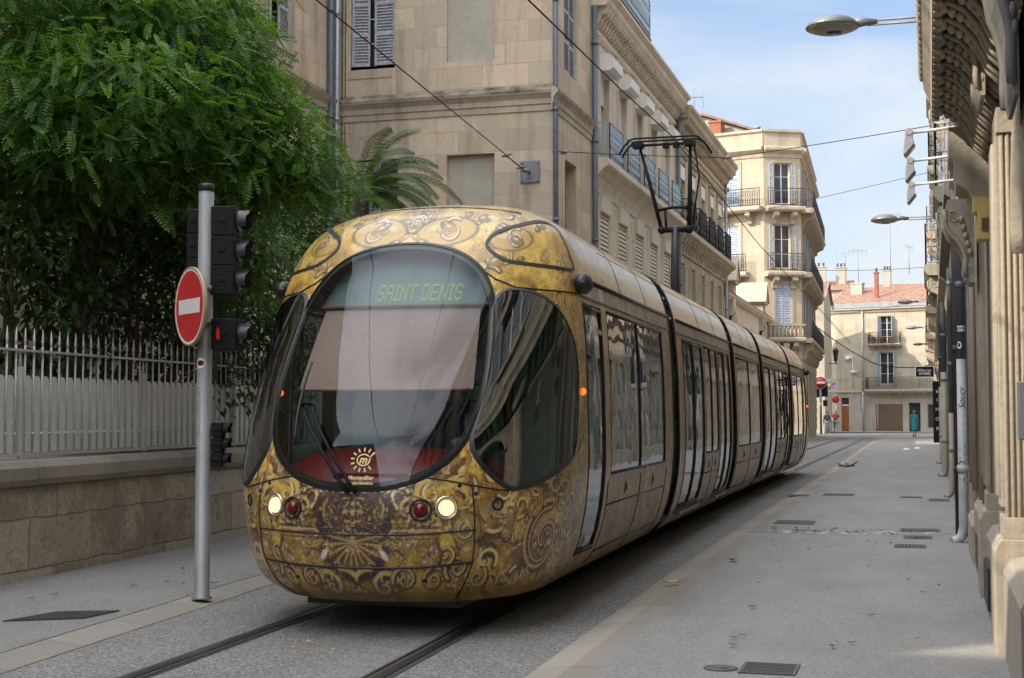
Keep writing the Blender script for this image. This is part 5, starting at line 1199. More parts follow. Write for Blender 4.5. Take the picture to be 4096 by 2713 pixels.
for u in (30, 25, 20, 15):
    window(F1w, sh, u, u+1.25, 9.85, 12.4, -.22); louvre(F1w, sh, u+.02, u+.55, 9.9, 12.35, 0, 'shutter_old', 3, hinge=(u+.02, -.06, -50)); louvre(F1w, sh, u+.7, u+1.23, 9.9, 12.35, -.05, 'shutter_old', 3)
    mb = MB(F1w); mb.box(u-.12, u, 0, .05, 9.7, 12.55); mb.box(u+1.25, u+1.37, 0, .05, 9.7, 12.55); mb.box(u-.12, u+1.37, 0, .05, 12.55, 12.7); mb.box(u-.15, u+1.4, -.2, .09, 9.70, 9.85); mb.box(u-.1, u+1.35, -.0, .05, 9.45, 9.70); mb.build('window_surround', M['ashlar_trim'], sh)
    window(F1w, sh, u, u+1.2, 4.9, 7.4, -.2)
pipe(sh, F1s, -.08, .09, 0, H1, .062, 'pipe', joints=2.6); pipe(sh, F1s, 4.0, .10, 0, 12.3, .075, 'pipe', joints=2.6)
pipe(sh, F1w, 33.28, .10, 0, H1, .075, 'pipe', joints=2.6); pipe(sh, F1w, 33.60, .12, 0, H1, .075, 'pipe_z', joints=2.6)
mb = MB(F1); mb.tube([(.1, .03, 6), (.1, .03, H1)], .012, 4); mb.tube([(.18, .02, 8), (.18, .02, H1)], .01, 4); mb.build('wall_cable', M['blackp'], sh)
pt = thing('wall_anchor', 'square grey steel anchor plate bolted on the ashlar wall under the wire', 'anchor plate', (-8.76, 31.6, 7.25))
mb = MB(F1); mb.box(4.64, 5.12, 0, .035, 7.0, 7.52); mb.build('plate', M['steel'], pt, .008)
mb = MB(F1)
for u in (4.69, 5.07):
    for v in (7.05, 7.47): mb.lathe([(.022, 0), (.022, .02), (.01, .025)], (u, .035, v), 8, (0, -1, 0))
mb.tube([(4.88, .03, 7.26), (4.86, .12, 7.27)], .03, 8); mb.build('bolt', M['steel'], pt)
# ------------------------------------------------------------------ cream terrace (B2)
cr = thing('cream_building', 'cream rendered building with white roller shutter boxes and pale blue balcony railings', 'building', (-8.2, 35.7, 0))
F2 = Fr((-8.2, 35.66), (0, 1)); L2 = 13.08; UW = [1.45, 3.85, 6.3, 8.75, 11.2]
ops = [(u-.55, u+.55, 8.3, 11.2) for u in UW]+[(u-.55, u+.55, 3.9, 7.35) for u in UW]
facade(F2, 0, L2, 0, 12.6, ops, M['cream'], cr, .28, back=9)
for u in UW:
    window(F2, cr, u-.55, u+.55, 8.3, 11.2, -.24)
    mb = MB(F2); mb.prof([(-.1, 10.78), (.30, 10.78), (.42, 10.86), (.42, 11.12), (.30, 11.24), (-.1, 11.24)], u-.62, u+.62); sb = mb.build('shutter_box', M['white'], cr)
    dn = {0: .75, 1: 1.35, 2: 2.0, 3: 2.3, 4: 1.9}[UW.index(u)]
    mb = MB(F2); v = 10.78
    while v > 10.78-dn: mb.box(u-.53, u+.53, -.12, -.09, v-.052, v-.004); v -= .055
    mb.build('roller_slats', M['white'], sb)
    mb = MB(F2); mb.box(u-.60, u+.60, -.08, .10, 6.98, 7.42); sb = mb.build('shutter_box', M['cream_slat'], cr, .01)
    mb = MB(F2); v = 6.98
    while v > 3.95: mb.add([(u-.54, -.02, v), (u+.54, -.02, v), (u+.54, .02, v-.11), (u-.54, .02, v-.11), (u+.54, -.03, v-.11), (u-.54, -.03, v-.11)], [(0, 1, 2, 3), (3, 2, 4, 5)]); v -= .12
    mb.build('roller_slats', M['cream_slat'], sb)
    mb = MB(F2)
    for s in (-1, 1): mb.box(u+s*.60-.07, u+s*.60+.07, 0, .05, 8.3, 11.3); mb.box(u+s*.62-.06, u+s*.62+.06, 0, .03, 3.9, 7.5)
    mb.box(u-.72, u+.72, 0, .05, 11.3, 11.5); mb.prof([(0, 11.5), (.10, 11.5), (.16, 11.58), (.16, 11.64), (0, 11.66)], u-.8, u+.8)
    for a, b in ((-1.02, -.80), (.80, 1.02)):
        mb.box(u+a, u+b, 0, .025, 4.2, 6.6); mb.box(u+a, u+b, 0, .025, 6.72, 7.3)
    mb.build('window_surround', M['cream_trim'], cr)
    railing(F2, cr, [(u-.85, 0), (u-.85, .36), (u+.85, .36), (u+.85, 0)], 8.30, 1.02, .10, 'iron_blue', .012, True, 'balcony_railing')
moulding(F2, cr, 0, L2, [(0, 7.45), (.04, 7.45), (.06, 7.60), (.14, 7.80), (.30, 7.98), (.42, 8.06), (.46, 8.10), (.46, 8.22), (.42, 8.28), (0, 8.29)], M['cream_trim'], 'balcony_slab')
moulding(F2, cr, 0, L2, [(0, 11.70), (.05, 11.70), (.07, 11.82), (0, 11.85)], M['cream_trim']); moulding(F2, cr, 0, L2, [(0, 12.32), (.40, 12.32), (.46, 12.40), (.46, 12.52), (.58, 12.62), (.58, 12.70), (0, 12.76)], M['cream_trim'])
modillions(F2, cr, .1, L2-.1, 11.86, .46, .40, .30, M['cream_trim'])
mb = MB(F2); mb.box(.0, 5.7, .1, .55, 12.78, 12.84); 
for k in range(13): mb.box(.1+.42*k, .18+.42*k, -.2, .52, 12.68, 12.78)
tb = mb.build('roof_terrace', M['wood_d'], cr); railing(F2, tb, [(.0, .5), (5.7, .5), (5.7, 0)], 12.84, 1.15, .10, 'iron_blue', .013, True, 'terrace_railing')
mb = MB(F2); mb.box(0, 5.0, -6, -.6, 12.7, 15.5); mb.build('roof_storey', M['cream'], cr)
pipe(cr, F2, L2, .12, 0, 12.3, .075, 'pipe', joints=2.6)
# ------------------------------------------------------------------ ochre building (B3)
oc = thing('ochre_building', 'ochre stained building with heavy bracket cornice and black iron balconies', 'building', (-8.2, 48.8, 0))
F3 = Fr((-8.2, 48.75), (0, 1)); L3 = 12.6; UW3 = [1.35, 3.85, 6.3, 8.75, 11.1]
facade(F3, 0, L3, 0, 12.3, [(u-.5, u+.5, 8.1, 10.5) for u in UW3]+[(u-.5, u+.5, 3.9, 7.0) for u in UW3], M['brown'], oc, .26, back=9)
for i, u in enumerate(UW3):
    window(F3, oc, u-.5, u+.5, 8.1, 10.5, -.22)
    mb = MB(F3); mb.box(u-.5, u+.5, -.1, .05, 10.02, 10.5); sb = mb.build('shutter_box', M['white'], oc)
    mb = MB(F3); v = 10.02; lim = (8.9, 8.15, 9.4, 9.7, 8.2)[i]
    while v > lim: mb.add([(u-.48, -.05, v), (u+.48, -.05, v), (u+.48, -.01, v-.10), (u-.48, -.01, v-.10), (u+.48, -.06, v-.1), (u-.48, -.06, v-.1)], [(0, 1, 2, 3), (3, 2, 4, 5)]); v -= .11
    mb.build('roller_slats', M['green_slat'], sb)
    window(F3, oc, u-.5, u+.5, 3.9, 7.0, -.22); mb = MB(F3); v = 6.95
    while v > 4.0: mb.add([(u-.48, -.05, v), (u+.48, -.05, v), (u+.48, -.01, v-.10), (u-.48, -.01, v-.10), (u+.48, -.06, v-.1), (u-.48, -.06, v-.1)], [(0, 1, 2, 3), (3, 2, 4, 5)]); v -= .11
    mb.build('shutter', M['green_slat'], oc)
    mb = MB(F3)
    for s in (-1, 1): mb.box(u+s*.58-.08, u+s*.58+.08, 0, .06, 8.1, 10.6); mb.box(u+s*.58-.08, u+s*.58+.08, 0, .04, 3.9, 7.1); mb.box(u+s*.95-.1, u+s*.95+.1, 0, .03, 4.1, 6.9)
    mb.box(u-.7, u+.7, 0, .06, 10.6, 10.8); mb.prof([(0, 10.8), (.12, 10.8), (.22, 10.92), (.22, 11.0), (0, 11.03)], u-.8, u+.8); mb.build('window_surround', M['brown'], oc)
    railing(F3, oc, [(u-.8, 0), (u-.8, .40), (u+.8, .40), (u+.8, 0)], 8.14, 1.05, .09, 'iron', .013, True, 'balcony_railing')
moulding(F3, oc, 0, L3+.3, [(0, 7.3), (.08, 7.3), (.10, 7.5), (.24, 7.72), (.40, 7.84), (.50, 7.90), (.50, 8.06), (.44, 8.12), (0, 8.13)], M['brown'], 'balcony_slab')
modillions(F3, oc, .1, L3, 7.32, .48, .36, .62, M['brown'], 'slab_bracket', .2)
moulding(F3, oc, 0, L3+.3, [(0, 11.3), (.06, 11.3), (.08, 11.45), (0, 11.48)], M['brown']); moulding(F3, oc, 0, L3+.35, [(0, 12.0), (.46, 12.0), (.52, 12.08), (.52, 12.2), (.62, 12.32), (.62, 12.42), (0, 12.46)], M['brown'])
modillions(F3, oc, .1, L3+.2, 11.52, .48, .44, .28, M['brown'])
pipe(oc, F3, L3-.1, .12, 0, 11.6, .075, 'pipe_z', joints=2.6); pipe(oc, F3, L3+.12, .12, 0, 7.3, .07, 'pipe_d', joints=2.6)
antenna('thin tv aerial on the roof of the ochre building above the pantograph', -8.9, 55.5, 12.3, 2.0, 5, .7, .1)
# ------------------------------------------------------------------ low house with stone dormers
lh = thing('low_house', 'low house with clay tile roof and two pedimented stone dormers before the corner block', 'house', (-8.3, 62, 0))
F4 = Fr((-8.3, 61.55), (0, 1)); facade(F4, 0, 19., 0, 6.9, [(2, 3.2, 3, 5.5), (6, 7.2, 3, 5.5), (10, 11.2, 3, 5.5), (14.5, 15.7, 3, 5.5)], M['cream'], lh, .25, back=7)
for u in (2, 6, 10, 14.5): window(F4, lh, u, u+1.2, 3, 5.5)
moulding(F4, lh, 0, 19, [(0, 6.7), (.1, 6.7), (.24, 6.86), (.24, 6.95), (0, 6.97)], M['cream_trim']); tiled_roof(F4, lh, 0, 19, .25, 6.95, -4, 9.0)
for u, wd in ((2.6, 1.1), (15.2, 1.3)):
    mb = MB(F4); mb.box(u-wd/2, u+wd/2, -2.2, .20, 6.0, 7.45); mb.box(u-wd/2-.1, u+wd/2+.1, -2.3, .32, 7.45, 7.62); mb.box(u-wd/2-.05, u+wd/2+.05, .2, .26, 4.6, 6.0); d = mb.build('dormer', M['pale'], lh)
    g2 = MB(F4); g2.slabpoly([(u-wd/2-.16, 7.62), (u+wd/2+.16, 7.62), (u, 8.62)], 1, -2.3, .34); g2.build('pediment', M['pale_trim'], d)
    g2 = MB(F4); 
    for s in (-1, 1): g2.add([(u, -2.35, 8.68), (u, .40, 8.68), (u+s*(wd/2+.26), .40, 7.60), (u+s*(wd/2+.26), -2.35, 7.60), (u, -2.35, 8.63), (u, .40, 8.63), (u+s*(wd/2+.26), .40, 7.55), (u+s*(wd/2+.26), -2.35, 7.55)], [(0, 1, 2, 3), (4, 5, 6, 7), (1, 2, 6, 5), (2, 3, 7, 6)])
    g2.build('pediment_roof', M['pale_trim'], d)
    g2 = MB(F4); n = 12; g2.slabpoly([(u-.3, 5.6), (u+.3, 5.6)]+[(u+.3*math.cos(R(180*k/n)), 6.9+.3*math.sin(R(180*k/n))) for k in range(n+1)], 1, .20, .205); g2.build('dormer_pane', M['window'], d)
# ------------------------------------------------------------------ corner block (B4)
cb = thing('corner_building', 'tall pale limestone corner block with chamfered front and wraparound iron balconies', 'building', (-7.5, 81, 0))
Pp = [(-19, 83.2), (-8.46, 80.5), (-6.48, 81.5), (-6.95, 99.0)]
FA = Fr(Pp[0], (Pp[1][0]-Pp[0][0], Pp[1][1]-Pp[0][1])); LA = math.dist(Pp[0], Pp[1]); FB = Fr(Pp[1], (Pp[2][0]-Pp[1][0], Pp[2][1]-Pp[1][1])); LB = math.dist(Pp[1], Pp[2]); FC = Fr(Pp[2], (Pp[3][0]-Pp[2][0], Pp[3][1]-Pp[2][1])); LC = math.dist(Pp[2], Pp[3])
FLV = [(13.55, 15.9), (9.85, 12.35), (6.1, 8.95)]
UA = [LA-2.1, LA-5.2, LA-8.2]; UB = [LB/2]; UC = [2.2, 5.6, 9.0, 12.4, 15.8]
for f, L, U_, wd in ((FA, LA, UA, .62), (FB, LB, UB, .48), (FC, LC, UC, .55)):
    facade(f, 0, L, 0, 17.2, [(u-wd, u+wd, a, b) for u in U_ for a, b in FLV]+([(u-.9, u+.9, 0, 4.2, .4) for u in U_] if f is not FB else [(LB/2-.6, LB/2+.6, 0, 3.6, .3)]), M['pale'], cb, .22)
    for u in U_:
        for k, (a, b) in enumerate(FLV):
            window(f, cb, u-wd, u+wd, a, b, -.18, 'white', (1, 2))
            if f is FA: louvre(f, cb, u-wd+.01, u-.02, a, b, -.02, 'bluepale', 3, pitch=.14); louvre(f, cb, u+.02, u+wd-.01, a, b, -.02, 'bluepale', 3, pitch=.14)
            elif f is FB and k == 2: louvre(f, cb, u-wd+.01, u-.02, a, b, -.02, 'bluepale', 3, pitch=.14); louvre(f, cb, u+.02, u+wd-.01, a, b, -.02, 'bluepale', 3, pitch=.14)
            else: louvre(f, cb, u-wd-.32, u-wd, a, b, .03, 'bluepale', 3, pitch=.14, hinge=None); louvre(f, cb, u+wd, u+wd+.32, a, b, .03, 'bluepale', 3, pitch=.14)
            mb = MB(f); mb.box(u-wd-.14, u-wd, 0, .05, a, b+.14); mb.box(u+wd, u+wd+.14, 0, .05, a, b+.14); mb.box(u-wd, u+wd, 0, .05, b, b+.14); mb.build('window_surround', M['pale_trim'], cb)
        mb = MB(f); mb.quad((u-.9, -.38, 0), (u+.9, -.38, 0), (u+.9, -.38, 4.2), (u-.9, -.38, 4.2)); mb.build('shop_window', M['window'], cb)
    moulding(f, cb, -.0, L, [(0, 16.2), (.06, 16.2), (.10, 16.4), (.30, 16.55), (.36, 16.6), (.36, 16.75), (.1, 16.85), (.08, 17.6), (.2, 17.66), (.2, 17.8), (-.3, 17.8), (-.3, 16.2)], M['pale_trim'])
    for z, t in ((13.3, .75), (9.6, .62), (5.85, .62)):
        if z == 9.6 and f is FA: rng_ = [(LA-3.3, LA-.9)]
        else: rng_ = [(-.0, L)]
        if z == 5.85 and f is FA: rng_ = [(LA-2.6, LA)]
        for a, b in rng_:
            moulding(f, cb, a, b, [(0, z-.26), (t-.1, z-.26), (t, z-.16), (t, z-.02), (t-.04, z+.03), (0, z+.04)], M['pale_trim'], 'balcony_slab')
            n = max(2, int((b-a)/1.5))
            for k in range(n): console(f, cb, a+(b-a)*(k+.5)/n, z-.95, .68, t*.85, .26, M['pale_trim'])
            if z < 6 and f is FB: 
                mb = MB(f)
                for k in range(9): mb.lathe([(.07, 0), (.05, .1), (.09, .3), (.05, .5), (.07, .62)], (a+.15+(b-a-.3)*k/8, t-.15, z+.05), 8)
                mb.box(a, b, t-.25, t-.05, z+.68, z+.8); mb.build('balustrade', M['pale_trim'], cb)
            else: railing(f, cb, [(a, t-.06), (b, t-.06)], z+.04, 1.0, .14, 'iron', .014, True, 'balcony_railing')
    mb = MB(f); 
    for z in np.arange(.5, 5.4, .52): mb.box(0, .25, 0, .05, z, z+.42); mb.box(L-.25, L, 0, .05, z, z+.42)
    mb.build('corner_quoins', M['pale_trim'], cb)
    modillions(f, cb, 0, L, 4.6, .95, .5, 1.3, M['pale_trim'], 'corbel', .35)
mb = MB(); mb.slabpoly([Pp[0], Pp[1], Pp[2], Pp[3], (-19, 99.2)], 2, 17.15, 17.25); mb.build('roof', M['roofgrey'], cb)
mb = MB(); mb.quad((-6.95, 99.0, 0), (-19, 99.2, 0), (-19, 99.2, 17.2), (-6.95, 99.0, 17.2)); mb.quad((-19, 83.2, 0), (-19, 99.2, 0), (-19, 99.2, 17.2), (-19, 83.2, 17.2)); mb.build('rear_wall', M['pale'], cb)
mb = MB(FA); mb.slabpoly([(LA-7.5, 17.2), (LA-.8, 17.2), (LA-.8, 17.9), (LA-4.4, 19.3), (LA-7.5, 18.2)], 1, -5.5, -1.6); mb.build('attic_wall', M['cement'], cb)
mb = MB(FA); 
for (a, b), (c, d) in (((LA-4.3, 19.32), (LA-.5, 17.85)), ((LA-7.8, 18.1), (LA-4.3, 19.32))): mb.add([(a, -1.3, b), (c, -1.3, d), (c, -6, d), (a, -6, b), (a, -1.3, b+.14), (c, -1.3, d+.14), (c, -6, d+.14), (a, -6, b+.14)], [(0, 1, 2, 3), (4, 5, 6, 7), (0, 1, 5, 4), (1, 2, 6, 5)])
mb.build('attic_tiles', M['tile'], cb)
chimney(FA, cb, LA-3.2, -.9, 17.2, 18.75, .75, .6, None, 0); 
mb = MB(FB)
for k in range(4): mb.lathe([(.1, 0), (.1, .55), (.2, .6), (.2, .68), (.05, .74)], (.1+.32*k, -1.2, 17.25+.25*(k == 0)), 10)
mb.build('roof_vents', M['roofgrey'], cb, recalc=False)
mb = MB(FA); mb.box(LA-2.6, LA-1.9, .55, .75, 14.25, 14.5); mb.build('flower_box', M['brick'], cb)
# ------------------------------------------------------------------ far end of the street (B5)
fb = thing('far_building', 'three storey limestone building with clay tile roof closing the far end of the street', 'building', (-2.5, 122.5, 0))
Q = [(-9.6, 128.6), (-7.0, 124.0), (6.0, 120.4)]
FD_ = Fr(Q[0], (Q[1][0]-Q[0][0], Q[1][1]-Q[0][1])); LD = math.dist(Q[0], Q[1]); FE = Fr(Q[1], (Q[2][0]-Q[1][0], Q[2][1]-Q[1][1])); LE = math.dist(Q[1], Q[2])
ue = lambda X: (X+7.0)/FE.U.x
oe = [(ue(-3.28), ue(-2.22), 7.5, 9.8), (ue(-3.38), ue(-2.08), 4.0, 6.75), (ue(1.6), ue(2.8), 7.5, 9.8), (ue(1.6), ue(2.8), 4.0, 6.75), (ue(-3.72), ue(-1.50), 0, 2.35), (ue(-1.02), ue(-.08), 0, 2.45, .4), (ue(.48), ue(2.2), .35, 2.35, .2), (ue(-6.6), ue(-5.95), 0, 2.9)]
facade(FE, 0, LE, 3.3, 10.4, [o for o in oe if o[2] > 3.4], M['far'], fb, .28); facade(FE, 0, LE, 0, 3.3, [o for o in oe if o[2] < 3.4], M['far_low'], fb, .28, 'shop_front')
facade(FD_, 0, LD, 0, 10.4, [(2.6, 4.0, 7.4, 9.7), (2.5, 4.1, 3.9, 6.7)], M['far'], fb, .28)
window(FE, fb, *oe[0], -.22); window(FE, fb, *oe[1], -.22, 'white', (1, 2), .09); window(FE, fb, *oe[2], -.22); window(FE, fb, *oe[3], -.22)
for o in (oe[0], oe[1]):
    a, b, c, d = o; louvre(FE, fb, 0, (b-a)*.48, c, d, 0, 'bluepale', 3, pitch=.15, hinge=(a+.02, .0, 100)); louvre(FE, fb, 0, (b-a)*.48, c, d, 0, 'bluepale', 3, pitch=.15, hinge=(b-.03, .0, 82))
    mb = MB(FE); mb.box(a-.16, a, 0, .06, c-.1, d+.2); mb.box(b, b+.16, 0, .06, c-.1, d+.2); mb.box(a, b, 0, .06, d, d+.2); mb.build('window_surround', M['pale_trim'], fb)
window(FD_, fb, 2.6, 4.0, 7.4, 9.7); window(FD_, fb, 2.5, 4.1, 3.9, 6.7); louvre(FD_, fb, 2.55, 3.2, 3.95, 6.65, .03, 'blue', 3, pitch=.15); louvre(FD_, fb, 3.5, 4.3, 7.4, 9.7, .03, 'bluepale', 3, pitch=.15)
mb = MB(FE); a, b, c, d = oe[4]
v = .1
while v < 2.35: mb.box(a, b, -.14, -.11, v, v+.07); v += .085
gdoor = mb.build('garage_shutter', M['wood_d'], fb); mb = MB(FE)
for k in range(17):
    u = a+(b-a)*k/16
    mb.tube([(u, -.10, .1), (u, -.10, 2.3)], .006, 4)
mb.build('shutter_mesh', M['wood_d'], gdoor)
window(FE, fb, *oe[5][:4], -.35, 'iron', (1, 4)); window(FE, fb, *oe[6][:4], -.15, 'steel', (1, 0))
mb = MB(FE); a, b, c, d = oe[7]; mb.box(a, b, -.24, -.2, 0, 2.25); mb.box(a+.06, (a+b)/2-.03, -.2, -.18, .2, 2.1); mb.box((a+b)/2+.03, b-.06, -.2, -.18, .2, 2.1); dd = mb.build('wooden_door', M['door'], fb); mb = MB(FE); mb.quad((a, -.22, 2.3), (b, -.22, 2.3), (b, -.22, 2.9), (a, -.22, 2.9)); mb.build('fanlight', M['window'], dd)
railing(FE, fb, [(ue(-4.3), 0), (ue(-4.3), .75), (LE, .75)], 3.62, .98, .13, 'iron', .014, True, 'balcony_railing'); railing(FE, fb, [(ue(-4.1), 0), (ue(-4.1), .6), (ue(-1.55), .6), (ue(-1.55), 0)], 7.45, .95, .13, 'iron', .013, True, 'balcony_railing')
mb = MB(FE)
for k in range(3): mb.lathe([(.12, 0), (.16, .25), (.02, .27)], (ue(-3.7)+k*.75, .42, 7.46), 8); mb.ball((ue(-3.7)+k*.75, .42, 7.86), (.18, .18, .2), 7, 5)
mb.build('flower_pots', M['brick'], fb)
moulding(FE, fb, ue(-4.35), LE, [(0, 3.3), (.7, 3.3), (.82, 3.45), (.82, 3.58), (0, 3.62)], M['pale_trim'], 'balcony_slab'); modillions(FE, fb, ue(-4.2), LE, 3.12, .18, .5, 1.05, M['pale_trim'], 'slab_brackets', .3)
moulding(FE, fb, ue(-4.2), ue(-1.45), [(0, 7.25), (.6, 7.25), (.7, 7.36), (.7, 7.45), (0, 7.46)], M['pale_trim'], 'balcony_slab'); modillions(FE, fb, ue(-4.2), ue(-1.45), 7.08, .18, .45, .7, M['pale_trim'], 'slab_brackets', .26)
for f, L in ((FE, LE), (FD_, LD)):
    moulding(f, fb, 0, L, [(0, 3.30), (.08, 3.32), (.10, 3.44), (0, 3.48)], M['pale_trim'], 'string_course'); moulding(f, fb, 0, L, [(0, 10.1), (.10, 10.15), (.16, 10.3), (.3, 10.4), (.3, 10.52), (-.3, 10.55)], M['pale_trim']); mb = MB(f); mb.box(0, L, -.3, .34, 10.55, 10.98); mb.build('gutter_parapet', M['roofgrey'], fb)
railing(FD_, fb, [(2.2, 0), (2.2, .6), (4.5, .6), (4.5, 0)], 3.62, .95, .13, 'iron', .013, True, 'balcony_railing'); railing(FD_, fb, [(2.2, 0), (2.2, .5), (4.5, .5), (4.5, 0)], 7.2, .95, .13, 'iron', .013, True, 'balcony_railing')
pipe(fb, FE, ue(-4.72), .09, 3.5, 10.4, .09, 'pipe_w'); pipe(fb, FE, ue(-4.72), .09, 0, 3.4, .08, 'pipe_z')
tiled_roof(FE, fb, -.6, LE, .1, 10.98, -5, 12.7, pitch=.34); mb = MB(FE); mb.add([(-.6, .1, 10.98), (-.6, -5, 10.98), (-.6, -5, 12.7)], [(0, 1, 2)]); mb.add([(-.6, .1, 11.0), (-.6, -5, 12.75), (-4.5, -5, 11.0)], [(0, 1, 2)]); mb.build('roof_hip', M['tile'], fb)
chimney(FE, fb, ue(-3.9), -1.3, 11.3, 13.7, .30, .30, None, 1); chimney(FE, fb, 1.0, -3.0, 11, 13.0, 1.0, .7, M['cement'], 0)
mb = MB(FE); mb.add([(ue(.1), -2.4, 11.98), (ue(1.1), -2.4, 11.98), (ue(1.1), -3.3, 12.3), (ue(.1), -3.3, 12.3)], [(0, 1, 2, 3)]); sky_ = mb.build('skylight', M['window'], fb)
mb = MB(FE); mb.box(ue(-6.2), ue(-5.6), .02, .16, 6.25, 6.5); mb.ball((ue(-5.95), .2, 6.25), .15); mb.box(ue(-5.8), ue(-5.2), .02, .16, 5.05, 5.2); mb.ball((ue(-5.5), .2, 5.1), .15); mb.tube([(ue(-5.6), .04, 6.3), (ue(-5.6), .04, 3.7)], .03, 5); mb.build('wall_lamps', M['white'], fb)
mb = MB(FE); mb.slabpoly([(ue(-5.1)+.4*math.cos(a)*(1+.25*math.sin(3*a)), 1.35+.32*math.sin(a)) for a in np.linspace(0, 6.1, 14)], 1, .001, .004); mb.build('bare_plaster_patch', M['brown'], fb)
# neighbours at the far end
def plain_house(name, label, x0, x1, y0, y1, h, mat, ridge=1.6, chim=(), wins=True):
    t_ = thing(name, label, 'house', ((x0+x1)/2, y0, 0)); f = Fr((x0, y0), (1, 0)); L = x1-x0; ops = []
    if wins:
        n = max(1, int(L/3)); ops = [(L*(k+.5)/n-.5, L*(k+.5)/n+.5, z, z+1.7) for k in range(n) for z in np.arange(1.2, h-2, 3.2)]
    facade(f, 0, L, 0, h, ops, mat, t_, .2, back=y1-y0)
    for o in ops: window(f, t_, *o, -.15)
    tiled_roof(f, t_, -.2, L+.2, .3, h, -(y1-y0)/2, h+ridge, pitch=.34); tiled_roof(f, t_, -.2, L+.2, -(y1-y0)-.3, h, -(y1-y0)/2, h+ridge, pitch=.34)
    mb = MB(f); 
    for u in (0, L): mb.add([(u, 0, h), (u, -(y1-y0), h), (u, -(y1-y0)/2, h+ridge)], [(0, 1, 2)])
    mb.build('gable', mat, t_)
    for u, w, a in chim: chimney(f, t_, u, w, h, h+ridge+1.2, a, .6, M['cement'], 3)
    return t_
plain_house('town_house', 'narrow pale house between the corner block and the far building, hidden part added for shade', -15.5, -7.2, 112, 121, 10.6, M['far'], 1.6, [(2.2, -3, 1.0)])  # mostly hidden; bulk added to shade the lower far building
plain_house('town_house', 'white walled house with chimney behind the left corner of the far building', -12.5, -6.2, 133, 142, 12.9, M['cream'], 1.3, [(3.4, -2, 1.3), (5.4, -3, 1.0)], False)
plain_house('town_house', 'red tiled house rising behind the roof of the far building', -4.0, 8, 140, 150, 12.9, M['brown'], 1.5, [(1, -2, .8)], False)
for i, (x, y, z, h, n, l) in enumerate(((-2.4, 127, 12.5, 6.6, 7, 'tallest tv aerial above the far tiled roof'), (-5.2, 128, 12.2, 3.9, 5, 'tv aerial left of the tallest one above the far building chimney'), (-.9, 136, 14.6, 2.6, 5, 'small tv aerial right of the tallest one above the far roof'), (1.0, 140, 15.5, 2.2, 5, 'rightmost small tv aerial above the far roof'), (-10.4, 136, 14, 3.2, 6, 'tv aerial beside the corner block above the white chimney house'), (-6.6, 134, 13.6, 3.0, 4, 'thin tv aerial between corner block and far building'))):
    antenna(l, x, y, z, h, n, .9, .2+.5*i)
# ------------------------------------------------------------------ RIGHT ROW
RU = Vector((.0062, 1)).normalized(); FR_ = Fr((.38, 0), (RU.x, RU.y), (-RU.y, RU.x))   # u = distance along the street, w towards the street
HR = 14.0
sf = thing('shopfront_building', 'carved stone shopfront building with scroll brackets at the right edge close by', 'building', (.5, 10, 0))
WB = -.20     # wall plane behind the pilasters
PIL = [(-20.3, -19.5), (-14.3, -13.5), (-8.3, -7.5), (-2.6, -1.8), (2.7, 3.5), (6.15, 6.9), (9.72, 10.42), (12.55, 13.2)]
ops = []
for (a, b), (c, d) in zip(PIL[:-1], PIL[1:]):
    if c-b > 2.2: ops.append((b+.45, c-.45, .75, 3.4, .45))
OW = []
FU = Fr(tuple(FR_.p(0, WB, 0))[:2], (RU.x, RU.y), (-RU.y, RU.x))
ups = [(u, u+1.15, 5.9, 8.4) for u in np.arange(-20, 17, 3.2)]+[(u, u+1.15, 9.6, 11.8) for u in np.arange(-20, 17, 3.2)]
facade(FU, -26, 18.6, 0, HR, ops+ups, M['shop'], sf, .3, back=9)
for o in ops:
    window(FU, sf, o[0], o[1], o[2], o[3], -.40, 'iron', (2, 2), .07); mb = MB(FU); uc = (o[0]+o[1])/2; hw = (o[1]-o[0])/2; n = 14
    for s in (-1, 1):     # arch spandrels and archivolt
        P = [(uc+s*hw, 3.4)]+[(uc+s*hw*math.cos(R(90*k/n)), 3.4-.8+.8*math.sin(R(90*k/n))) for k in range(n+1)]; mb.slabpoly(P, 1, -.28, -.002)
    mb.tube([(uc+hw*1.06*math.cos(R(180*k/20)), .02, 2.6+.86*math.sin(R(180*k/20))) for k in range(21)], .07, 6); mb.build('arch', M['shop_trim'], sf)
for o in ups:
    window(FU, sf, *o, -.22); louvre(FU, sf, o[0]-.55, o[0], o[2], o[3], .04, 'blue', 3, pitch=.16); louvre(FU, sf, o[1], o[1]+.55, o[2], o[3], .04, 'blue', 3, pitch=.16)
    mb = MB(FU); mb.box(o[0]-.15, o[1]+.15, 0, .14, o[3]+.05, o[3]+.3); mb.box(o[0]-.15, o[1]+.15, 0, .16, o[2]-.18, o[2]); mb.build('window_surround', M['shop_trim'], sf)
moulding(FU, sf, -26, 18.6, [(0, 13.2), (.3, 13.4), (.5, 13.7), (.5, 14.), (0, 14.05)], M['shop_trim'])
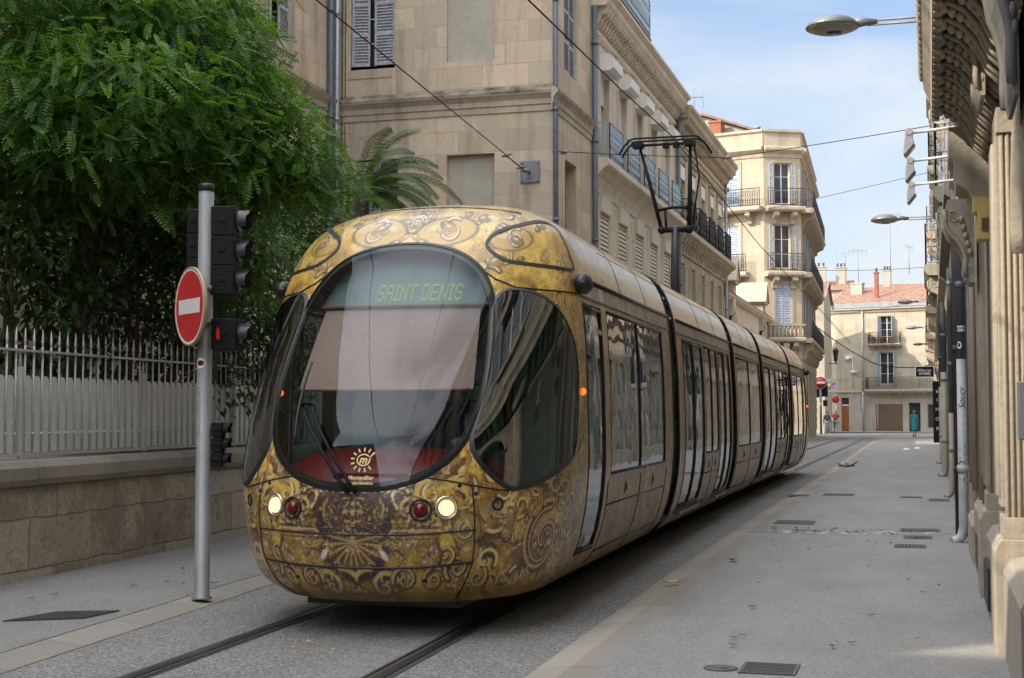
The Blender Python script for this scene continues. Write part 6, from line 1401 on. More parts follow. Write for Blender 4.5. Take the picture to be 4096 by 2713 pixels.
for i, (a, b) in enumerate(PIL):
    mt = M['shop_dark'] if i == 5 else M['shop_trim']; pm = M['shop_dark'] if i == 5 else M['plinth']
    mb = MB(FR_); mb.prof([(-.26, 0), (.0, 0), (.0, .70), (-.03, .76), (-.05, .78), (-.26, .78)], a, b); mb.build('pilaster_base', pm, sf, .008)
    mb = MB(FR_); mb.box(a+.06, b-.05, -.24, -.10, .78, 3.62); mb.box(a+.10, b-.10, -.10, -.055, .98, 3.45)
    for k in range(4): w = -.205+.038*k; mb.tube([(a+.052, w, .92), (a+.052, w, 3.5)], .016, 6)
    for k in range(5): u = a+.16+(b-a-.32)*k/4; mb.tube([(u, -.05, 1.05), (u, -.05, 3.4)], .022, 6)
    mb.box(a+.02, b-.02, -.24, -.06, .78, .92); mb.box(a+.02, b-.02, -.24, -.06, 3.45, 3.62); mb.build('pilaster', mt, sf, .004)
    mb = MB(FR_)
    mb.box(a+.10, b-.1, -.30, -.241, .8, 3.6); mb.build('rough_return', M['shop_rough'], sf)
    if i == 7:
        mb = MB(FR_); mb.prof([(-.24, 3.42), (.02, 3.42), (.05, 3.5), (.14, 3.56), (.16, 3.75), (.20, 3.8), (.20, 4.05), (-.24, 4.05)], a-.02, b+.02); mb.build('capital_block', M['shop_trim'], sf)
        console(FR_, sf, (a+b)/2, 2.72, .72, .24, .5, M['shop_trim'])
    else: console(FR_, sf, (a+b)/2, 3.72 if i != 5 else 2.95, .78, .17 if i != 5 else .10, .56, mt)
# continuous plinth between the pilasters, with dark cellar vents
mb = MB(FR_)
for (a, b), (c, d) in zip(PIL[:-1], PIL[1:]): mb.prof([(-.22, 0), (-.05, 0), (-.05, .58), (-.10, .66), (-.22, .68)], b+.01, c-.01)
mb.prof([(-.22, 0), (-.03, 0), (-.03, .66), (-.08, .74), (-.22, .76)], 13.21, 15.3); mb.prof([(-.22, 0), (-.01, 0), (-.01, .42), (-.05, .48), (-.22, .5)], 15.31, 17.2)
mb.prof([(-.22, 0), (-.05, 0), (-.05, .9), (-.1, .95), (-.22, .95)], 17.21, 18.6); mb.build('plinth', M['plinth'], sf)
for u in (11.3, 14.0, 16.4): mb = MB(FR_); mb.box(u, u+.9, -.06, -.03+.012*(u < 12)+.005, .10, .42); mb.build('cellar_vent', M['rubber'], sf)
for u, w in ((13.7, -.10), (14.5, -.14), (15.4, -.09), (16.3, -.13), (17.0, -.10)):
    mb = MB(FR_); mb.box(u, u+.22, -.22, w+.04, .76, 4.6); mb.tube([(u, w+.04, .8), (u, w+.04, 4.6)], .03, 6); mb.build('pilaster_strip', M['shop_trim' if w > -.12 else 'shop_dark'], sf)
# main cornice on close set curved ribs
CB, CT = 4.12, 4.75
mb = MB(FR_); mb.prof([(-.22, CB+.30), (.26, CB+.30), (.30, CB+.05), (.335, CB+.04), (.345, CB+.2), (.40, CB+.32), (.42, CB+.5), (.42, CT), (-.22, CT)], 2.0, 12.75); mb.build('cornice', M['shop_trim'], sf)
rb = [(-.20, -.34), (-.10, -.36), (-.02, -.27), (.05, -.12), (.14, .0), (.24, .06), (.31, .03), (.33, .10), (.33, .30), (-.20, .30)]
u = 7.9; k = 0
while u < 12.5:
    mb = MB(FR_); mb.prof([(w, CB+v) for w, v in rb], u, u+.17); mb.tube([(u+.0, w, CB+v-.005) for w, v in rb[1:7]], .022, 6); mb.tube([(u+.17, w, CB+v-.005) for w, v in rb[1:7]], .022, 6)
    for j in range(7): t = j/6; mb.ball((u+.085, -.04+.3*t, CB-.22+.26*t**.7), (.07, .03, .035), 7, 5)
    mb.build('cornice_rib', M['shop_trim'], sf); u += .40; k += 1
mb = MB(FR_); u = 2.2; mb.box(u, u+.09, .27, .328, CB+.02, CB+.14); d0 = mb.build('dentil', M['shop_trim'], sf)
for k in range(1, 53): c = d0.copy(); COL.objects.link(c); c.parent = sf; c.location = FR_.U*(.2*k)
mb = MB(FR_); mb.ball((2.1, .41, CB+.40), (.09, .035, .07), 7, 5); d0 = mb.build('carved_bead', M['shop_trim'], sf)
for k in range(1, 53): c = d0.copy(); COL.objects.link(c); c.parent = sf; c.location = FR_.U*(.2*k)
moulding(FR_, sf, 12.8, 18.6, [(-.22, 4.1), (-.05, 4.12), (.0, 4.3), (.12, 4.45), (.12, 4.7), (-.22, 4.72)], M['shop_dark'])
bx = thing('alarm_box', 'small yellow painted box on the carved scroll of the second pilaster', 'box', (.45, 11.9, 3.0))
mb = MB(FR_); mb.box(11.2, 11.42, -.09, .02, 2.92, 3.24); mb.box(11.2, 11.42, .02, .05, 3.13, 3.24); mb.box(11.195, 11.2, -.05, .0, 3.0, 3.1); mb.build('case', M['yellow'], bx, .008); mb = MB(FR_); mb.box(11.192, 11.199, -.06, -.01, 2.98, 3.08); mb.build('slot', M['wood_d'], bx)
sgn = thing('wall_box', 'pale grey flat box on the dark wall at the extreme right edge', 'wall box', (.42, 6.4, 1.6)); mb = MB(FR_); mb.box(6.6, 6.66, -.06, .012, 1.48, 1.74); mb.build('case', M['pipe_w'], sgn, .006); mb = MB(FR_); mb.lathe([(.012, 0), (.012, .006), (.004, .008)], (6.595, -.025, 1.70), 8, (0, -1, 0)); mb.build('screw', M['steel'], sgn)
# drainpipes on the right
def rpipe(label, u, w, segs):
    t_ = thing('drainpipe', label, 'drainpipe', tuple(FR_.p(u, w, 0)))
    for v0, v1, r, m, el in segs: pipe(t_, FR_, u, w, v0, v1, r, m, 'pipe_length', 1.5, el)
    return t_
rp1 = rpipe('drainpipe white below and slate blue above, with scribbled lettering, by the pilasters', 17.85, .02, [(.03, 2.25, .058, 'pipe_w', True), (2.25, 5.9, .05, 'pipe', False)])
rpipe('rusty black drainpipe standing just behind the white lettered one', 18.45, .06, [(.0, 5.9, .05, 'pipe_d', False)])
rpipe('drainpipe pale beige below and blue above along the middle of the right wall', 27.2, .02, [(.03, 1.6, .05, 'pipe_b', True), (1.6, 9, .05, 'pipe', False)])
rpipe('drainpipe with pale beige lower half and dark upper half further along the right wall', 36., .06, [(.03, 2.6, .085, 'pipe_b', True), (2.6, 10, .07, 'pipe', False)])
rpipe('farthest drainpipe on the right wall before the black shop panel', 45., .06, [(.03, 2.4, .085, 'pipe_b', True), (2.4, 10, .075, 'pipe', False)])
def on_pipe(u, w, v, r):
    c = Vector(FR_.p(u, w, 0)); a0 = math.atan2(-c.y, -c.x)
    return lambda x, y: (c.x+r*math.cos(a0+x/r), c.y+r*math.sin(a0+x/r), v+y)
def vtext(nm, txt, size, u, w, v, r, m, p, rot=True, sh=.3):
    f = on_pipe(u, w, v, r); return text_on(nm, txt, size, (lambda x, y: f(-y+size*.3, x)) if rot else f, m, p, 0, sh)
vtext('scribbled_lettering', 'Soucy', .11, 17.85, .02, 1.78, .060, M['pipe_d'], rp1); vtext('scribbled_lettering', 'ARONN', .13, 17.85, .02, .98, .060, M['pipe_d'], rp1)
f = on_pipe(17.85, .02, 2.62, .0515); mb = MB(); mb.sheet(lambda a, b: f(-.045+.12*a, -.035+.07*b), 8, 1); mb.build('sticker', M['signw'], rp1); text_on('sticker_lettering', 'style', .06, (lambda g: lambda x, y: g(x, y))(on_pipe(17.85, .02, 2.605, .0525)), M['blackp'], rp1, .001, .3)
f = on_pipe(17.85, .02, 2.42, .0515); mb = MB(); mb.add([f(0, 0)]+[f(-.02+.03*math.cos(a), .045*math.sin(a)) for a in np.linspace(0, 6.28, 17)[:-1]], [(0, k+1, (k+1) % 16+1) for k in range(16)]); mb.build('sticker', M['signw'], rp1)
# further buildings of the right row
def row_house(label, u0, u1, h, mat, trim, bal, name='row_house', win=2.6, w0=-.12, sun=None):
    t_ = thing(name, label, 'building', tuple(FR_.p((u0+u1)/2, 0, 0))); f = Fr(tuple(FR_.p(0, w0, 0))[:2], (RU.x, RU.y), (-RU.y, RU.x)); n = max(2, int((u1-u0)/win)); ops = []
    for k in range(n):
        u = u0+(u1-u0)*(k+.5)/n; ops += [(u-.55, u+.55, z, z+2.2) for z in (5.3, 8.9) if z+3 < h]+[(u-.7, u+.7, .4, 3.2, .35)]
    facade(f, u0, u1, 0, h, ops, mat, t_, .26, back=9)
    for o in ops:
        window(f, t_, *o[:4], -.22, 'white' if o[2] > 4 else 'wood_d'); mb = MB(f); mb.box(o[0]-.16, o[0], 0, .07, o[2], o[3]+.2); mb.box(o[1], o[1]+.16, 0, .07, o[2], o[3]+.2); mb.box(o[0], o[1], 0, .07, o[3], o[3]+.2); mb.build('window_surround', trim, t_)
        if o[2] > 4: louvre(f, t_, 0, .5, o[2], o[3], 0, 'blue', 3, pitch=.16, hinge=(o[0]-.02, .08, 172)); louvre(f, t_, o[1]+.06, o[1]+.6, o[2], o[3], .10, 'blue', 3, pitch=.16)
    mb = MB(f); mb.box(u0, u1, 0, .10, 0, .6); mb.box(u0, u0+.4, 0, .09, .6, h-.6); mb.box(u1-.4, u1, 0, .09, .6, h-.6); mb.build('plinth_and_quoins', trim, t_)
    moulding(f, t_, u0, u1, [(0, 4.0), (.10, 4.05), (.16, 4.3), (.30, 4.4), (.30, 4.55), (0, 4.58)], trim, 'string_course'); moulding(f, t_, u0, u1, [(0, h-.7), (.1, h-.65), (.3, h-.3), (.42, h-.2), (.42, h), (0, h+.03)], trim); modillions(f, t_, u0+.2, u1-.2, h-.72, .42, .28, .5, trim)
    for a, b, z, d, mt in bal:
        moulding(f, t_, a, b, [(0, z-.3), (d-.1, z-.26), (d, z-.14), (d, z), (0, z+.02)], trim, 'balcony_slab'); railing(f, t_, [(a+.05, 0), (a+.05, d-.05), (b-.05, d-.05), (b-.05, 0)], z+.01, 1.02, .13, mt, .014, True, 'balcony_railing')
        for u in (a+.3, b-.3): console(f, t_, u, z-1.15, .85, d*.85, .26, trim)
    tiled_roof(f, t_, u0, u1, .3, h, -4.5, h+2.2); return t_
row_house('grey stone house with slate pipes right after the carved shopfront', 18.7, 30.0, 12.2, M['shop'], M['shop_dark'], [(23.5, 26.2, 5.25, .42, 'iron_old')])
row_house('stone house with pale rusty ironwork balcony in the middle of the right row', 30.1, 46.0, 12.4, M['shop'], M['shop_trim'], [(36.4, 41.6, 5.3, .62, 'iron_old'), (33.0, 35.2, 8.9, .5, 'iron_old'), (43, 45.4, 8.9, .5, 'iron')])
rh = row_house('sunlit house with black balconies in the far part of the right row', 46.1, 74., 12.6, M['pale'], M['pale_trim'], [(49, 52.5, 5.2, .62, 'iron'), (58, 61, 8.8, .6, 'iron_old'), (66, 70, 5.2, .70, 'iron')])
row_house('last pale house at the far end of the right row', 74.1, 101.5, 12.6, M['pale'], M['pale_trim'], [(78, 82, 5.2, .75, 'iron'), (92, 96, 5.2, .7, 'iron')])
# black hanging shop sign and black panel
hs = thing('hanging_sign', 'small black framed hanging sign with white lettering on the far right wall', 'sign', tuple(FR_.p(66, .6, 3.4)))
c = FR_.p(66, .62, 3.52); mb = MB(); mb.box(c.x-.42, c.x+.42, c.y-.03, c.y+.03, 3.20, 3.72); bd = mb.build('board', M['signw'], hs); mb = MB(); mb.box(c.x-.385, c.x+.385, c.y-.036, c.y-.03, 3.235, 3.685); fp = mb.build('black_field', M['blackp'], bd)
text_on('sign_lettering', 'Alliances', .17, lambda x, y: (c.x-.03+x, c.y-.038, 3.47+y), M['signw'], bd, 0, .3); text_on('sign_lettering', 'INTIMES', .17, lambda x, y: (c.x+x*.8, c.y-.038, 3.31+y), M['signw'], bd, .002)
mb = MB(); mb.tube([(c.x, c.y, 3.74), (c.x+.75, c.y, 3.74)], .015, 6); mb.build('bracket', M['iron'], hs)
vp = thing('vertical_sign', 'tall narrow black shop panel with white letters below the hanging sign', 'sign', tuple(FR_.p(70, .15, 0))); mb = MB(FR_); mb.box(69.6, 69.75, -.10, .28, .2, 3.1); mb.build('board', M['blackp'], vp)
text_on('panel_lettering', 'B', .2, lambda x, y: tuple(FR_.p(69.59, .09-x, 2.55+y)), M['signw'], vp); 
for k, ch in enumerate('INOB'): text_on('panel_lettering', ch, .22, (lambda z: lambda x, y: tuple(FR_.p(69.59, .09-x, z+y)))(2.15-.45*k), M['signw'], vp)
# ------------------------------------------------------------------ STREET LAMPS, FLOODLIGHTS
M['lampgrey'] = simple('lamp_grey_green', (.17, .19, .19), (.13, .145, .145), 6, .4, .2, .04); M['lamp_under'] = simple('lamp_underside', (.30, .30, .27), (.24, .24, .22), 12, .3, 0, .05)
def street_lamp(label, c, wall):
    t_ = thing('street_lamp', label, 'street lamp', c, 'street lamps along the right wall'); x, y, z = c; mb = MB()
    n = 28; V = []; 
    prof = [(.02, .115), (.12, .112), (.21, .09), (.275, .05), (.305, .0), (.30, -.015)]
    mb.lathe([(r, h) for r, h in prof], c, n); mb.tube([(x+.22, y, z+.03), (x+.36, y, z+.035), (x+.5, y, z+.025)], [.07, .05, .028], 10); hd = mb.build('lamp_head', M['lampgrey'], t_, recalc=False)
    mb = MB(); mb.lathe([(.298, -.014), (.27, -.03), (.2, -.055), (.1, -.068), (.01, -.07)], c, n); mb.build('lamp_dish', M['lamp_under'], hd, recalc=False)
    mb = MB(); mb.lathe([(.10, -.066), (.09, -.078), (.01, -.082)], (x+.02, y, z), 16); mb.build('lens', M['lens'], hd, recalc=False)
    mb = MB(); X1 = wall
    for dz in (.045, -.005): mb.tube([(x+.40, y, z+dz), (X1, y, z+dz)], .014, 6)
    for k in np.arange(x+.42, X1, .55): mb.box(k, k+.10, y-.012, y+.012, z-.015, z+.055)
    mb.box(X1-.02, X1+.04, y-.05, y+.05, z-.12, z+.14); mb.build('arm', M['steel'], t_)
for l, c, w in (('large grey street lamp on a double arm at the top right, nearest the camera', (-.93, 16.5, 6.07), .68), ('grey street lamp on a double arm, second in the row beyond the top right one', (-.72, 32, 5.86), .68), ('pale street lamp third in the row, in front of the far tiled roof eave', (-.55, 58, 6.0), .85), ('street lamp fourth in the row, beside the upper window of the far building', (-.40, 74, 5.9), .95), ('street lamp fifth and farthest of the row, level with the far upper balcony', (-.15, 93, 5.95), 1.05)): street_lamp(l, c, w)
def floodlight(label, u, z):
    p = FR_.p(u, 0, z); t_ = thing('floodlight', label, 'floodlight', tuple(p), 'white floodlights on arms along the shopfront')
    x0 = -.07; y = p.y; mb = MB(); mb.tube([(x0+.03, y, z+.02), (.45, y, z+.06)], .014, 8)
    mb.build('arm', M['white'], t_); mb = MB(); mb.slabpoly([(.37, z+.05), (.43, z+.12), (.46, z+.0), (.42, z-.03)], 1, y-.05, y+.05); mb.build('wall_mount', M['white'], t_)
    mb = MB(); mb.slabpoly([(x0-.03, z+.03), (x0+.035, z+.03), (x0+.035, z-.05), (x0+.045, z-.09), (x0-.035, z-.19), (x0-.05, z-.18), (x0-.045, z-.06)], 1, y-.09, y+.09); h = mb.build('lamp_case', M['white'], t_, .008)
    mb = MB(); mb.slabpoly([(x0+.047, z-.095), (x0-.033, z-.195), (x0-.028, z-.20), (x0+.052, z-.10)], 1, y-.08, y+.08); mb.build('lamp_glass', M['lens'], h)
    mb = MB(); mb.lathe([(.03, -.1), (.03, .1)], (x0, y, z+.015), 12, (0, 1, 0)); mb.build('swivel', M['white'], h, recalc=False); return t_
floodlight('white floodlight on a wall arm, uppermost and nearest of three', 12.95, 4.08); floodlight('white floodlight on a wall arm, middle one of three', 14.35, 4.07); floodlight('white floodlight on a wall arm, lowest and farthest of three', 16.0, 4.09)
# ------------------------------------------------------------------ WIRES
def wire(name, label, pts, r=.012, sag=0., cat='wire', kit=None):
    t_ = thing(name, label, cat, pts[0]); mb = MB(); P = [Vector(p) for p in pts]; Q = []
    for a, b in zip(P[:-1], P[1:]):
        for k in range(10): t = k/10; Q.append(tuple(a.lerp(b, t)-Vector((0, 0, 4*sag*t*(1-t)))))
    Q.append(tuple(P[-1])); mb.tube(Q, r, 5); mb.build('cable', M['blackp'], t_)
    for q in kit or []:
        mb = MB(); mb.ball(q, (.05, .05, .05), 8, 6); mb.tube([(q[0]-.12, q[1]+.1, q[2]), (q[0]+.12, q[1]-.1, q[2])], .025, 6); mb.build('clamp', M['steel'], t_)
    return t_
wire('contact_wire', 'black overhead contact wire running along the track above the tram', [(-3.0, -8, 5.85), (-3.92, 14, 5.95), (-4.13, 20, 6.3), (-4.14, 24.3, 6.46), (-4.15, 38, 6.15), (-4.2, 60, 6.1), (-4.25, 90, 5.9)], .011)
a = Vector((-8.80, 31.56, 7.24)); b = Vector((-6.31, 14, 6.13)); e = a+(b-a)*1.8; m1 = a+(b-a)*.19
wire('pull_off_wire', 'long taut wire from the steel anchor plate up over the street on the left', [tuple(a), tuple(m1), tuple(e)], .010, 0, 'wire', [tuple(a+(b-a)*.02), tuple(a+(b-a)*.06), tuple(m1)])
wire('stay_wire', 'thin second strand beside the pull off wire near the anchor plate', [tuple(a+Vector((.05, 0, -.05))), tuple(m1+Vector((.0, 0, -.03)))], .006)
wire('span_wire', 'span wire crossing the street from the house corner behind the pantograph to the right wall', [(-8.2, 31.6, 7.72), (-4.05, 31.0, 7.25), (.3, 30.5, 7.62)], .009, .02, 'wire', [(-7.9, 31.6, 7.68), (-4.05, 31.0, 7.25)])
wire('span_wire', 'far span wire crossing from the corner block to the right row lamps', [(-6.2, 84, 10.0), (.75, 80, 9.6)], .014, .1); wire('span_wire', 'upper far span wire between ochre building and right row', [(-8.1, 58, 9.6), (.7, 56, 10.9)], .010, .05)
wire('span_wire', 'low far span wire sagging in front of the far building facade', [(-6.1, 90, 6.9), (-3.4, 95, 5.1), (-1.9, 96, 4.65), (.7, 97, 4.8)], .03, .12); wire('span_wire', 'thin far wire in front of the far eave', [(-6.1, 98, 8.3), (.8, 99, 9.4)], .012, .2); wire('span_wire', 'thin wire from the corner block down towards the far lamps', [(-6.3, 82, 8.6), (-4.2, 90, 6.0)], .014, .05)
# ------------------------------------------------------------------ FAR SIGNS, LANTERN
fs = thing('traffic_sign', 'distant no entry sign on a grey post beside the rear of the tram', 'road sign', (-7.12, 106, .04)); mb = MB(); mb.tube([(-7.12, 106, .04), (-7.12, 106, 4.2)], .085, 10); mb.build('post', M['steel'], fs)
def disc(x, y, z, r, p):
    mb = MB(); mb.lathe([(r, 0), (r, .03), (.01, .03)], (x, y, z), 28, (0, -1, 0)); d = mb.build('no_entry_disc', M['signw'], p, recalc=False); mb = MB(); mb.lathe([(r*.93, .032), (.01, .033)], (x, y, z), 28, (0, -1, 0)); mb.build('red_field', M['red'], d, recalc=False); mb = MB(); mb.box(x-r*.72, x+r*.72, y-.042, y-.036, z-r*.17, z+r*.17); mb.build('white_bar', M['signw'], d)
disc(-7.12, 105.9, 3.84, .47, fs); mb = MB(); mb.box(-7.45, -7.15, 106.05, 106.4, 2.75, 3.8); mb.box(-7.05, -6.62, 106.05, 106.4, 2.8, 3.9); mb.box(-6.95, -6.65, 105.9, 106.2, 2.1, 2.55); mb.build('signal_box', M['blackp'], fs); mb = MB(); mb.box(-7.2, -7.06, 105.88, 105.91, 2.15, 2.4); mb.build('sticker', M['signw'], fs)
def starboard(label, x, y, z, w, h, bg):
    t_ = thing('banner', label, 'banner', (x, y, z)); mb = MB(); mb.box(x-w/2, x+w/2, y, y+.04, z-h/2, z+h/2); mb.build('panel', bg, t_)
    cols = [(.16, .18, .03), (.05, .04, .30), (.45, .02, .07), (.05, .09, .03), (.55, .48, .02)]
    for k, cc in enumerate(cols):
        a = R(100-72*k); c0 = Vector((x+.02, z)); tip = c0+Vector((math.cos(a), math.sin(a)))*h*.36; n = Vector((-math.sin(a), math.cos(a)))*h*.12; md = c0.lerp(tip, .62); mb = MB(); P = [c0, md+n*.8, tip+n*.4, tip-n*.4, md-n*.8]; mb.add([(q.x, y-.006-.002*k, q.y) for q in P], [(0, 1, 2, 3, 4)]); mb.build('star_petal', simple('petal_%s' % ('olive', 'violet', 'crimson', 'dark_green', 'yellow')[k], cc, None, 5, .6, 0, 0), t_)
starboard('white banner with a coloured star partly hidden by the tram rear', -7.75, 104.5, 4.4, .8, 1.0, M['signw']); starboard('grey banner with a coloured star right of the distant no entry sign', -6.75, 112, 3.75, .95, 1.05, M['steel'])
lt = thing('wall_lantern', 'old street lantern on a bracket by the corner block', 'lantern', (-5.9, 99, 5.6)); mb = MB(); mb.tube([(-6.1, 99, 5.0), (-5.5, 99, 5.0)], .03, 6); mb.tube([(-5.62, 99, 5.0), (-5.62, 99, 5.15)], .04, 6); mb.lathe([(.24, .75), (.22, .8), (.05, 1.0)], (-5.62, 99, 5.1), 6); mb.build('bracket', M['iron'], lt); mb = MB(); mb.lathe([(.12, .05), (.22, .75)], (-5.62, 99, 5.1), 6, smooth=False); mb.build('glass', M['window'], lt)
ds = thing('traffic_sign', 'small round red and white sign on the wall left of the wooden door', 'road sign', (-7.1, 121.5, 2.5)); mb = MB(); mb.lathe([(.32, 0), (.32, .03), (.01, .03)], (-7.0, 122.6, 2.75), 16, (.5, -1, 0)); d = mb.build('disc', M['red'], ds, recalc=False); mb = MB(); mb.box(-7.1, -6.85, 122.5, 122.55, 2.0, 2.25); mb.build('plate', M['signw'], ds)
# ------------------------------------------------------------------ PEOPLE
M['skin'] = simple('skin', (.46, .26, .17), (.40, .22, .145), 8, .6, 0, 0); M['skin_dark'] = simple('tanned_skin', (.30, .16, .10), (.26, .14, .09), 8, .6, 0, 0)
def skinmesh(name, V, E, Rr, mat, parent, loc, rz, root=0, lev=2):
    me = bpy.data.meshes.new(name); bm = bmesh.new(); ly = bm.verts.layers.skin.verify(); vs = []
    for i, (p, r) in enumerate(zip(V, Rr)):
        v = bm.verts.new(p); v[ly].radius = (r, r) if not isinstance(r, tuple) else r; v[ly].use_root = (i == root); vs.append(v)
    for a, b in E: bm.edges.new((vs[a], vs[b]))
    bm.to_mesh(me); bm.free(); o = bpy.data.objects.new(name, me); COL.objects.link(o); o.modifiers.new('grow', 'SKIN'); m = o.modifiers.new('smooth', 'SUBSURF'); m.levels = m.render_levels = lev
    dg = bpy.context.evaluated_depsgraph_get(); me2 = bpy.data.meshes.new_from_object(o.evaluated_get(dg)); bpy.data.objects.remove(o)
    c, s = math.cos(rz), math.sin(rz); off = Vector(loc)-origin_of(parent)
    for v in me2.vertices: x, y, z = v.co; v.co = Vector((x*c-y*s, x*s+y*c, z))+off
    for p in me2.polygons: p.use_smooth = True
    me2.materials.clear(); me2.materials.append(mat); o = bpy.data.objects.new(name, me2); COL.objects.link(o); o.parent = parent; return o
def person(label, loc, rz, J, top, bottom, hair, skin='skin', group=None, shoe='blackp', sleeve='long', leg='long', dress=False, hairlen=.0, scale=1.):
    """J: joints pelvis chest neck head, then for L/R: shoulder elbow wrist hip knee ankle"""
    t_ = thing('person', label, 'person', loc, group); s = scale; J = {k: Vector(v)*s for k, v in J.items()}
    V = []; E = []; Rr = []; I = {}
    def add(k, p, r, par=None):
        I[k] = len(V); V.append(tuple(p)); Rr.append(r*s if not isinstance(r, tuple) else tuple(x*s for x in r))
        if par is not None: E.append((I[par], I[k]))
    add('pelvis', J['pelvis'], (.145, .105)); add('waist', J['pelvis'].lerp(J['chest'], .45), (.125, .09), 'pelvis'); add('chest', J['chest'], (.15, .10), 'waist'); add('neckb', J['neck']-Vector((0, 0, .02)), .065, 'chest'); add('neck', J['neck'].lerp(J['head'], .35), .052, 'neckb')
    hd = J['head']; fwd = J.get('face', Vector((0, 1, 0))).normalized()
    add('jaw', hd-Vector((0, 0, .045*s))+fwd*.02*s, (.068, .075), 'neck'); add('skull', hd+Vector((0, 0, .045*s)), (.078, .095), 'jaw'); add('crown', hd+Vector((0, 0, .105*s))-fwd*.01*s, (.058, .07), 'skull')
    for S_ in 'LR':
        sg = -1 if S_ == 'L' else 1; add('sh'+S_, J['sh'+S_], .06, 'chest'); add('el'+S_, J['el'+S_], .042, 'sh'+S_); add('wr'+S_, J['wr'+S_], .028, 'el'+S_)
        d = (J['wr'+S_]-J['el'+S_]).normalized(); side = d.cross(Vector((0, 1, .2))).normalized(); pm = J['wr'+S_]+d*.07*s; add('pm'+S_, pm, (.034, .018), 'wr'+S_); nrm = d.cross(side).normalized()
        for k, (o_, l) in enumerate(((-.028, .068), (-.010, .078), (.010, .073), (.028, .058))):
            add('f%d%s' % (k, S_), pm+d*.03*s+side*o_*s, .0095, 'pm'+S_); add('g%d%s' % (k, S_), pm+d*(.03+l*.5)*s+side*o_*s+nrm*.006*s, .0085, 'f%d%s' % (k, S_)); add('h%d%s' % (k, S_), pm+d*(.03+l*.95)*s+side*o_*s+nrm*.025*s, .0075, 'g%d%s' % (k, S_))
        add('t'+S_, J['wr'+S_]+d*.045*s-side*.036*s, .011, 'wr'+S_); add('u'+S_, J['wr'+S_]+d*.09*s-side*.052*s+nrm*.015*s, .009, 't'+S_)
        add('hp'+S_, J['hp'+S_], .085, 'pelvis'); add('kn'+S_, J['kn'+S_], .056, 'hp'+S_); add('cf'+S_, J['kn'+S_].lerp(J['an'+S_], .3), .056, 'kn'+S_); add('an'+S_, J['an'+S_], .036, 'cf'+S_); f_ = J.get('toe'+S_, J['an'+S_]+Vector((0, .14, -.05))*s); add('to'+S_, f_, .034, 'an'+S_)
    body = skinmesh('body', V, E, Rr, M[skin], t_, loc, rz)
    def cloth(nm, keys, edges, grow, mat):
        ks = list(keys); skinmesh(nm, [V[I[k]] for k in ks], [(ks.index(a), ks.index(b)) for a, b in edges], [tuple(x+grow*s for x in Rr[I[k]]) if isinstance(Rr[I[k]], tuple) else Rr[I[k]]+grow*s for k in ks], mat, t_, loc, rz)
    tk = ['pelvis', 'waist', 'chest', 'neckb']; te = [('pelvis', 'waist'), ('waist', 'chest'), ('chest', 'neckb')]
    for S_ in 'LR':
        V.append(tuple(Vector(V[I['sh'+S_]]).lerp(Vector(V[I['el'+S_]]), .75))); Rr.append(.05*s); I['slv'+S_] = len(V)-1; tk.append('sh'+S_); te.append(('chest', 'sh'+S_))
        if sleeve == 'long': tk += ['el'+S_, 'wr'+S_]; te += [('sh'+S_, 'el'+S_), ('el'+S_, 'wr'+S_)]
        else: tk.append('slv'+S_); te.append(('sh'+S_, 'slv'+S_))
    cloth('dress' if dress else 'shirt', tk, te, .016, top)
    c, q = math.cos(rz), math.sin(rz)
    def w(p): return (loc[0]+p[0]*c-p[1]*q, loc[1]+p[0]*q+p[1]*c, loc[2]+p[2])
    if dress:
        mb = MB(); rings = [(J['pelvis'].lerp(J['chest'], .7), .165, .125), (J['pelvis'].lerp(J['chest'], .2), .17, .14), (J['pelvis']-Vector((0, 0, .1)), .205, .16), (Vector((0, .02, .62)), .215, .17), (Vector((0, .02, .46)), .205, .16)]
        n = 24; mb.add([w((p.x+a*s*math.cos(2*math.pi*k/n)*(1+.03*math.sin(k*2.6)), p.y+b*s*math.sin(2*math.pi*k/n), p.z)) for p, a, b in rings for k in range(n)], [(i*n+k, i*n+(k+1) % n, (i+1)*n+(k+1) % n, (i+1)*n+k) for i in range(len(rings)-1) for k in range(n)], True); mb.build('skirt', top, t_)
    else:
        bk = ['pelvis']; be = []
        for S_ in 'LR':
            V.append(tuple(Vector(V[I['kn'+S_]]).lerp(Vector(V[I['an'+S_]]), .25))); Rr.append(.058*s); I['hem'+S_] = len(V)-1; bk += ['hp'+S_, 'kn'+S_]; be += [('pelvis', 'hp'+S_), ('hp'+S_, 'kn'+S_)]
            if leg == 'long': bk += ['cf'+S_, 'an'+S_]; be += [('kn'+S_, 'cf'+S_), ('cf'+S_, 'an'+S_)]
            else: bk.append('hem'+S_); be.append(('kn'+S_, 'hem'+S_))
        cloth('trousers', bk, be, .017, bottom)
    mb = MB()
    for S_ in 'LR': a, b = V[I['an'+S_]], V[I['to'+S_]]; mb.tube([w((a[0], a[1]-.05*s, a[2]-.03*s)), w((a[0], a[1], a[2]-.015*s)), w(b), w((b[0], b[1]+.05*s, b[2]))], [.035*s, .046*s, .042*s, .02*s], 8)
    mb.build('shoes', M[shoe], t_)
    h = Vector(V[I['skull']]); mb = MB(); N, Mv = 16, 8; v = []
    for i in range(Mv+1):
        a = math.pi*i/Mv*(.62+hairlen)
        for k in range(N):
            b = 2*math.pi*k/N; fr_ = Vector((math.cos(b), math.sin(b), 0)); r = .105*s*(1+.04*math.sin(5*b+3*i)); z = .125*s*math.cos(a); cut = 1.
            if fr_.dot(fwd) > .35: z = max(z, .045*s)
            v.append(w(h+Vector((r*.92*math.sin(a)*math.cos(b), r*1.08*math.sin(a)*math.sin(b)-.012*s, z+.01*s))))
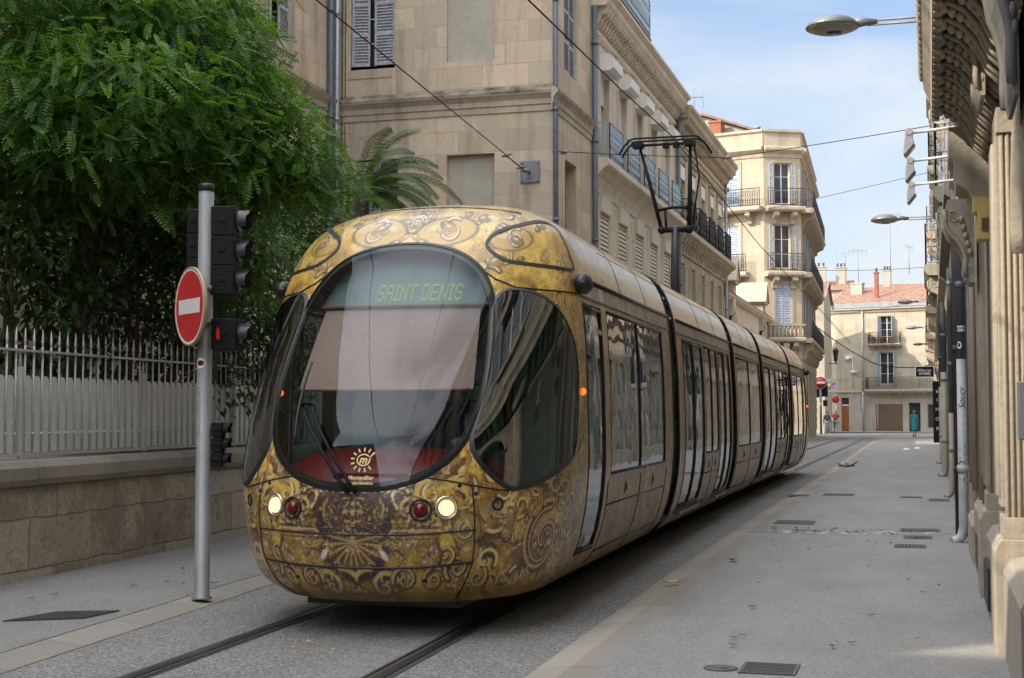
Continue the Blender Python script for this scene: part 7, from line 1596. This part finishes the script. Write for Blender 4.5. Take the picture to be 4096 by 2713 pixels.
    mb.add(v, [(i*N+k, i*N+(k+1) % N, (i+1)*N+(k+1) % N, (i+1)*N+k) for i in range(Mv) for k in range(N)], True); mb.build('hair', hair, t_)
    mb = MB(); sd = fwd.cross(Vector((0, 0, 1))); 
    for g in (-1, 1): mb.ball(w(h+fwd*.088*s+sd*g*.032*s-Vector((0, 0, .012*s))), .011*s, 8, 6)
    mb.build('eyes', M['window'], t_); mb = MB(); n0 = h+fwd*.092*s; mb.tube([w(n0-Vector((0, 0, .01*s))), w(n0+fwd*.022*s-Vector((0, 0, .045*s))), w(n0-Vector((0, 0, .055*s)))], [.008*s, .014*s, .006*s], 6)
    for g in (-1, 1): mb.ball(w(h+sd*g*.082*s-Vector((0, 0, .02*s))), (.014*s, .022*s, .032*s), 7, 6)
    mb.build('nose_and_ears', M[skin], t_); mb = MB(); mb.tube([w(h+fwd*.09*s+sd*x*s-Vector((0, 0, .085*s))) for x in (-.025, 0, .025)], .006*s, 5); mb.build('mouth', M['redglass'], t_); return t_
ST = dict(pelvis=(0,0,.93), chest=(0,.0,1.28), neck=(0,0,1.45), head=(0,.02,1.56), shL=(-.18,0,1.38), shR=(.18,0,1.38), elL=(-.23,-.03,1.10), elR=(.23,-.03,1.10), wrL=(-.24,.04,.86), wrR=(.24,.04,.86), hpL=(-.09,0,.88), hpR=(.09,0,.88), knL=(-.09,.03,.49), knR=(.09,.03,.49), anL=(-.09,-.01,.09), anR=(.09,-.01,.09))
cl = lambda n, c: simple(n, c, None, 9, .85, 0, .05)
M['denim'] = cl('blue_denim', (.10, .15, .24)); M['turq'] = cl('turquoise_cloth', (.02, .40, .52)); M['maroon'] = cl('maroon_cloth', (.15, .015, .03)); M['blackcl'] = cl('black_cloth', (.015, .015, .018)); M['whitecl'] = cl('white_cloth', (.62, .62, .62)); M['hair_d'] = cl('dark_hair', (.025, .018, .014)); M['hair_g'] = cl('greying_fair_hair', (.33, .26, .17))
p1 = person('older woman in a turquoise dress with shoulder bag walking away on the right pavement', (-.46, 95.2, .045), 0, {**ST, 'wrL': (-.20, .12, .93), 'elL': (-.25, -.02, 1.12), 'knR': (.08, .10, .50), 'anR': (.06, .12, .09), 'anL': (-.06, -.12, .10), 'knL': (-.08, .0, .49)}, M['turq'], None, M['hair_g'], sleeve='short', dress=True, hairlen=.12)
mb = MB(); mb.box(-.46-.34, -.46-.22, 95.05, 95.35, .92, 1.16); mb.tube([(-.74, 95.2, 1.16), (-.66, 95.16, 1.45), (-.60, 95.2, 1.46), (-.70, 95.25, 1.16)], .012, 5); tag(mb.build('shoulder_bag', cl('tan_leather', (.42, .22, .14)), None, .02), 'small tan bag hanging from the shoulder of the woman in turquoise', 'bag')
person('man in maroon tee shirt and denim shorts walking towards the camera at the far left', (-6.38, 111.3, .0), R(180), {**ST, 'elR': (.28, .0, 1.12), 'wrR': (.25, .12, .92), 'knL': (-.09, .14, .50), 'anL': (-.08, .20, .09), 'anR': (.07, -.16, .13)}, M['maroon'], M['denim'], M['skin_dark'], 'skin_dark', sleeve='short', leg='short', scale=1.06)
person('person in black top and blue jeans walking beside the man in maroon', (-7.0, 110.8, .0), R(170), {**ST, 'knR': (.09, .16, .50), 'anR': (.08, .22, .09), 'anL': (-.06, -.14, .14), 'elL': (-.26, -.08, 1.12)}, M['blackcl'], M['denim'], M['hair_d'], 'skin_dark', sleeve='long', scale=1.0)
person('bent person in a white shirt and dark trousers half hidden behind the tram rear', (-7.95, 104.2, .04), R(75), {**ST, 'pelvis': (0,-.1,.92), 'chest': (0,.12,1.20), 'neck': (0,.26,1.30), 'head': (0,.36,1.36), 'shL': (-.18,.18,1.26), 'shR': (.18,.18,1.26), 'elL': (-.2,.28,1.0), 'elR': (.2,.28,1.0), 'wrL': (-.15,.42,.85), 'wrR': (.15,.42,.85)}, M['whitecl'], M['blackcl'], M['hair_d'], 'skin', sleeve='short')
dp_ = F0.p(.35, 1.34, .70); person('tram driver in a dark blue shirt seated behind the windscreen', tuple(dp_), R(180), {**ST, 'pelvis': (0,0,.50), 'chest': (0,.02,.84), 'neck': (0,.04,1.0), 'head': (0,.07,1.11), 'shL': (-.18,.03,.94), 'shR': (.18,.03,.94), 'elL': (-.24,.16,.72), 'elR': (.24,.16,.72), 'wrL': (-.20,.38,.70), 'wrR': (.20,.38,.70), 'hpL': (-.1,.05,.48), 'hpR': (.1,.05,.48), 'knL': (-.11,.40,.48), 'knR': (.11,.40,.48), 'anL': (-.11,.42,.1), 'anR': (.11,.42,.1)}, cl('navy_shirt', (.03, .045, .10)), M['blackcl'], M['hair_d'], 'skin')
# ------------------------------------------------------------------ BEHIND THE CAMERA: the unseen rest of the street, left house added for shade
shade_house = thing('unseen_house', 'unseen stone house added on the left behind the viewpoint to shade the street', 'house', (-9, -20, 0)); fl = Fr((-9.5, -44.85), (0, 1)); opz = [(u, u+1.1, z, z+2.1) for u in np.arange(2, 37, 3.2) for z in (1.2, 5.0, 8.6, 12)]  # unseen, added to block the sun; its end lets a narrow strip through
facade(fl, 0, 38.75, 0, 16, opz, M['ashlar'], shade_house, .25, back=9); 
for o in opz: mb = MB(fl); mb.quad((o[0], -.2, o[2]), (o[1], -.2, o[2]), (o[1], -.2, o[3]), (o[0], -.2, o[3])); mb.build('window', M['window'], shade_house, recalc=False)
eh = thing('unseen_house', 'plain cream house closing the street behind the viewpoint', 'house', (-2, -60, 0)); fe = Fr((8, -58), (-1, 0)); opz = [(u, u+1.2, z, z+2.1) for u in np.arange(1.5, 16, 3.) for z in (1.2, 5.0, 8.6)]
facade(fe, 0, 18, 0, 13, opz, M['cream'], eh, .25, back=9)
for o in opz: mb = MB(fe); mb.quad((o[0], -.2, o[2]), (o[1], -.2, o[2]), (o[1], -.2, o[3]), (o[0], -.2, o[3])); mb.build('window', M['window'], eh, recalc=False)
# ------------------------------------------------------------------ SKY, SUN, CAMERA
SUN = Vector((-.62, -.55, .56)).normalized()
W = bpy.data.worlds.new('World'); S.world = W; W.use_nodes = True; nt = W.node_tree; nt.nodes.clear()
out = nt.nodes.new('ShaderNodeOutputWorld'); bg = nt.nodes.new('ShaderNodeBackground'); sk = nt.nodes.new('ShaderNodeTexSky'); sk.sky_type = 'NISHITA'; sk.sun_disc = False
sk.sun_elevation = math.asin(SUN.z); sk.sun_rotation = math.atan2(SUN.x, SUN.y); sk.air_density = 1.2; sk.dust_density = 1.0
tc = nt.nodes.new('ShaderNodeTexCoord'); mp = nt.nodes.new('ShaderNodeMapping'); mp.inputs['Scale'].default_value = (1.6, 1.6, 3.6); mp.inputs['Location'].default_value = (2.1, 1.1, .9); nz = nt.nodes.new('ShaderNodeTexNoise'); nz.inputs['Scale'].default_value = 1.35; nz.inputs['Detail'].default_value = 7; nz.inputs['Roughness'].default_value = .55; nz.inputs['Distortion'].default_value = .35
rp_ = nt.nodes.new('ShaderNodeValToRGB'); rp_.color_ramp.elements[0].position = .38; rp_.color_ramp.elements[1].position = .56; rp_.color_ramp.elements[0].color = (.34, .34, .34, 1); rp_.color_ramp.elements[1].color = (1, 1, 1, 1)
mx = nt.nodes.new('ShaderNodeMix'); mx.data_type = 'RGBA'; mx.inputs[7].default_value = (7.6, 8.1, 8.9, 1)
nrm = nt.nodes.new('ShaderNodeVectorMath'); nrm.operation = 'DOT_PRODUCT'; nrm.inputs[1].default_value = tuple((SUN+Vector((0, 0, .55))).normalized()); nt.links.new(tc.outputs['Generated'], nrm.inputs[0])
gr = nt.nodes.new('ShaderNodeValToRGB'); gr.color_ramp.elements[0].position = .25; gr.color_ramp.elements[1].position = .95; gr.color_ramp.elements[0].color = (2.35, 2.55, 2.75, 1); gr.color_ramp.elements[1].color = (14., 14.3, 15., 1); nt.links.new(nrm.outputs['Value'], gr.inputs[0]); nt.links.new(gr.outputs[0], mx.inputs[7])
tn = nt.nodes.new('ShaderNodeMix'); tn.data_type = 'RGBA'; tn.blend_type = 'MULTIPLY'; tn.inputs[0].default_value = 1.; tn.inputs[7].default_value = (.30, .40, .54, 1)
for a, b in ((tc.outputs['Generated'], mp.inputs[0]), (mp.outputs[0], nz.inputs['Vector']), (nz.outputs['Fac'], rp_.inputs[0]), (rp_.outputs[0], mx.inputs[0]), (sk.outputs[0], tn.inputs[6]), (tn.outputs[2], mx.inputs[6]), (mx.outputs[2], bg.inputs[0]), (bg.outputs[0], out.inputs[0])): nt.links.new(a, b)
bg.inputs[1].default_value = .12
sl = bpy.data.lights.new('sun', 'SUN'); sl.energy = 2.0; sl.angle = R(.5); sl.color = (1., .90, .74); so = bpy.data.objects.new('sun', sl); COL.objects.link(so); so.rotation_euler = SUN.to_track_quat('Z', 'Y').to_euler(); so['kind'] = 'helper'
cam = bpy.data.cameras.new('camera'); cam.sensor_width = 36; cam.lens = 36*3250/2367; cam.clip_end = 2000; co = bpy.data.objects.new('camera', cam); COL.objects.link(co); co.location = (0, 0, 1.6); co.rotation_euler = (R(90+3.0119), 0, R(16.2159)); S.camera = co
S.view_settings.view_transform = 'Standard'; S.view_settings.look = 'None'; S.view_settings.exposure = 1.55; S.view_settings.gamma = 1
S.cycles.max_bounces = 8; S.cycles.transparent_max_bounces = 24; S.cycles.use_denoising = True; S.cycles.sample_clamp_indirect = 6
